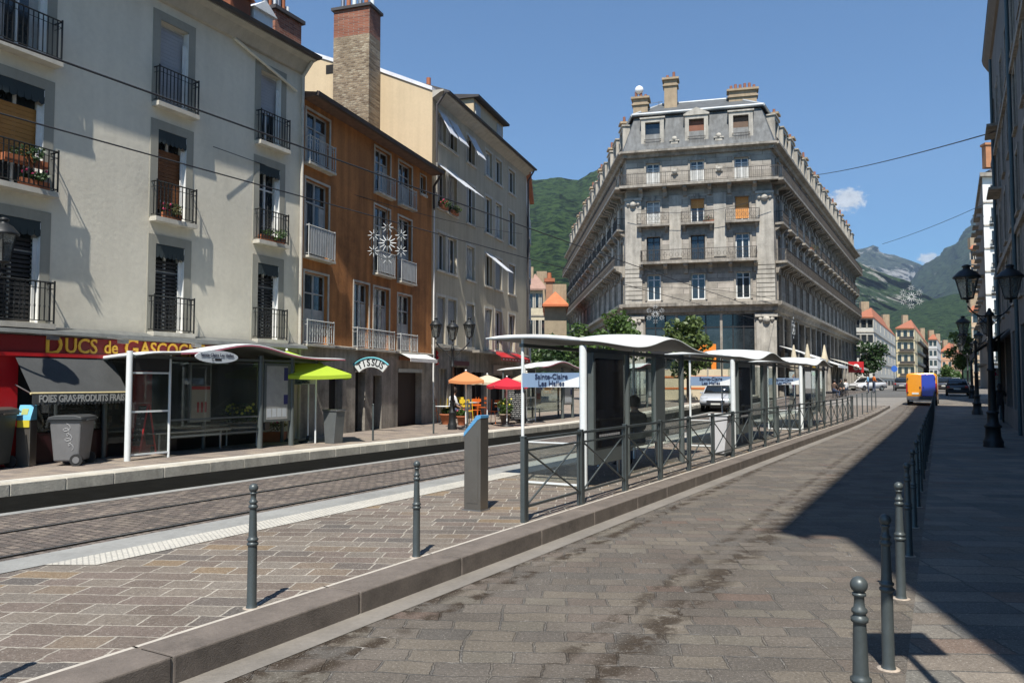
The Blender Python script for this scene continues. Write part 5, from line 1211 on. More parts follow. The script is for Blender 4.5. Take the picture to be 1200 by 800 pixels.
# ================================================================== white block farther on the right
XW = 5.4; o1 = Vector((XW, 0, 0)) + UT*118; uW = Vector((1, -.05, 0)).normalized()
q = XY(1157, 104); FWt = Frame((q.x, q.y), uW[:2]); HW = (448-205)/FPX*104+H
t = thing('white_apartment_block', q, 'tall white apartment block with dark balcony rails seen past the right-hand lamps', 'apartment building', world=True)
ops = [(1.0+k*3.0, 2.1+k*3.0, 4.5+3.05*r_, 6.6+3.05*r_) for k in range(4) for r_ in range(8)]
mb = MB(); wall_grid(mb, FWt, 0, 14, 0, HW, ops, .25); mb.build('wall', pm('bright_white_render', (.74, .74, .70), .8, 0, .06, .7, streak=.12), t)
for (a, b, c, d) in ops[:24]: window(t, FWt, a, b, c, d, .2, trans=None, detail=False, fw=.08)
FWs = Frame(tuple(FWt.P(0, 0, 0) + UT*32)[:2], tuple(-UT)[:2])
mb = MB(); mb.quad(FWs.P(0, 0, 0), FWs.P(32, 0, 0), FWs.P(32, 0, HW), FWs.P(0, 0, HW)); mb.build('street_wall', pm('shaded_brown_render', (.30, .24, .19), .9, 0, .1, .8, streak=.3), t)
for r_ in range(8):
    z = 4.4+3.05*r_
    MB().box(FWt, .0, 14, 0, .08, z-.3, z-.1).build('ledge', HTR, t)
    for k in range(4): MB().box(FWs, 3+k*7, 7+k*7, 0, .8, z-.15, z).build('balcony', HTR, t)
for r_ in range(7):
    z = 4.4+3.05*r_
    for k in range(4):
        mb = MB(); a = .7+k*3; mb.box(FWt, a, a+1.7, .3, .34, z+.75, z+.9)
        for j in range(9): mb.box(FWt, a+j*.2, a+j*.2+.05, .3, .33, z, z+.8)
        mb.box(FWt, a, a+1.7, 0, .36, z-.1, z)
        mb.build('balcony_railing', IRONB, t)
a_ = FWt.P(-.6, .6, HW); b_ = FWt.P(14, .6, HW); c_ = b_ + UT*32; d_ = a_ + UT*32; zz = Vector((0, 0, .5)); mb = MB(); mb.add([a_, b_, c_, d_, a_+zz, b_+zz, c_+zz, d_+zz], [(0, 1, 2, 3), (7, 6, 5, 4), (0, 4, 5, 1), (1, 5, 6, 2), (2, 6, 7, 3), (3, 7, 4, 0)]); mb.build('cornice', HTR, t)
k_ = [a_+zz+Vector((.7, 1, 0)), b_+zz+Vector((0, 1, 0)), c_+zz, d_+zz]; m_ = sum(k_, Vector())/4; mb = MB(); mb.add(k_+[p.lerp(Vector((m_.x, m_.y, p.z)), .35)+Vector((0, 0, 2.4)) for p in k_], [(7, 6, 5, 4), (0, 4, 5, 1), (1, 5, 6, 2), (2, 6, 7, 3), (3, 7, 4, 0)]); mb.build('roof', SLATE, t)
MB().box(FWt, 1.1, 2.1, -2, -1, HW+1.6, HW+4.6).box(FWt, .95, 2.25, -2.15, -.85, HW+4.6, HW+4.9).build('chimney', pm('orange_chimney', (.42, .19, .09), .8), t)
def simple_block(name, label, pxa, pxb, pxc, pytop, Y, uF, wallm, roofm, rows, roofh=2.2, floors=None, over=.7, cat='house', colsF=3, colsS=5, bal=False, side=1, depth=None, L=None):
    """front face from pxa to pxb facing the camera, street face receding from pxb to pxc"""
    qa, qb = XY(pxa, Y), XY(pxb, Y); Fr = Frame((qa.x, qa.y), (1, 0)); Lf = qb.x-qa.x; Hh = (448-pytop)/FPX*Y+H
    us = Vector((uF, 1, 0)).normalized()
    r = (pxc-600)/FPX; d = (r*qb.y-qb.x)/(us.x-r*us.y)
    t = thing(name, qb, label, cat, world=True)
    fh = Hh/rows
    def face(F, L, nc):
        ops = [((i+.5)*L/nc-.5, (i+.5)*L/nc+.5, r_*fh+fh*.28, r_*fh+fh*.82) for i in range(nc) for r_ in range(1, rows)]
        mb = MB(); wall_grid(mb, F, 0, L, 0, Hh, ops, .2); w = mb.build('wall', wallm, t)
        for o_ in ops:
            wn_ = MB().box(F, o_[0], o_[1], -.15, -.12, o_[2], o_[3]).build('window', WIN, t)
            MB().box(F, o_[0]-.16, o_[0], .0, .04, o_[2], o_[3]).build('shutter', CREAMP, wn_); MB().box(F, o_[1], o_[1]+.16, .0, .04, o_[2], o_[3]).build('shutter', CREAMP, wn_)
        for r_ in range(1, rows): MB().box(F, 0, L, 0, .12, r_*fh-.12, r_*fh+.05).build('string_course', HTR, t)
        if bal:
            for r_ in range(1, rows): MB().box(F, L*.1, L*.9, 0, .8, r_*fh+.1, r_*fh+.2).box(F, L*.1, L*.9, .76, .8, r_*fh+.25, r_*fh+.95).build('balcony', HRAIL, t)
        g = MB()
        for i in range(nc): g.box(F, (i+.15)*L/nc, (i+.85)*L/nc, .0, .03, .2, fh*.8)
        g.build('shop_window', DARKIN, t)
    face(Fr, Lf, colsF)
    far = qb + us*d; Fs = Frame((qb.x, qb.y), us[:2]); face(Fs, d, colsS)
    mb = MB(); a = qa; c = [Vector((qa.x, qa.y, 0)), Vector((qb.x, qb.y, 0)), far, far+Vector((qa.x-qb.x, 0, 0))]
    ctr = sum(c, Vector())/4; out = [p+(p-ctr).normalized()*over for p in c]
    w_ = min(.75, 1)
    mid = [c[0].lerp(c[3], .25)*.5+c[1].lerp(c[2], .25)*.5, c[0].lerp(c[3], .75)*.5+c[1].lerp(c[2], .75)*.5]
    v = [p+Vector((0, 0, Hh)) for p in out]+[p+Vector((0, 0, Hh+roofh)) for p in mid]+[p+Vector((0, 0, Hh-.25)) for p in out]
    mb.add(v, [(0, 1, 4), (1, 2, 5, 4), (2, 3, 5), (3, 0, 4, 5), (6, 7, 1, 0), (7, 8, 2, 1), (8, 9, 3, 2), (9, 6, 0, 3), (6, 7, 8, 9)]); mb.build('roof', roofm, t)
    mb = MB(); mb.quad(c[2], c[3], c[3]+Vector((0, 0, Hh)), c[2]+Vector((0, 0, Hh))); mb.quad(c[3], c[0], c[0]+Vector((0, 0, Hh)), c[3]+Vector((0, 0, Hh))); mb.build('rear_wall', wallm, t)
    for k in (.2, .7):
        p = c[0].lerp(c[2], k); Fk = Frame((p.x, p.y), (1, 0)); MB().box(Fk, -.8, .8, -.5, .5, Hh, Hh+roofh+.9).build('chimney', CHS, t)
    return t
TRED = pm('tile_red', (.34, .12, .06), .85, 0, .2, 4)
CRW = pm('off_white_render', (.50, .49, .44), .85, 0, .08, .5); YEL = pm('pale_yellow_render', (.55, .46, .27), .85, 0, .08, .5); ORR = pm('salmon_render', (.55, .30, .17), .85, 0, .08, .5); PGR = pm('pale_grey_render', (.47, .47, .46), .85, 0, .08, .5)
simple_block('apartment_house', 'off-white apartment house with a red hipped roof, first beyond the corner block', 1001, 1024, 1050, 371, 150, .549, CRW, TRED, 5, roofh=3.2, colsF=3, colsS=6)
simple_block('apartment_house', 'pale yellow apartment house with red roof and dark balconies, behind the van', 1050, 1072, 1090, 384, 215, .56, YEL, TRED, 5, roofh=4.5, colsF=3, colsS=6, bal=True)
simple_block('apartment_house', 'narrow pale grey house just right of the yellow one', 1088, 1098, 1103, 397, 262, .57, PGR, TRED, 5, roofh=2.5, colsF=2, colsS=3)
simple_block('apartment_house', 'salmon house with a low red roof at the far end of the street', 1102, 1116, 1127, 411, 300, .68, ORR, TRED, 4, roofh=3.5, colsF=2, colsS=4)
simple_block('apartment_house', 'tall orange-brown house peeping out left of the white block', 1141, 1149, 1153, 290, 170, .75, pm('orange_brown_render', (.36, .22, .12), .85), TRED, 9, roofh=1.5, colsF=2, colsS=2)
simple_block('house', 'small house with a red roof just left of the nearest lamp pole', 1139, 1149, 1153, 364, 150, .75, pm('peach_render', (.52, .38, .25), .85), TRED, 5, roofh=2, colsF=1, colsS=2)
simple_block('house', 'cream house with pinkish tiles seen in the gap left of the corner block', 612, 640, 644, 338, 118, .1, pm('cream_wall', (.52, .46, .33), .85), pm('pinkish_tiles', (.30, .19, .15), .9), 4, roofh=2.6, colsF=4, colsS=2)
t = simple_block('house', 'low pavilion with a bright orange tiled hip roof beside the corner block', 639, 662, 664, 367, 104, .05, pm('pavilion_wall', (.30, .24, .16), .85), pm('orange_tiles', (.50, .15, .06), .85), 3, roofh=1.9, colsF=2, colsS=1, over=1.0)
q = XY(644, 100); FK = Frame((q.x, q.y), (1, 0))
t = thing('brick_chimney', q, 'slender pale brick chimney rising beside the orange tiled roof', 'chimney', world=True)
MB().box(FK, -.45, .45, -.4, .4, 0, (448-330)/FPX*100+H).build('stack', pm('pale_brick', (.30, .18, .11), .85), t); MB().box(FK, -.65, .65, -.6, .6, (448-330)/FPX*100+H, (448-326)/FPX*100+H).build('cap', TRED, t); MB().tube(FK.P(0, 0, (448-326)/FPX*100+H), FK.P(0, 0, (448-319)/FPX*100+H), .3, .25).build('chimney_pot', TERRA, t)
# ================================================================== mountains
def mountmat(name, c1, c2, rock, rk, sc1):
    m, nt, b = nodes_of(name); pos = N_(nt, 'ShaderNodeNewGeometry').outputs['Position']
    n = N_(nt, 'ShaderNodeTexNoise', i_Scale=sc1, i_Detail=12., i_Roughness=.75); lk(nt, pos, n.inputs['Vector'])
    r = N_(nt, 'ShaderNodeMapRange', i_1=.42, i_2=.56); lk(nt, n.outputs['Fac'], r.inputs[0])
    mx = N_(nt, 'ShaderNodeMix', data_type='RGBA'); lk(nt, r.outputs[0], mx.inputs[0]); mx.inputs[6].default_value = rgb(c1); mx.inputs[7].default_value = rgb(c2)
    n2 = N_(nt, 'ShaderNodeTexNoise', i_Scale=sc1*.10, i_Detail=14., i_Roughness=.74); mp = N_(nt, 'ShaderNodeMapping'); mp.inputs['Scale'].default_value = (1, 1, 1.6); lk(nt, pos, mp.inputs['Vector']); lk(nt, mp.outputs[0], n2.inputs['Vector'])
    r2 = N_(nt, 'ShaderNodeMapRange', i_1=rk, i_2=rk+.035); lk(nt, n2.outputs['Fac'], r2.inputs[0])
    m2 = N_(nt, 'ShaderNodeMix', data_type='RGBA'); lk(nt, r2.outputs[0], m2.inputs[0]); lk(nt, mx.outputs[2], m2.inputs[6]); m2.inputs[7].default_value = rgb(rock)
    lk(nt, m2.outputs[2], b.inputs['Base Color']); b.inputs['Roughness'].default_value = .95; b.inputs['Specular IOR Level'].default_value = .1
    bp = N_(nt, 'ShaderNodeBump', i_Strength=1., i_Distance=.9/sc1); lk(nt, n.outputs['Fac'], bp.inputs['Height']); lk(nt, bp.outputs[0], b.inputs['Normal'])
    return m
def ridge(name, prof, Yr_, Yb, mat, amp=.05, nscale=4., seed=0, step=2.0, nj=60, label=None):
    pxs = [prof[0][0]+step*i for i in range(int((prof[-1][0]-prof[0][0])/step)+1)]
    def pr(px):
        for (a, ya), (b, yb) in zip(prof, prof[1:]):
            if px <= b: k = (px-a)/(b-a); return ya+(yb-ya)*k
        return prof[-1][1]
    v = []
    for px in pxs:
        y = pr(px); zt = (448-y)/FPX*Yr_
        for j in range(nj+6):
            k = j/nj
            Y = Yb+(Yr_-Yb)*k; z = zt*(k**1.15) if k <= 1 else zt*(1-(k-1)*4)
            sc_ = zt*amp*min(1, 3*k)*(1 if k < .97 else .35)
            X = (px-600)/FPX*Y
            p = Vector((X, Y, z))*nscale/Yr_
            nn = noise.fractal(p+Vector((seed, 0, 0)), 1.0, 2.1, 7) + .5*(1-2*abs(noise.noise(p*1.7+Vector((seed+9, 3, 1)))))
            v.append((X, Y + nn*Yr_*amp*.4, z + nn*sc_))
    m = nj+6; f = [(i*m+j, i*m+j+1, (i+1)*m+j+1, (i+1)*m+j) for i in range(len(pxs)-1) for j in range(m-1)]
    mb = MB(); mb.add(v, f, smooth=True); o = mb.build(name, mat, rn=False); o['kind'] = 'structure'; return o
M1 = mountmat('forest_near', (.004, .012, .005), (.05, .088, .024), (.16, .16, .12), .70, .055)
M2 = mountmat('forest_rocky', (.004, .012, .005), (.048, .08, .028), (.30, .285, .25), .545, .06)
M3 = mountmat('forest_far', (.005, .012, .007), (.045, .068, .032), (.17, .17, .15), .62, .03)
M4 = mountmat('alpine_rock', (.010, .018, .010), (.065, .08, .05), (.30, .295, .28), .52, .02)
ridge('hill', [(430, 260), (560, 222), (612, 209), (640, 206), (655, 204.5), (667, 207), (678, 208), (688, 202), (700, 196), (740, 178), (800, 190), (860, 235), (905, 300), (940, 345), (960, 430)], 2600, 500, M1, .09, 16, 2)
ridge('mountain', [(900, 380), (960, 300), (1000, 293), (1012, 290), (1024, 286), (1032, 288), (1045, 294), (1060, 297), (1072, 303), (1078, 308), (1090, 316), (1120, 340), (1160, 380)], 9000, 5000, M4, .07, 26, 5, nj=70)
ridge('mountain', [(1040, 400), (1070, 345), (1082, 318), (1090, 311), (1104, 302), (1115, 295), (1130, 278), (1146, 262), (1165, 245), (1200, 215), (1240, 200), (1290, 230)], 6500, 3000, M3, .06, 20, 8, nj=80)
ridge('mountain', [(860, 380), (930, 320), (985, 292), (1005, 302), (1030, 313), (1050, 325), (1070, 336), (1090, 342), (1120, 356), (1180, 390)], 3200, 1400, M2, .11, 15, 11, nj=90)
ridge('hill', [(980, 420), (1030, 372), (1060, 360), (1090, 352), (1120, 345), (1150, 338), (1200, 320), (1260, 330)], 2400, 1200, mountmat('forest_valley', (.004, .012, .005), (.045, .08, .026), (.26, .25, .22), .60, .07), .06, 9, 21, nj=60)
hv = MB().box(Frame((0, 0), (1, 0)), -6500, 6500, -11500, 1500, -80, 3200)
HZ = hv.build('haze', pm('x_tmp', (.1, .1, .1))); HZ.data.materials.clear(); HZ['kind'] = 'stuff'
HZ.location = (0, 0, 0)
m = bpy.data.materials.new('haze_air'); m.use_nodes = True; nt = m.node_tree; nt.nodes.clear(); oo = N_(nt, 'ShaderNodeOutputMaterial'); pv = N_(nt, 'ShaderNodeVolumePrincipled'); pv.inputs['Color'].default_value = (.58, .76, .98, 1); pv.inputs['Density'].default_value = 4.8e-5; pv.inputs['Anisotropy'].default_value = .2; lk(nt, pv.outputs[0], oo.inputs['Volume']); HZ.data.materials.append(m)
# ================================================================== trees
BARK = pm('bark', (.07, .055, .04), .9, 0, .25, 8, bump=.5)
def tree(loc, h, r, label, leaf=LEAF, n=2600, size=.16, seed=1, trunk=.14, clumps=16, low=.35, group=None):
    rnd = random.Random(seed); t = thing('tree', loc, label, 'tree', group)
    mb = MB(); mb.tube((0, 0, 0), (0, 0, h*.55), trunk, trunk*.6, 8)
    cl = []
    for i in range(clumps):
        a = rnd.uniform(0, 6.28); q = rnd.uniform(.2, .8)*r; z = h*(low+rnd.random()*(1-low)*.85); k = 1-abs((z/h-.62))*1.1
        c = Vector((math.cos(a)*q*max(.3, k), math.sin(a)*q*max(.3, k), z)); cl.append(c); mb.tube((0, 0, min(h*.5, z*.7)), c, trunk*.35, .02, 5)
    mb.build('trunk', BARK, t)
    mb = MB()
    for c in cl: leaves(mb, c, r*.42, r*.42, r*.36, n//clumps, size, rnd, .15)
    mb.build('crown', leaf, t); return t
for px, pt, pb, Y, r, l, lf, sd in ((722, 360, 470, 50, 2.1, 'broad leafy street tree rising behind the first island shelter roof', LEAF, 1), (690, 375, 470, 56, 1.8, 'street tree left of the broad one, partly hidden by the shelter roof', LEAF, 2), (806, 366, 470, 52, 1.7, 'street tree with yellow-green leaves between the first two island shelter roofs', leafmat('leaf_spring', (.05, .09, .02), (.16, .21, .07)), 3),
                                    (1017, 399, 455, 118, 3.0, 'dark rounded tree in front of the off-white apartment house', LEAF2, 4), (634, 396, 470, 88, 3.4, 'green tree in the gap behind the left shelter sign', LEAF, 5), (660, 398, 470, 84, 2.6, 'small green tree at the foot of the orange-roofed pavilion', LEAF2, 6),
                                    (1112, 430, 462, 150, 2.6, 'green tree at the far end of the street, right of the grey house', LEAF, 7), (1127, 384, 462, 125, 2.4, 'light green tree behind the lamps on the right side', leafmat('leaf_bright', (.07, .12, .02), (.14, .2, .04)), 8)):
    q = XY(px, Y); z = hz(Y); top = (448-pt)/FPX*Y+H-z
    tree((q.x, Y, z), top, r, l, lf, 2600 if Y < 70 else 1500, .17 if Y < 70 else .28, sd)
# ================================================================== cafe, props
def chair(col, name):
    t = thing('cafe_chair', (0, 0, 0), 'x', 'chair', 'cafe chairs on the terrace'); m = flat('chair_'+name, col, .4)
    MB().box(W0, -.2, .2, -.2, .2, .45, .47).build('seat', m, t, bev=.006)
    MB().box(W0, -.2, .2, .19, .205, .78, .90).box(W0, -.2, .2, .19, .205, .62, .69).build('backrest', m, t)
    for x in (-1, 1):
        for y in (-1, 1): MB().tube((x*.22, y*-.24, 0), (x*.18, y*-.17, .46 if y > 0 else .90), .012, .012, 6).build('leg', m, t)
    return t
def table(name='cafe_table'):
    t = thing(name, (0, 0, 0), 'x', 'table', 'cafe tables on the terrace')
    MB().lathe((0, 0, 0), [(.34, .71), (.35, .72), (.35, .735), (.0, .736)], 20).build('table_top', ALU, t); MB().tube((0, 0, .02), (0, 0, .71), .025).build('pedestal', IRONB, t)
    for k in range(3): a = k*2.1; MB().tube((0, 0, .1), (math.cos(a)*.28, math.sin(a)*.28, .015), .015).build('leg', IRONB, t)
    return t
CH_O, CH_Y = chair((.62, .13, .02), 'orange'), chair((.65, .46, .03), 'yellow'); TB = table()
def gp(px, py): return G(px, py, PZ)
chs = [(CH_O, 503, 495, -40, 'orange metal cafe chair at the left end of the terrace'), (CH_Y, 512, 492, 30, 'yellow metal cafe chair next to the leftmost orange one'), (CH_Y, 524, 493, 140, 'yellow metal cafe chair behind the man in white'), (CH_Y, 546, 496, 200, 'yellow metal cafe chair right of the street lamp'), (CH_O, 556, 494, 160, 'orange metal cafe chair beside the yellow one right of the lamp'), (CH_O, 564, 490, 110, 'orange metal cafe chair under the red parasol'), (CH_O, 578, 496, 60, 'orange metal cafe chair left of the flower pot with green leaves'), (CH_Y, 538, 490, 0, 'yellow metal cafe chair half hidden by the lamp pole'), (CH_O, 533, 487, 20, 'orange metal cafe chair at the back by the cafe wall')]
for c, px, py, r, l in chs: p = gp(px, py); place(c, USED, p, R(r), l, None, 1.08)
for px, py, l in ((520, 497, 'round cafe table beside the man in white'), (553, 490, 'round cafe table between yellow and orange chairs'), (588, 491, 'round cafe table under the red parasol')): place(TB, USED, gp(px, py), 0, l, None)
def parasol(p, zt, w, drop, mat, label, square=True, rz=0., pole=ALU, cat='parasol', group=None, n=4, ball=True):
    t = thing('parasol', p, label, cat, group); t.rotation_euler.z = rz
    z = zt-p.z
    MB().tube((0, 0, .03), (0, 0, z-.02), .022, .022, 8).build('pole', pole, t); MB().lathe((0, 0, 0), [(.26, 0), (.26, .05), (.05, .08), (.04, .2)], 16).build('base', IRONB, t)
    mb = MB(); v = [(0, 0, z)]; 
    ks = 6
    pts = []
    for i in range(n):
        a0 = 2*math.pi*(i+.5)/n
        c0 = Vector((math.cos(a0), math.sin(a0), 0))*w/math.cos(math.pi/n)
        c1 = Vector((math.cos(a0+2*math.pi/n), math.sin(a0+2*math.pi/n), 0))*w/math.cos(math.pi/n)
        g = []
        for j in range(ks+1):
            k = j/ks; row = []
            for i2 in range(ks+1):
                q = (c0.lerp(c1, i2/ks))*k; sag = -.05*math.sin(math.pi*i2/ks)*k*k
                row.append((q.x, q.y, z-drop*(k**.92)+sag+.02*math.sin(k*3)))
            g.append(row)
        mb.add([p_ for row in g for p_ in row], [(j*(ks+1)+i2, j*(ks+1)+i2+1, (j+1)*(ks+1)+i2+1, (j+1)*(ks+1)+i2) for j in range(ks) for i2 in range(ks)], smooth=False)
        e = g[-1]
        mb.add([x for p_ in e for x in (p_, (p_[0]*1.0, p_[1]*1.0, p_[2]-.10))], [(2*i2, 2*i2+2, 2*i2+3, 2*i2+1) for i2 in range(ks)])
    mb.build('canopy', mat, t, rn=False)
    rb = MB()
    for i in range(n): a0 = 2*math.pi*(i+.5)/n; c = Vector((math.cos(a0), math.sin(a0), 0))*w/math.cos(math.pi/n); rb.tube((0, 0, z-.06), (c.x, c.y, z-drop-.02), .010, .010, 4)
    rb.build('ribs', ALU, t); MB().ball((0, 0, z+.03), .04, 8).build('finial', ALU, t)
    return t
def fabric(name, c):
    m, nt, b = nodes_of(name); b.inputs['Base Color'].default_value = (*c, 1); b.inputs['Roughness'].default_value = .85
    tr = N_(nt, 'ShaderNodeBsdfTranslucent'); tr.inputs[0].default_value = (*c, 1); ms = N_(nt, 'ShaderNodeMixShader'); ms.inputs[0].default_value = .35
    lk(nt, b.outputs[0], ms.inputs[1]); lk(nt, tr.outputs[0], ms.inputs[2]); lk(nt, ms.outputs[0], nt.nodes['Material Output'].inputs[0]); return m
def ps(px, pyt, pyb, hw, Y, mat, label, rz=.2):
    c = DP(px, pyt, Y); zb = DP(px, pyb, Y).z; parasol(Vector((c.x, c.y, PZ)), c.z, hw*Y/FPX, c.z-zb-.08, mat, label, rz=rz)
F_O, F_W, F_R, F_G = fabric('peach_fabric', (.72, .30, .12)), fabric('ivory_fabric', (.74, .66, .50)), fabric('red_fabric', (.62, .025, .05)), fabric('lime_fabric', (.46, .62, .045))
ps(546, 435, 448, 20, 28.5, F_O, 'peach orange cafe parasol right of the three-lantern lamp', .1)
ps(571, 439, 449, 17, 32., F_W, 'ivory cafe parasol between the peach and the red ones', .3)
ps(594, 442, 454, 20, 30.5, F_R, 'bright red cafe parasol', .25)
ps(617, 436, 447, 17, 33, F_W, 'ivory cafe parasol right of the red one, partly behind the blue name sign', .1)
ps(613, 446, 450, 6, 35, F_O, 'small orange parasol peeping out beside the red one', .1)
ps(362, 422, 442, 43, 22.3, F_G, 'large lime green parasol, right one of the pair behind the nearest left shelter', .35)
ps(336, 411, 430, 38, 22.9, F_G, 'large lime green parasol, left one of the pair behind the nearest left shelter', .35)
SIGN_B = pm('slate_board', (.02, .022, .022), .8); CHALK = flat('chalk', (.34, .34, .33))
def aboard(p, w, h, rz, label, frame, lines):
    t = thing('a_board', p, label, 'chalkboard'); t.rotation_euler.z = rz; an = .18
    for sg in (-1, 1):
        q = MB(); pt = lambda x, z, o=0.: Vector((x, sg*(-(h-z)*an-.02)-sg*o, z))
        q.tube(pt(-w/2, 0), pt(-w/2, h), .022, .022, 6); q.tube(pt(w/2, 0), pt(w/2, h), .022, .022, 6); q.tube(pt(-w/2, h), pt(w/2, h), .025, .025, 6); q.tube(pt(-w/2, .2), pt(w/2, .2), .02, .02, 6); q.build('frame', frame, t)
        if sg > 0 or True:
            b = MB(); b.add([pt(-w/2, .2), pt(w/2, .2), pt(w/2, h), pt(-w/2, h), pt(-w/2, .2, .012), pt(w/2, .2, .012), pt(w/2, h, .012), pt(-w/2, h, .012)], [(0, 1, 2, 3), (7, 6, 5, 4), (0, 4, 5, 1), (1, 5, 6, 2), (2, 6, 7, 3), (3, 7, 4, 0)]); bo = b.build('board', SIGN_B, t)
            if sg > 0 and lines:
                rnd = random.Random(4); m = MB()
                for i in range(lines):
                    z = h-.08-(h-.3)*i/lines; x = -w/2+.06
                    while x < w/2-.1:
                        L_ = rnd.uniform(.015, .12); y_ = pt(0, z).y-.018
                        m.quad((x, y_, z), (x+L_, y_, z+rnd.uniform(-.01, .01)), (x+L_, y_-.001, z+.03), (x, y_-.001, z+.022)); x += L_+rnd.uniform(.012, .06)
                m.build('chalk_writing', CHALK, bo)
    return t
aboard(gp(605, 496), .72, 1.35, -.1, 'large black chalkboard menu beside the cafe terrace', BLACKP, 13)
aboard(G(163, 532, PZ), .60, 1.15, -.5, 'red-framed chalkboard standing behind the near end of the left shelter', BRED, 7)
for px, py, r, h, lr, lh, fl, l, lf, sd in ((524, 497, .30, .42, .22, .12, None, 'wide terracotta pot left of the lamp base', LEAF, 1), (541, 498, .2, .36, .2, .15, (FLP, 8), 'terracotta pot with red blossom right of the lamp base', LEAF, 2), (592, 497, .22, .42, .32, .36, (FLY, 10), 'clay pot with tall green leaves and orange flowers left of the chalkboard', LEAF, 3),
                                        (516, 484, .25, .4, .5, .95, None, 'large bushy olive-leaved potted shrub behind the cafe chairs', LEAFY, 4), (544, 484, .25, .4, .42, .8, None, 'second bushy olive-leaved potted shrub at the cafe wall', LEAFY, 5)):
    potted(gp(px, py), l, r, h, lr, lh, 420, lf, TERRA if sd != 3 else pm('pale_clay', (.28, .22, .16), .8), fl, seed=sd, size=.06)
# planters behind the left shelter
for px, py, l, fl, sd in ((283, 522, 'planter with clipped greenery and yellow flowers behind the left shelter', (FLY, 46), 7), (317, 517, 'low planter with pink and white flowers behind the shelter bench', (FLP, 14), 8)):
    p = G(px, py, PZ); t = thing('planter', p, l, 'planter', world=True); F = Frame((p.x, p.y), (1, 0), PZ); w_ = .68 if sd == 7 else .42
    hb = .42 if sd == 7 else .05
    if sd == 7:
        MB().box(F, -w_, w_, -.2, .2, hb, hb+.2).build('trough', IRONB, t)
        for x in (-.4, .4): MB().tube(F.P(x, 0, 0), F.P(x, 0, hb), .02).build('leg', ALU, t)
    else: MB().box(F, -w_, w_, -.2, .2, 0, .28).build('trough', TERRA, t)
    rnd = random.Random(sd); mb = MB(); z0 = hb+.22
    leaves(mb, F.P(0, 0, z0+.18), w_*1.05, .3, .30 if sd == 7 else .16, 900 if sd == 7 else 350, .045, rnd, .1); mb.build('foliage', LEAF if sd == 7 else LEAFY, t)
    f = MB(); g = MB()
    for i in range(fl[1]): q = F.P(rnd.uniform(-w_, w_), rnd.uniform(-.25, .25), z0+rnd.uniform(.22, .46) if sd == 7 else z0+rnd.uniform(.2, .42)); (f if i % 3 or sd == 7 else g).ball(q, .04, 6)
    f.build('blossom', fl[0], t)
    if g.v: g.build('white_blossom', FLW, t)
# litter bin column
p = G(391, 519, PZ); t = thing('litter_bin', p, 'tapered grey metal litter bin at the far end of the nearest left shelter', 'bin', world=True); F = Frame((p.x, p.y), NT[:2], PZ)
BING = pm('bin_grey', (.13, .14, .14), .45, .2, .08, 4)
MB().prism(F, [(-.16, 0), (.16, 0), (.24, .88), (-.24, .88)], -.18, .18).build('body', BING, t, bev=.01); MB().box(F, -.26, .26, -.2, .2, .88, .93).build('lid', STEEL, t, bev=.01)
p = G(846, 532, ISLZ); t = thing('litter_bin', p, 'pale grey tapered cabinet standing on the island between the first two shelters', 'bin', world=True); F = Frame((p.x, p.y), NI[:2], ISLZ)
PG = pm('pale_grey_panel', (.50, .50, .51), .5, 0, .06, 3)
MB().prism(F, [(-.15, 0.04), (.15, .04), (.24, .92), (-.2, .92)], -.35, .35).build('body', PG, t, bev=.02); MB().box(F, -.22, .26, -.37, .37, .92, .96).build('lid', ALU, t, bev=.01); MB().box(F, -.17, .17, -.3, .3, 0, .04).build('foot', IRON, t)
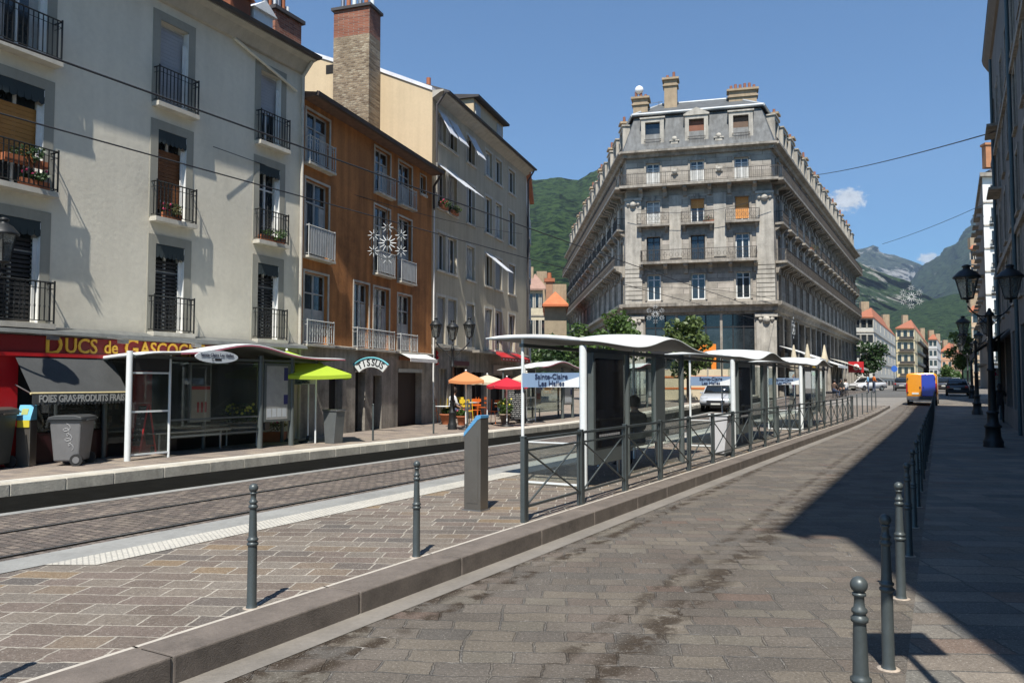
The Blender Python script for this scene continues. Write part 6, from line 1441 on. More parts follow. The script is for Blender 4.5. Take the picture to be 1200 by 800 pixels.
# wheelie bins and ticket machine
def wheelie(p, rz, mat, label, tagw, w=.66, h=1.05):
    t = thing('wheelie_bin', p, label, 'bin', 'wheeled rubbish bins'); t.rotation_euler.z = rz; F = LF()
    mb = MB(); a, b = w/2*.80, w/2; d0, d1 = .29, .38
    v = [(-a, -d0, .09), (a, -d0, .09), (a, d0, .09), (-a, d0, .09), (-b, -d1, h*.93), (b, -d1, h*.93), (b, d1, h*.93), (-b, d1, h*.93)]
    mb.add(v, [(0, 1, 2, 3), (7, 6, 5, 4), (0, 4, 5, 1), (1, 5, 6, 2), (2, 6, 7, 3), (3, 7, 4, 0)]); mb.build('body', mat[0], t, bev=.03)
    MB().box(F, -b-.02, b+.02, -d1-.02, d1+.02, h*.90, h*.94).build('rim', mat[1], t, bev=.01)
    mb = MB(); mb.prism(F, [(-b-.03, h*.94), (b+.03, h*.94), (b+.01, h*1.0), (b*.6, h*1.035), (-b*.6, h*1.035), (-b-.01, h*1.0)], -d1-.03, d1+.04); mb.build('lid', mat[1], t, bev=.012)
    MB().tube(F.P(b-.3, -d1-.07, h*.95), F.P(b+.02, -d1-.07, h*.95), .016).tube(F.P(b+.05, -.2, h*.93), F.P(b+.05, .2, h*.93), .016).build('handle', mat[1], t)
    for y in (-1, 1):
        wm = MB().tube((b*.72, y*(d0+.03), .12), (b*.72, y*(d0+.085), .12), .12, .12, 20); wo = wm.build('wheel', RUBBER, t); MB().tube((b*.72, y*(d0+.08), .12), (b*.72, y*(d0+.095), .12), .07, .065, 16).build('hub', mat[0], wo)
    if tagw == 'graffiti':
        m = MB(); rnd = random.Random(2); y = -d1*.93-.012; pts = []
        for k in range(46):
            a_ = k*.62; pts.append(Vector((.02+.05*math.sin(a_)*(1+.6*math.sin(k*.3))+k*.0015, -.335-.0/1-.05*(k/46-.3)*-1*0, .80-.45*k/46+.05*math.cos(a_))))
        for i in range(len(pts)): z = pts[i].z; pts[i].y = -(d0+(d1-d0)*(z-.09)/(h*.93-.09))-.004
        m.path(pts, .006, 4); m.build('scribble', flat('spray_grey', (.42, .42, .42)), t)
    if tagw == 'label': 
        m = MB(); z0, z1 = .62, .78; f_ = lambda z: -(d0+(d1-d0)*(z-.09)/(h*.93-.09))-.006
        m.quad((-.05, f_(z0), z0), (.22, f_(z0), z0), (.22, f_(z1), z1), (-.05, f_(z1), z1)); m.build('sticker', flat('sticker_white', (.55, .57, .58)), t)
    return t
BG = pm('bin_body_grey', (.16, .16, .16), .5, 0, .1, 4, grime=.1, local=True); BD = pm('bin_dark_green_grey', (.035, .042, .042), .5, 0, .1, 4, local=True); BL = pm('bin_lid_dark', (.05, .053, .053), .45, 0, .1, 4, local=True)
wheelie(G(84, 544, PZ), R(8), (BG, BL), 'grey wheeled bin with a pale scribble, standing before the red shop', 'graffiti', .60, .98)
wheelie(G(-17, 550, PZ), R(4), (BD, pm('bin_lid_brown', (.06, .05, .043), .5)), 'dark wheeled bin with a white sticker, cut by the left edge', 'label', .74, 1.15)
p = G(30, 546, PZ); t = thing('ticket_machine', p, 'slim steel ticket machine with a slanted blue face and yellow panel between the two bins', 'ticket machine', world=True); F = Frame((p.x, p.y), (1, .0), PZ)
MB().box(F, -.14, .14, -.12, .12, 0, .92).build('body', TOT, t, bev=.01)
MB().cprism(F, [(-.1, .92), (.13, .92), (.10, 1.0), (-.0, 1.22), (-.1, 1.22)], -.15, .14).build('head', flat('machine_blue', (.14, .42, .62), .35), t, bev=.006)
MB().box(F, -.11, .13, .12, .14, .78, .92).build('yellow_panel', flat('machine_yellow', (.62, .52, .05), .4), t)
m = MB(); q0_, q1_ = F.P(-.06, .095, 1.06), F.P(.06, .095, 1.06); m.add([F.P(-.07, .092, 1.03), F.P(.06, .092, 1.03), F.P(.06, .045, 1.15), F.P(-.07, .045, 1.15)], [(0, 1, 2, 3)]); m.build('screen', flat('machine_screen', (.35, .40, .15), .3), t)
# small litter: white cloth scrap on the track
# window boxes
def winbox(F, a, z, w, label, leaf=LEAF, fl=None, sd=1, d=.12, hh=.18, parent=None):
    p = F.P(a, d, z); t = thing('window_box', p, label, 'flower box', 'plants on the balconies', world=True); rnd = random.Random(sd)
    MB().box(F, a-w/2, a+w/2, d-.07, d+.07, z+.01, z+.16).build('trough', TERRA, t)
    mb = MB(); leaves(mb, F.P(a, d, z+.24), w/2, .13, hh, 260, .045, rnd, .1); mb.build('foliage', leaf, t)
    if fl:
        f = MB()
        for i in range(10): f.ball(F.P(a+rnd.uniform(-w/2, w/2), d+rnd.uniform(-.1, .1), z+rnd.uniform(.22, .4)), .03, 5)
        f.build('blossom', fl, t)
winbox(FG, (c3[0]+c3[1])/2, zr3[0], .95, 'bushy green plant box on the right balcony of the grey house', LEAF, None, 3)
winbox(FG, c1[1]-.45, zr3[0]+.45, .9, 'leafy plants on the left balcony of the grey house, under the orange blind', LEAF2, None, 4, hh=.22)
winbox(FG, c2[0]+.35, zr3[0], .5, 'small terracotta pots on the middle balcony of the grey house', LEAFY, FLP, 5)
winbox(FG, c1[1]-.3, zr3[0], .6, 'row of terracotta pots at the foot of the left balcony', LEAF2, FLP, 8, d=.2, hh=.10)
winbox(FE, sum(cs[0])/2, rws[2][0]-.02, .7, 'flower box on the first upper window of the beige house', LEAF, FLP, 6, .1)
winbox(FE, sum(cs[1])/2, rws[2][0]-.02, .7, 'flower box on the second upper window of the beige house', LEAF, None, 7, .1)
winbox(FRt, 17.5, ZT['B']+.0, 1.6, 'trailing green plant on a balcony of the shaded side of the corner block', LEAFY, None, 9, .6, .3)
winbox(FF, cx[1]+.9, ZT['B'], .9, 'potted plants on the middle balcony of the corner block', LEAF, FLP, 10, .45, .3)
# ================================================================== cables and light ornaments
CAB = pm('cable_black', (.02, .02, .022), .6)
def cable(p, q, r, label, sag=0., n=14, name='cable', g='overhead cables'):
    p, q = Vector(p), Vector(q); t = MB(); pts = [p.lerp(q, i/n)-Vector((0, 0, sag*4*(i/n)*(1-i/n))) for i in range(n+1)]
    t.path(pts, r, 5); o = t.build(name, CAB); tag(o, label, 'cable', g); return o
zc_ = 6.0; Y0_ = (zc_-H)*FPX/(448-154); X0_ = -300/FPX*Y0_; cc1 = .8766*X0_-.4812*Y0_
def cp(c, y, z): return Vector((xc(c, y), y, z+hz(y)))
cable(cp(cc1, 4, zc_+.02), cp(cc1-.2, 66, zc_), .016, 'upper one of the two long tram wires running along the street', .12, name='tram_wire')
Yq = (zc_-H)*FPX/(448-206); Xq = -350/FPX*Yq; cc2 = .8766*Xq-.4812*Yq
cable(cp(cc2, 4, zc_), cp(cc2+.6, 70, zc_), .015, 'lower one of the two long tram wires crossing the house fronts', .12, name='tram_wire')
def cpx(p1, Y1, p2, Y2, r, label, sag=.0, name='cable'): return cable(DP(*p1, Y1), DP(*p2, Y2), r, label, sag, name=name)
cpx((957, 205), 84, (1199, 145), 33, .03, 'black cable from the corner block up to the right-hand building', .25, 'span_cable')
cpx((1034, 286), 130, (1156, 238), 103, .035, 'thin far cable crossing to the white block', .3, 'span_cable')
cpx((735, 243), 66.5, (905, 228), 63.5, .02, 'thin cable slanting across the front of the corner block', .9, 'facade_cable')
cpx((740, 338), 66.5, (905, 350), 63.5, .02, 'lower thin cable across the front of the corner block', -.4, 'facade_cable')
cpx((250, 172), 20.5, (612, 274), 43, .012, 'thin third wire in front of the ochre and beige house fronts', .35, 'facade_cable')
ORW = flat('ornament_white', (.50, .52, .52), .4)
def ornament(c, w, rad, label, Yd):
    t = thing('light_ornament', c, label, 'light ornament', world=True); F = Frame((c.x, c.y), w, c.z)
    def flower(x, z, r, n=8):
        m = MB()
        for i in range(n):
            a = 2*math.pi*i/n; m.tube(F.P(x+math.cos(a)*r*.35, 0, z+math.sin(a)*r*.35), F.P(x+math.cos(a)*r, 0, z+math.sin(a)*r), r*.09, r*.055, 5)
        return m
    flower(0, 0, rad*.40, 12).build('centre_star', ORW, t)
    for i in range(6): a = 2*math.pi*i/6+math.pi/2; flower(math.cos(a)*rad*.72, math.sin(a)*rad*.72, rad*.27).build('outer_star', ORW, t)
    m = MB(); 
    for i in range(24): a0, a1 = 2*math.pi*i/24, 2*math.pi*(i+1)/24; m.tube(F.P(math.cos(a0)*rad*.72, .02, math.sin(a0)*rad*.72), F.P(math.cos(a1)*rad*.72, .02, math.sin(a1)*rad*.72), rad*.015, rad*.015, 4)
    m.tube(F.P(0, .02, -rad), F.P(0, .02, rad*1.6), rad*.012, rad*.012, 4); m.build('wire_frame', IRON, t)
ornament(DP(454, 285, 26.5), (1, 0), 26*26.5/FPX, 'white star-shaped light ornament hanging in front of the ochre house', 0)
ornament(DP(768, 368, 60), (1, 0), 12*60/FPX, 'white light ornament hanging before the glazed foot of the corner block', 0)
ornament(DP(930, 384, 60), UT[:2], 13*60/FPX, 'light ornament hanging before the shaded right side of the corner block', 0)
ornament(DP(1068, 348, 120), (1, 0), 15*120/FPX, 'light ornament hanging over the far street against the green hill', 0)
# globe-shaped wall lamps? lamps on brackets on far left facade
# ================================================================== vehicles
TYRE = RUBBER; CGL = pm('car_glass', (.012, .015, .017), .05, spec=.8); PLATE = flat('plate', (.6, .6, .55), .4); TLR = flat('tail_red', (.35, .01, .01), .25); HLW = pm('headlamp', (.55, .57, .6), .1, .3); CHR = pm('chrome', (.6, .6, .6), .15, 1.)
def paint(n, c): return pm('paint_'+n, c, .28, .15, .03, 3, coat=.8)
def loft(mb, secs, smooth=True):
    """secs: list of rings (same count) of points"""
    n = len(secs[0]); v = [p for s in secs for p in s]
    f = [(j*n+i, j*n+(i+1) % n, (j+1)*n+(i+1) % n, (j+1)*n+i) for j in range(len(secs)-1) for i in range(n)]
    f += [tuple(range(n)), tuple(range(len(v)-n, len(v)))]; mb.add(v, f, smooth=smooth)
def wheel(t, x, y, r, w=.2):
    wm = MB().tube((x, y-w/2, r), (x, y+w/2, r), r, r, 22); wo = wm.build('wheel', TYRE, t, bev=.02); s = 1 if y > 0 else -1
    MB().tube((x, y+s*w*.45, r), (x, y+s*w*.53, r), r*.62, r*.55, 16).build('rim', CHR, wo)
def car(body, glass_low, label, prof, roofp, W_, mat, cat='car', name='car'):
    """prof: side outline of lower body (x,z); roofp: greenhouse (x,z)"""
    t = thing(name, (0, 0, 0), label, cat)
    secs = []
    for k, (sy, sx, sz) in enumerate(((-1, .0, .0), (-.94, .03, .03), (-.5, .06, .05), (0, .07, .055), (.5, .06, .05), (.94, .03, .03), (1, 0, 0))):
        pass
    F = LF(); mb = MB()
    hw = W_/2; rings = []
    for yy, e in ((-hw, .06), (-hw+.06, .02), (-hw+.25, 0), (0, -.0), (hw-.25, 0), (hw-.06, .02), (hw, .06)):
        cxm = sum(p[0] for p in prof)/len(prof); czm = .5
        rings.append([(x - math.copysign(e*1.0, x-cxm), yy, z - (e if z > czm else -e*.3)) for x, z in prof])
    loft(mb, rings, True); mb.build('body', mat, t)
    mb = MB(); rings = []
    zt = max(z for x, z in roofp); zb = min(z for x, z in roofp)
    for yy in (-1, -.9, 0, .9, 1):
        ring = []
        for x, z in roofp:
            k = (z-zb)/(zt-zb); w = hw-.10-.16*k; e = .03 if abs(yy) == 1 else 0
            ring.append((x, yy*w, z-e*k))
        rings.append(ring)
    loft(mb, rings, True); g = mb.build('cabin_glass', CGL, t)
    # roof skin and pillars
    xs = [x for x, z in roofp if z > zt-.12]; a, b = min(xs), max(xs)
    mb = MB(); w = hw-.26; mb.box(F, a-.02, b+.02, -w-.03, w+.03, zt-.02, zt+.025); mb.build('roof', mat, t, bev=.02)
    lo = [p for p in roofp if p[1] < zb+.05]; xa, xb = min(p[0] for p in lo), max(p[0] for p in lo)
    for s in (-1, 1):
        m = MB(); m.tube((xa, s*(hw-.10), zb), (a, s*(w+.0), zt), .035, .035, 6); m.tube((xb, s*(hw-.10), zb), (b, s*(w+.0), zt), .035, .035, 6); m.tube(((a+b)/2, s*(hw-.09), zb), ((a+b)/2, s*(w+.02), zt), .03, .03, 6); m.build('pillar', mat, t)
    return t
def lights_rear(t, xr, hw, z, plate=True, y=None):
    F = LF()
    for s in (-1, 1): MB().box(F, xr-.04, xr+.05, s*(hw-.20)-.12, s*(hw-.20)+.12, z-.08, z+.10).build('tail_light', TLR, t, bev=.02)
    if plate: MB().box(F, xr-.03, xr+.0, -.26, .26, z-.22, z-.11).build('number_plate', PLATE, t)
    MB().box(F, xr-.07, xr+.1, -hw+.08, hw-.08, .32, .50).build('bumper', BLACKP, t, bev=.03)
# van: x axis forward; rear at x=0
VH, VW, VL = 2.12, 2.0, 4.6
t = thing('delivery_van', (0, 0, 0), 'small delivery van seen from behind, rear doors half orange and half blue', 'van')
OR, BLU = paint('orange', (.80, .30, .012)), paint('blue', (.025, .05, .42))
secs = []
def vring(x, z0, z1, w, r=.22):
    pts = []; hw = w/2
    for cxx, cz, a0 in ((hw-r*1.15, z1-r, 0), (-hw+r*1.15, z1-r, 90)):
        for k in range(6): a = R(a0+k*18); pts.append((x, cxx+math.cos(a)*r*1.1, cz+math.sin(a)*r))
    pts += [(x, -hw, z0+.5), (x, -hw+.02, z0), (x, hw-.02, z0), (x, hw, z0+.5)]
    return pts
mb = MB(); loft(mb, [vring(.05, .38, VH-.03, VW-.08), vring(.12, .36, VH, VW), vring(2.6, .36, VH, VW), vring(3.1, .36, VH-.25, VW-.02), vring(3.6, .36, 1.35, VW-.05), vring(4.4, .36, 1.15, VW-.12), vring(4.6, .40, .95, VW-.3)], True); mb.build('body', OR, t)
F = Frame((0, 0), (0, 1))          # rear face frame: along = y, n = (1,0)
for s, m, lb in ((1, OR, 'orange rear door'), (-1, BLU, 'blue rear door')):
    y0, y1 = (0.012, VW/2-.10) if s > 0 else (-VW/2+.10, -.012); pts = [(y0, .62), (y1, .62), (y1, VH-.22), (y1-.12 if s > 0 else y1, VH-.08), (y0 if s > 0 else y0+.12, VH-.08), (y0, VH-.08 if s > 0 else VH-.22)]
    d = MB().prism(F, pts, -.0, .07).build('rear_door', m, t, bev=.02); d['label'] = lb
    MB().box(F, y0+(.04 if s > 0 else .75), y0+(.12 if s > 0 else .80), -.02, .01, 1.1, 1.25).build('door_handle', BLACKP, d)
    for zz in (.8, 1.7): MB().box(F, (y1-.05) if s > 0 else y0-.02, (y1+.03) if s > 0 else y0+.05, -.03, .02, zz, zz+.1).build('hinge', BLACKP, d)
MB().box(F, .18, .62, -.03, 0, .74, .85).build('number_plate', PLATE, t)
for s in (-1, 1): MB().box(F, s*(VW/2-.05)-.05, s*(VW/2-.05)+.05, -.01, .1, .85, 1.45).build('tail_light', TLR, t, bev=.01); MB().box(LF(), 2.9, 3.0, s*(VW/2+.02), s*(VW/2+.2), 1.1, 1.35).build('wing_mirror', BLACKP, t, bev=.02)
MB().box(F, -VW/2+.03, VW/2-.03, -.10, .1, .36, .60).build('bumper', pm('grey_bumper', (.06, .06, .065), .6), t, bev=.03)
MB().box(F, -.8, .8, -.02, .05, .28, .34).build('underrun_bar', ALU, t)
for x in (.8, 3.7):
    for y in (-VW/2+.12, VW/2-.12): wheel(t, x, y, .33)
vy = 52.0; vx = (1079-600)/FPX*vy; t.location = (vx, vy, hz(vy)+.0); t.rotation_euler.z = math.atan2(1, .549)+R(-1)
t.scale = (.95, .90, 1.0)
LP_ = [(0.02, .40), (0.0, .75), (.06, .92), (.5, .98), (1.2, .96), (3.1, .96), (3.9, .80), (4.15, .62), (4.18, .35), (3.4, .22), (.4, .22)]
RP_ = [(.15, .93), (.45, 1.32), (1.0, 1.47), (2.0, 1.47), (2.5, 1.38), (3.15, .95)]
def mkcar(label, m, px, Y, rz, wsc=1., name='parked_car', cat='car', rear=True, group=None):
    t = car(None, None, label, LP_, RP_, 1.78, m, cat, name)
    lights_rear(t, 0, .89, .78)
    F = LF()
    for s in (-1, 1): MB().box(F, 4.02, 4.12, s*.62-.18, s*.62+.18, .60, .74).build('headlight', HLW, t, bev=.03); MB().box(F, 2.75, 2.9, s*.92-.08, s*.92+.08, .92, 1.04).build('wing_mirror', m, t, bev=.02)
    MB().box(F, 4.10, 4.2, -.5, .5, .42, .56).build('grille', BLACKP, t); MB().box(F, 4.17, 4.22, -.26, .26, .32, .41).build('number_plate', PLATE, t)
    for x in (.75, 3.3):
        for y in (-.80, .80): wheel(t, x, y, .31, .19)
    t.location = ((px-600)/FPX*Y, Y, hz(Y)); t.rotation_euler.z = rz; t.scale = (wsc,)*3
    if group: t['group'] = group
    return t
az = math.atan2(1, .549)
mkcar('black hatchback right of the van, seen from behind', paint('black', (.02, .02, .022)), 1121, 68, az, 1.0)
mkcar('dark car ahead of the black hatchback, mostly hidden by it', paint('dark_blue', (.02, .025, .035)), 1106, 84, az, 1.05)
mkcar('pale silver car far ahead between the dark cars', paint('white_silver', (.4, .42, .43)), 1117, 96, az, 1.0)
mkcar('small red-lit car beyond the van on its left side', paint('grey', (.12, .12, .13)), 1056, 90, az, 1.)
mkcar('silver car facing the camera between the first two island shelters', paint('silver', (.42, .44, .46)), 846, 49, R(-110), 1.0)
mkcar('white car parked by the far cafe terrace', paint('white', (.6, .6, .6)), 1032, 92, R(-160), 1.)
mkcar('dark car standing far down the street behind the van', paint('charcoal', (.03, .03, .035)), 1095, 120, az, 1.1)
# cream board fence with orange rail behind the silver car, orange portal of a shop
p = XY(822, 56); F = Frame((p.x, p.y), (1, -.1)); t = thing('board_fence', (p.x, p.y, hz(56)), 'cream board fence with orange stripes left of the silver car', 'fence', world=True); F.o.z = hz(56)
MB().box(F, -3.2, 2.2, -.05, .05, .1, 2.35).build('boards', pm('cream_boards', (.55, .47, .33), .8, 0, .1, 1), t)
for z in (.95, 1.75): MB().box(F, -3.2, 2.2, .05, .08, z, z+.12).build('orange_rail', flat('orange_rail', (.55, .16, .04)), t)
for x in (-3.2, -1.4, .4, 2.2): MB().box(F, x-.06, x+.06, -.08, .1, 0, 2.4).build('post', HTR, t)
p = XY(838, 60); F = Frame((p.x, p.y), (1, -.15), hz(60)); t = thing('shop_portal', (p.x, p.y, hz(60)), 'bright orange portal frame around a dark shop entrance at the foot of the corner block', 'portal', world=True)
MB().box(F, -2.6, 0, -.2, .1, 3.6, 4.2).build('lintel', flat('portal_orange', (.75, .22, .02)), t); MB().box(F, -.3, .05, -.2, .12, 0, 4.22).build('jamb', flat('portal_orange', (.75, .22, .02)), t); MB().box(F, -2.6, -.3, -.18, -.1, 0, 3.6).build('entrance', DARKIN, t)
# blue kiosk board seen through the island shelter
p = XY(736, 47); F = Frame((p.x, p.y), (1, 0), hz(47)); t = thing('notice_board', (p.x, p.y, hz(47)), 'bright blue notice panel seen through the nearest island shelter', 'sign', world=True)
MB().box(F, -.45, .45, -.06, .06, .3, 2.3).build('panel', flat('poster_blue', (.04, .22, .50)), t); MB().box(F, -.5, -.44, -.05, .05, 0, 2.4).box(F, .44, .5, -.05, .05, 0, 2.4).build('frame', IRON, t)
# white blocks and awnings along the shaded side of the corner block
for i, (px, py0, py1, Y, l) in enumerate(((930, 404, 424, 60, 'first white folded parasol in the row by the corner block'), (946, 403, 420, 64, 'second white folded parasol in the row by the corner block'), (966, 404, 416, 68, 'third white folded parasol with an orange stripe by the corner block'))):
    c = DP(px, py0, Y); b_ = DP(px, py1, Y); t = thing('parasol', (c.x, c.y, hz(Y)), l, 'parasol', 'folded white parasols at the corner', world=True)
    MB().tube((c.x, c.y, hz(Y)), (c.x, c.y, c.z), .03).build('pole', ALU, t); MB().lathe((c.x, c.y, b_.z-.6), [(.28, 0), (.34, .15), (.2, (c.z-b_.z)*.8), (.05, c.z-b_.z+.6)], 8).build('canopy', F_W, t)
for i, (s0, s1, l, m, h) in enumerate(((14, 22, 'white cafe awning at the foot of the shaded side of the corner block', WHITEP, 3.3), (34, 46, 'farther off-white cafe awning along the corner block', CREAMP, 3.4), (2, 8, 'pale awning nearest the street corner of the block', WHITEP, 3.6))):
    t = thing('awning', FRt.P(s0, .1, h), l, 'awning', world=True)
    mb = MB(); slab4(mb, [FRt.P(s0, .05, h+1.3), FRt.P(s1, .05, h+1.3), FRt.P(s1, 3.2, h+.2), FRt.P(s0, 3.2, h+.2)], (0, 0, 1), .03); mb.build('canopy', m, t); MB().box(FRt, s0, s1, 3.2, 3.22, h, h+.25).build('valance', m, t)
t = thing('shop_sign', FRt.P(33, 3, 4), 'round red hanging sign with a white ring on the far terrace side', 'sign', world=True)
c = DP(1003, 430, 95); F = Frame((c.x, c.y), (1, 0), c.z); m = MB().box(F, -.9, .9, -.08, .08, -.65, .65); m.build('board', REDP, t); q = MB(); oval(q, F, 0, .08, 0, .36, .36, .02); q.build('white_ring', WHITEP, t); q = MB(); oval(q, F, 0, .10, 0, .16, .16, .02); q.build('ring_centre', REDP, t); MB().tube(F.P(0, 0, .65), F.P(-4, 0, 1.4), .05).build('bracket', IRONB, t)
# pelican-like traffic signal, small signs
def traffic_sign(px, py, Y, label, kind):
    c = DP(px, py, Y); z0 = hz(Y); t = thing('traffic_sign', (c.x, c.y, z0), label, 'road sign', world=True); F = Frame((c.x, c.y), (1, 0), c.z)
    MB().tube((c.x, c.y+.05, z0), (c.x, c.y+.05, c.z), .035).build('pole', STEEL, t); m = MB()
    if kind == 'round': oval(m, F, 0, 0, 0, .35, .35, .02); m.build('disc', flat('sign_disc_blue', (.03, .12, .45)), t)
    else:
        m.box(F, -.16, .16, -.12, .08, -.5, .5); m.build('signal_head', BLACKP, t)
        for k, cc_ in enumerate(((.30, .02, .02), (.25, .16, .02), (.02, .2, .06))): q = MB(); q.tube(F.P(0, .08, .32-.32*k), F.P(0, .11, .32-.32*k), .1, .1, 12); q.build('lamp', flat('signal_%d' % k, cc_), t)
traffic_sign(953, 431, 44, 'traffic signal at the far end of the island', 'sig')
traffic_sign(1048, 432, 88, 'small round blue road sign left of the van', 'round')
# ================================================================== people
SKIN = pm('skin', (.42, .25, .17), .55, 0, .05, 20, local=True); 
def person(label, joints, mats, zsplit, hair, loc, rz, scale=1., hairm=None, long=False):
    """joints: dict of named points; skin surface grown from a joint tree"""
    J = {k: Vector(v) for k, v in joints.items()}
    r = dict(pelvis=.135, waist=.115, chest=.135, neck=.055, head0=.075, head1=.10, head2=.085, shL=.07, shR=.07, elL=.045, elR=.045, wrL=.032, wrR=.032, hiL=.095, hiR=.095, knL=.062, knR=.062, anL=.042, anR=.042, toL=.04, toR=.04)
    E = [('pelvis', 'waist'), ('waist', 'chest'), ('chest', 'neck'), ('neck', 'head0'), ('head0', 'head1'), ('head1', 'head2')]
    for s in 'LR': E += [('chest', 'sh'+s), ('sh'+s, 'el'+s), ('el'+s, 'wr'+s), ('pelvis', 'hi'+s), ('hi'+s, 'kn'+s), ('kn'+s, 'an'+s), ('an'+s, 'to'+s)]
    names_ = list(r.keys()); V = [J[n] for n in names_]; RR = [r[n] for n in names_]; ed = [(names_.index(a), names_.index(b)) for a, b in E]
    for s in 'LR':                            # palm, four fingers, thumb
        w = J['wr'+s]; d = (w-J['el'+s]).normalized(); side = d.cross(Vector((0, 0, 1)) if abs(d.z) < .8 else Vector((0, 1, 0))).normalized(); dn = side.cross(d)
        iw = names_.index('wr'+s); p = w+d*.07; V.append(p); RR.append(.032); ip = len(V)-1; ed.append((iw, ip))
        for k, L_ in enumerate((.075, .085, .08, .062)):
            b0 = p+side*(.027-.018*k)+d*.02; V.append(b0); RR.append(.010); V.append(b0+d*L_*.55-dn*.012); RR.append(.009); V.append(b0+d*L_*.9-dn*.035); RR.append(.008); n = len(V); ed += [(ip, n-3), (n-3, n-2), (n-2, n-1)]
        V.append(w+d*.03+side*.04); RR.append(.012); V.append(w+d*.07+side*.065-dn*.01); RR.append(.010); n = len(V); ed += [(iw, n-2), (n-2, n-1)]
    hd = J['head1']; fw = Vector(joints.get('face', (0, -1, 0))).normalized()
    V.append(hd+fw*.115+Vector((0, 0, -.01))); RR.append(.014); ed.append((names_.index('head1'), len(V)-1))
    me = bpy.data.meshes.new('sk'); me.from_pydata([tuple(v) for v in V], ed, []); ob = bpy.data.objects.new('sk', me); COL.objects.link(ob)
    md = ob.modifiers.new('s', 'SKIN'); md.use_smooth_shade = True
    for i, sv in enumerate(me.skin_vertices[0].data): sv.radius = (RR[i], RR[i]); sv.use_root = (i == 0)
    sb = ob.modifiers.new('u', 'SUBSURF'); sb.levels = 1; sb.render_levels = 1
    dg = bpy.context.evaluated_depsgraph_get(); m2 = bpy.data.meshes.new_from_object(ob.evaluated_get(dg)); bpy.data.objects.remove(ob)
    m2.name = 'body'
    while m2.materials: m2.materials.pop()
    for m in mats: m2.materials.append(m)
    pz, nz = J['waist'].z-.04, J['neck'].z-.01
    for p in m2.polygons:
        c = p.center; wr = min((c-J['wrL']).length, (c-J['wrR']).length); an = min((c-J['anL']).length, (c-J['anR']).length, (c-J['toL']).length, (c-J['toR']).length)
        legs = min((c-J['knL']).length, (c-J['knR']).length) < .33 or c.z < pz
        arm = min((c-J['elL']).length, (c-J['elR']).length)
        if c.z > nz and (Vector((c.x, c.y))-Vector((J['neck'].x, J['neck'].y))).length < .2: k = 0
        elif wr < .12: k = 0
        elif zsplit and arm < .16: k = 0
        elif an < .09: k = 3
        elif legs: k = 2
        else: k = 1
        p.material_index = k
    t = thing('person', loc, label, 'person'); t.rotation_euler.z = rz; t.scale = (scale,)*3
    o = bpy.data.objects.new('body', m2); COL.objects.link(o); o.parent = t
    mb = MB(); c = hd-fw*.022+Vector((0, 0, .03)); mb.ball(c, .118, 14, 1.08)
    if long: mb.ball(c-fw*.05+Vector((0, 0, -.13)), .095, 10, 1.6)
    mb.build('hair', hairm, t)
    e = MB(); sd = Vector((fw.y, -fw.x, 0))
    for s in (-1, 1): e.ball(hd+fw*.092+sd*.035*s+Vector((0, 0, .012)), .011, 6)
    e.build('eyes', BLACKP, t)
    return t
HB_, HBL, HD = flat('hair_brown', (.03, .018, .012), .7), flat('hair_blond', (.45, .28, .10), .6), flat('hair_dark', (.012, .010, .009), .6)
CW, CD, CN, CO, CBL, CRD, CBK = [flat('cloth_'+n, c, .9) for n, c in (('white', (.6, .6, .6)), ('denim', (.05, .07, .12)), ('black', (.015, .015, .016)), ('orange', (.6, .15, .02)), ('sky', (.15, .35, .55)), ('dark_red', (.12, .02, .02)), ('brown', (.08, .05, .035)))]
def stand(arms='down'):
    j = dict(pelvis=(0, 0, .95), waist=(0, 0, 1.10), chest=(0, .01, 1.33), neck=(0, 0, 1.49), head0=(0, -.01, 1.56), head1=(0, -.02, 1.64), head2=(0, -.01, 1.71), hiL=(-.1, 0, .88), hiR=(.1, 0, .88), knL=(-.11, -.03, .49), knR=(.12, .02, .49), anL=(-.11, .02, .08), anR=(.13, .06, .08), toL=(-.13, -.13, .035), toR=(.16, -.08, .035), shL=(-.19, 0, 1.40), shR=(.19, 0, 1.40))
    if arms == 'down': j.update(elL=(-.25, .03, 1.12), elR=(.25, .03, 1.12), wrL=(-.25, -.06, .88), wrR=(.25, -.06, .88))
    elif arms == 'face': j.update(elL=(-.26, -.14, 1.20), elR=(.26, -.14, 1.20), wrL=(-.10, -.25, 1.42), wrR=(.10, -.25, 1.42))
    else: j.update(elL=(-.26, -.02, 1.14), elR=(.24, -.05, 1.13), wrL=(-.18, -.22, 1.05), wrR=(.16, -.24, 1.1))
    return j
def sit():
    j = dict(pelvis=(0, .0, .56), waist=(0, -.02, .72), chest=(0, -.05, .94), neck=(0, -.08, 1.09), head0=(0, -.10, 1.16), head1=(0, -.12, 1.24), head2=(0, -.11, 1.31), hiL=(-.1, -.03, .53), hiR=(.1, -.03, .53), knL=(-.12, -.44, .52), knR=(.12, -.44, .50), anL=(-.12, -.42, .09), anR=(.13, -.50, .09), toL=(-.13, -.56, .035), toR=(.15, -.64, .035), shL=(-.18, -.05, 1.0), shR=(.18, -.05, 1.0), elL=(-.23, -.12, .76), elR=(.23, -.12, .76), wrL=(-.12, -.34, .66), wrR=(.12, -.34, .66))
    return j
q = XY(1169.5, 36.5); person('person in dark clothes standing on the shaded right walk, hands raised to the face', stand('face'), [SKIN, CN, CN, CN], False, 0, (q.x, 36.5, hz(36.5)), R(150), 1.0, HD, True)
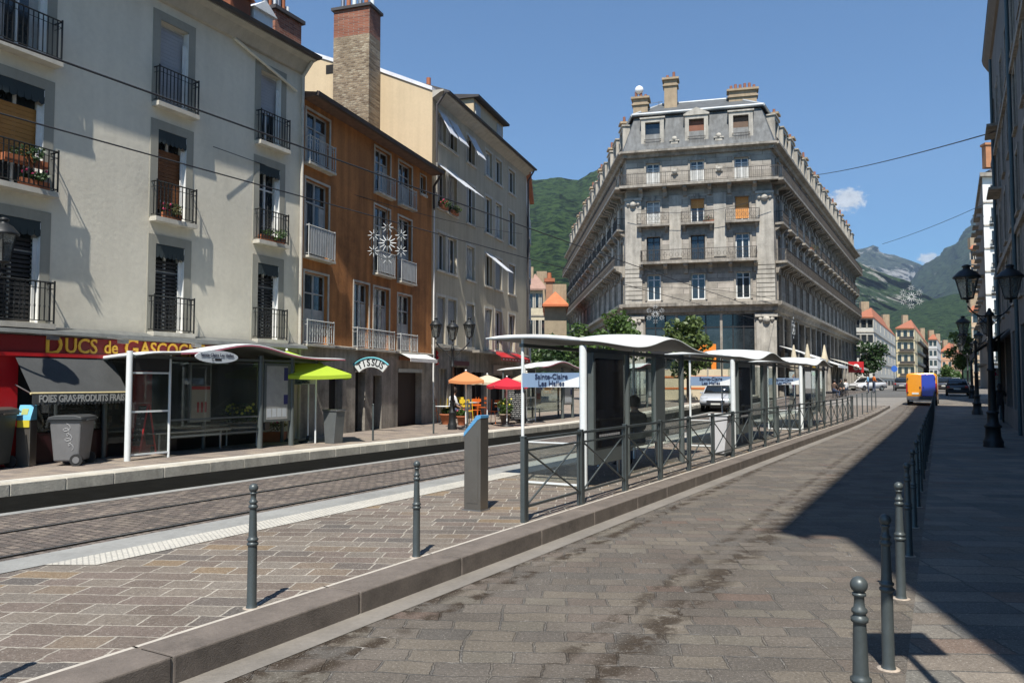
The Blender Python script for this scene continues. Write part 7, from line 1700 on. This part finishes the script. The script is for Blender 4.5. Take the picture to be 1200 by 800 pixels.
# bench sitter: on the island shelter bench
FSI = Frame((p0.x, p0.y), UI, ISLZ); b_ = FSI.P(FSI.spx(747, 500, -.45), -.45, 0)
person('dark-haired woman seen from behind, sitting on the bench in the nearest island shelter', sit(), [SKIN, CN, CD, CN], False, 0, (b_.x, b_.y, ISLZ-.06), R(205), 1.08, HD, False)
p = gp(529, 497); person('man in a white shirt sitting at a cafe table behind the lamp base', sit(), [SKIN, CW, CD, CN], False, 0, p, R(120), 1.08, HB_)
p = gp(608, 489); person('blond woman in an orange top standing behind the chalkboard', stand('mid'), [SKIN, CRD, CD, CN], True, 0, p, R(20), 1.05, HBL)
p = gp(596, 488); person('person in dark red sitting at the table under the red parasol', sit(), [SKIN, CRD, CD, CN], False, 0, p, R(-60), 1.1, HB_)
for px, Y, j, m, l, hr in ((1023, 78, stand('mid'), [SKIN, CO, CD, CN], 'person in an orange shirt on the far terrace', HD), (1016, 78, stand('down'), [SKIN, CBL, CD, CN], 'person in a pale blue shirt beside the one in orange', HB_), (984, 66, sit(), [SKIN, CN, CN, CN], 'person in black sitting near the end of the shelters', HD), (991, 68, sit(), [SKIN, CW, CD, CN], 'person in white sitting near the end of the shelters', HB_), (976, 64, sit(), [SKIN, CBK, CD, CN], 'person in brown sitting left of the ones in black and white', HD)):
    q = XY(px, Y); person(l, j, m, False, 0, (q.x, Y, hz(Y)), R(30*px), 1.08, hr)
    if j.get('pelvis')[2] < .8:
        F = Frame((q.x, Y), (1, 0), hz(Y)); t = thing('stool', (q.x, Y, hz(Y)), 'dark stool under the '+l.split(' sitting')[0], 'stool', world=True); MB().lathe((q.x, Y, hz(Y)+.42), [(.18, 0), (.18, .04)], 12).build('seat', IRONB, t)
        for k in range(3): a = k*2.1; MB().tube(F.P(math.cos(a)*.15, math.sin(a)*.15, 0), F.P(math.cos(a)*.08, math.sin(a)*.08, .42), .02).build('leg', IRONB, t)
# ================================================================== sky, sun, output
w = bpy.data.worlds.new('World'); sc.world = w; w.use_nodes = True; nt = w.node_tree
bg = nt.nodes['Background']; bg.inputs['Strength'].default_value = .069
sky = N_(nt, 'ShaderNodeTexSky', sky_type='NISHITA', sun_disc=False, sun_elevation=SUNEL, sun_rotation=math.pi + SUNAZ, altitude=200., air_density=1.0, dust_density=.0, ozone_density=3.5)
tint = N_(nt, 'ShaderNodeVectorMath', operation='MULTIPLY'); tint.inputs[1].default_value = (.60, .94, 1.17); lk(nt, sky.outputs[0], tint.inputs[0])
tc = N_(nt, 'ShaderNodeTexCoord')
def cloud(px, py, sx, sy, seed, prev, dens=1.0):
    d = ray(px, py).normalized()
    right = Vector((d.y, -d.x, 0)).normalized(); up = right.cross(d)
    a = N_(nt, 'ShaderNodeVectorMath', operation='DOT_PRODUCT'); a.inputs[1].default_value = right; lk(nt, tc.outputs['Generated'], a.inputs[0])
    b = N_(nt, 'ShaderNodeVectorMath', operation='DOT_PRODUCT'); b.inputs[1].default_value = up; lk(nt, tc.outputs['Generated'], b.inputs[0])
    cx = N_(nt, 'ShaderNodeCombineXYZ'); 
    ax = N_(nt, 'ShaderNodeMath', operation='DIVIDE'); ax.inputs[1].default_value = sx; lk(nt, a.outputs['Value'], ax.inputs[0])
    bx = N_(nt, 'ShaderNodeMath', operation='DIVIDE'); bx.inputs[1].default_value = sy; lk(nt, b.outputs['Value'], bx.inputs[0])
    lk(nt, ax.outputs[0], cx.inputs[0]); lk(nt, bx.outputs[0], cx.inputs[1])
    fr = N_(nt, 'ShaderNodeVectorMath', operation='DOT_PRODUCT'); fr.inputs[1].default_value = d; lk(nt, tc.outputs['Generated'], fr.inputs[0])
    ln = N_(nt, 'ShaderNodeVectorMath', operation='LENGTH'); lk(nt, cx.outputs[0], ln.inputs[0])
    no = N_(nt, 'ShaderNodeTexNoise', i_Scale=2.3, i_Detail=9., i_Roughness=.6); mp = N_(nt, 'ShaderNodeMapping'); mp.inputs['Location'].default_value = (seed, seed*2, 0); lk(nt, cx.outputs[0], mp.inputs[0]); lk(nt, mp.outputs[0], no.inputs['Vector'])
    m1 = N_(nt, 'ShaderNodeMath', operation='MULTIPLY_ADD'); lk(nt, no.outputs['Fac'], m1.inputs[0]); m1.inputs[1].default_value = -1.5; lk(nt, ln.outputs['Value'], m1.inputs[2])
    mr = N_(nt, 'ShaderNodeMapRange', interpolation_type='SMOOTHSTEP', i_1=.15, i_2=-.28, i_3=0., i_4=dens); lk(nt, m1.outputs[0], mr.inputs[0])
    ok = N_(nt, 'ShaderNodeMath', operation='GREATER_THAN'); ok.inputs[1].default_value = 0; lk(nt, fr.outputs['Value'], ok.inputs[0])
    mk = N_(nt, 'ShaderNodeMath', operation='MULTIPLY'); lk(nt, mr.outputs[0], mk.inputs[0]); lk(nt, ok.outputs[0], mk.inputs[1])
    sh = N_(nt, 'ShaderNodeMapRange', i_1=.3, i_2=.75, i_3=6.2, i_4=9.5); lk(nt, no.outputs['Fac'], sh.inputs[0])
    cc = N_(nt, 'ShaderNodeVectorMath', operation='SCALE'); cc.inputs[0].default_value = (.93, .97, 1.02); lk(nt, sh.outputs[0], cc.inputs['Scale'])
    mx = N_(nt, 'ShaderNodeMix', data_type='RGBA'); lk(nt, mk.outputs[0], mx.inputs[0]); lk(nt, prev, mx.inputs[6]); lk(nt, cc.outputs[0], mx.inputs[7])
    return mx.outputs[2]
o_ = cloud(993, 234, .024, .017, 1.7, tint.outputs[0])
o_ = cloud(1088, 303, .014, .008, 5.1, o_, .8)
lk(nt, o_, bg.inputs['Color'])
sd = bpy.data.lights.new('sun', 'SUN'); sd.energy = 5.0; sd.angle = R(.53); sd.color = (1, .955, .88)
so = bpy.data.objects.new('sun', sd); COL.objects.link(so)
L = Vector((math.sin(SUNAZ)*math.cos(SUNEL), math.cos(SUNAZ)*math.cos(SUNEL), -math.sin(SUNEL)))
so.rotation_euler = L.to_track_quat('-Z', 'Y').to_euler()
sc.view_settings.view_transform = 'Standard'; sc.view_settings.look = 'None'; sc.view_settings.gamma = 1; sc.view_settings.exposure = 0.72; sc.view_settings.use_curve_mapping = False
sc.render.engine = 'CYCLES'
sc.cycles.max_bounces = 6; sc.cycles.transparent_max_bounces = 24; sc.cycles.use_denoising = True; sc.cycles.caustics_reflective = False; sc.cycles.caustics_refractive = False
for o in list(bpy.data.objects):
    if o.type == 'EMPTY' and not any(c.parent == o for c in bpy.data.objects): bpy.data.objects.remove(o)
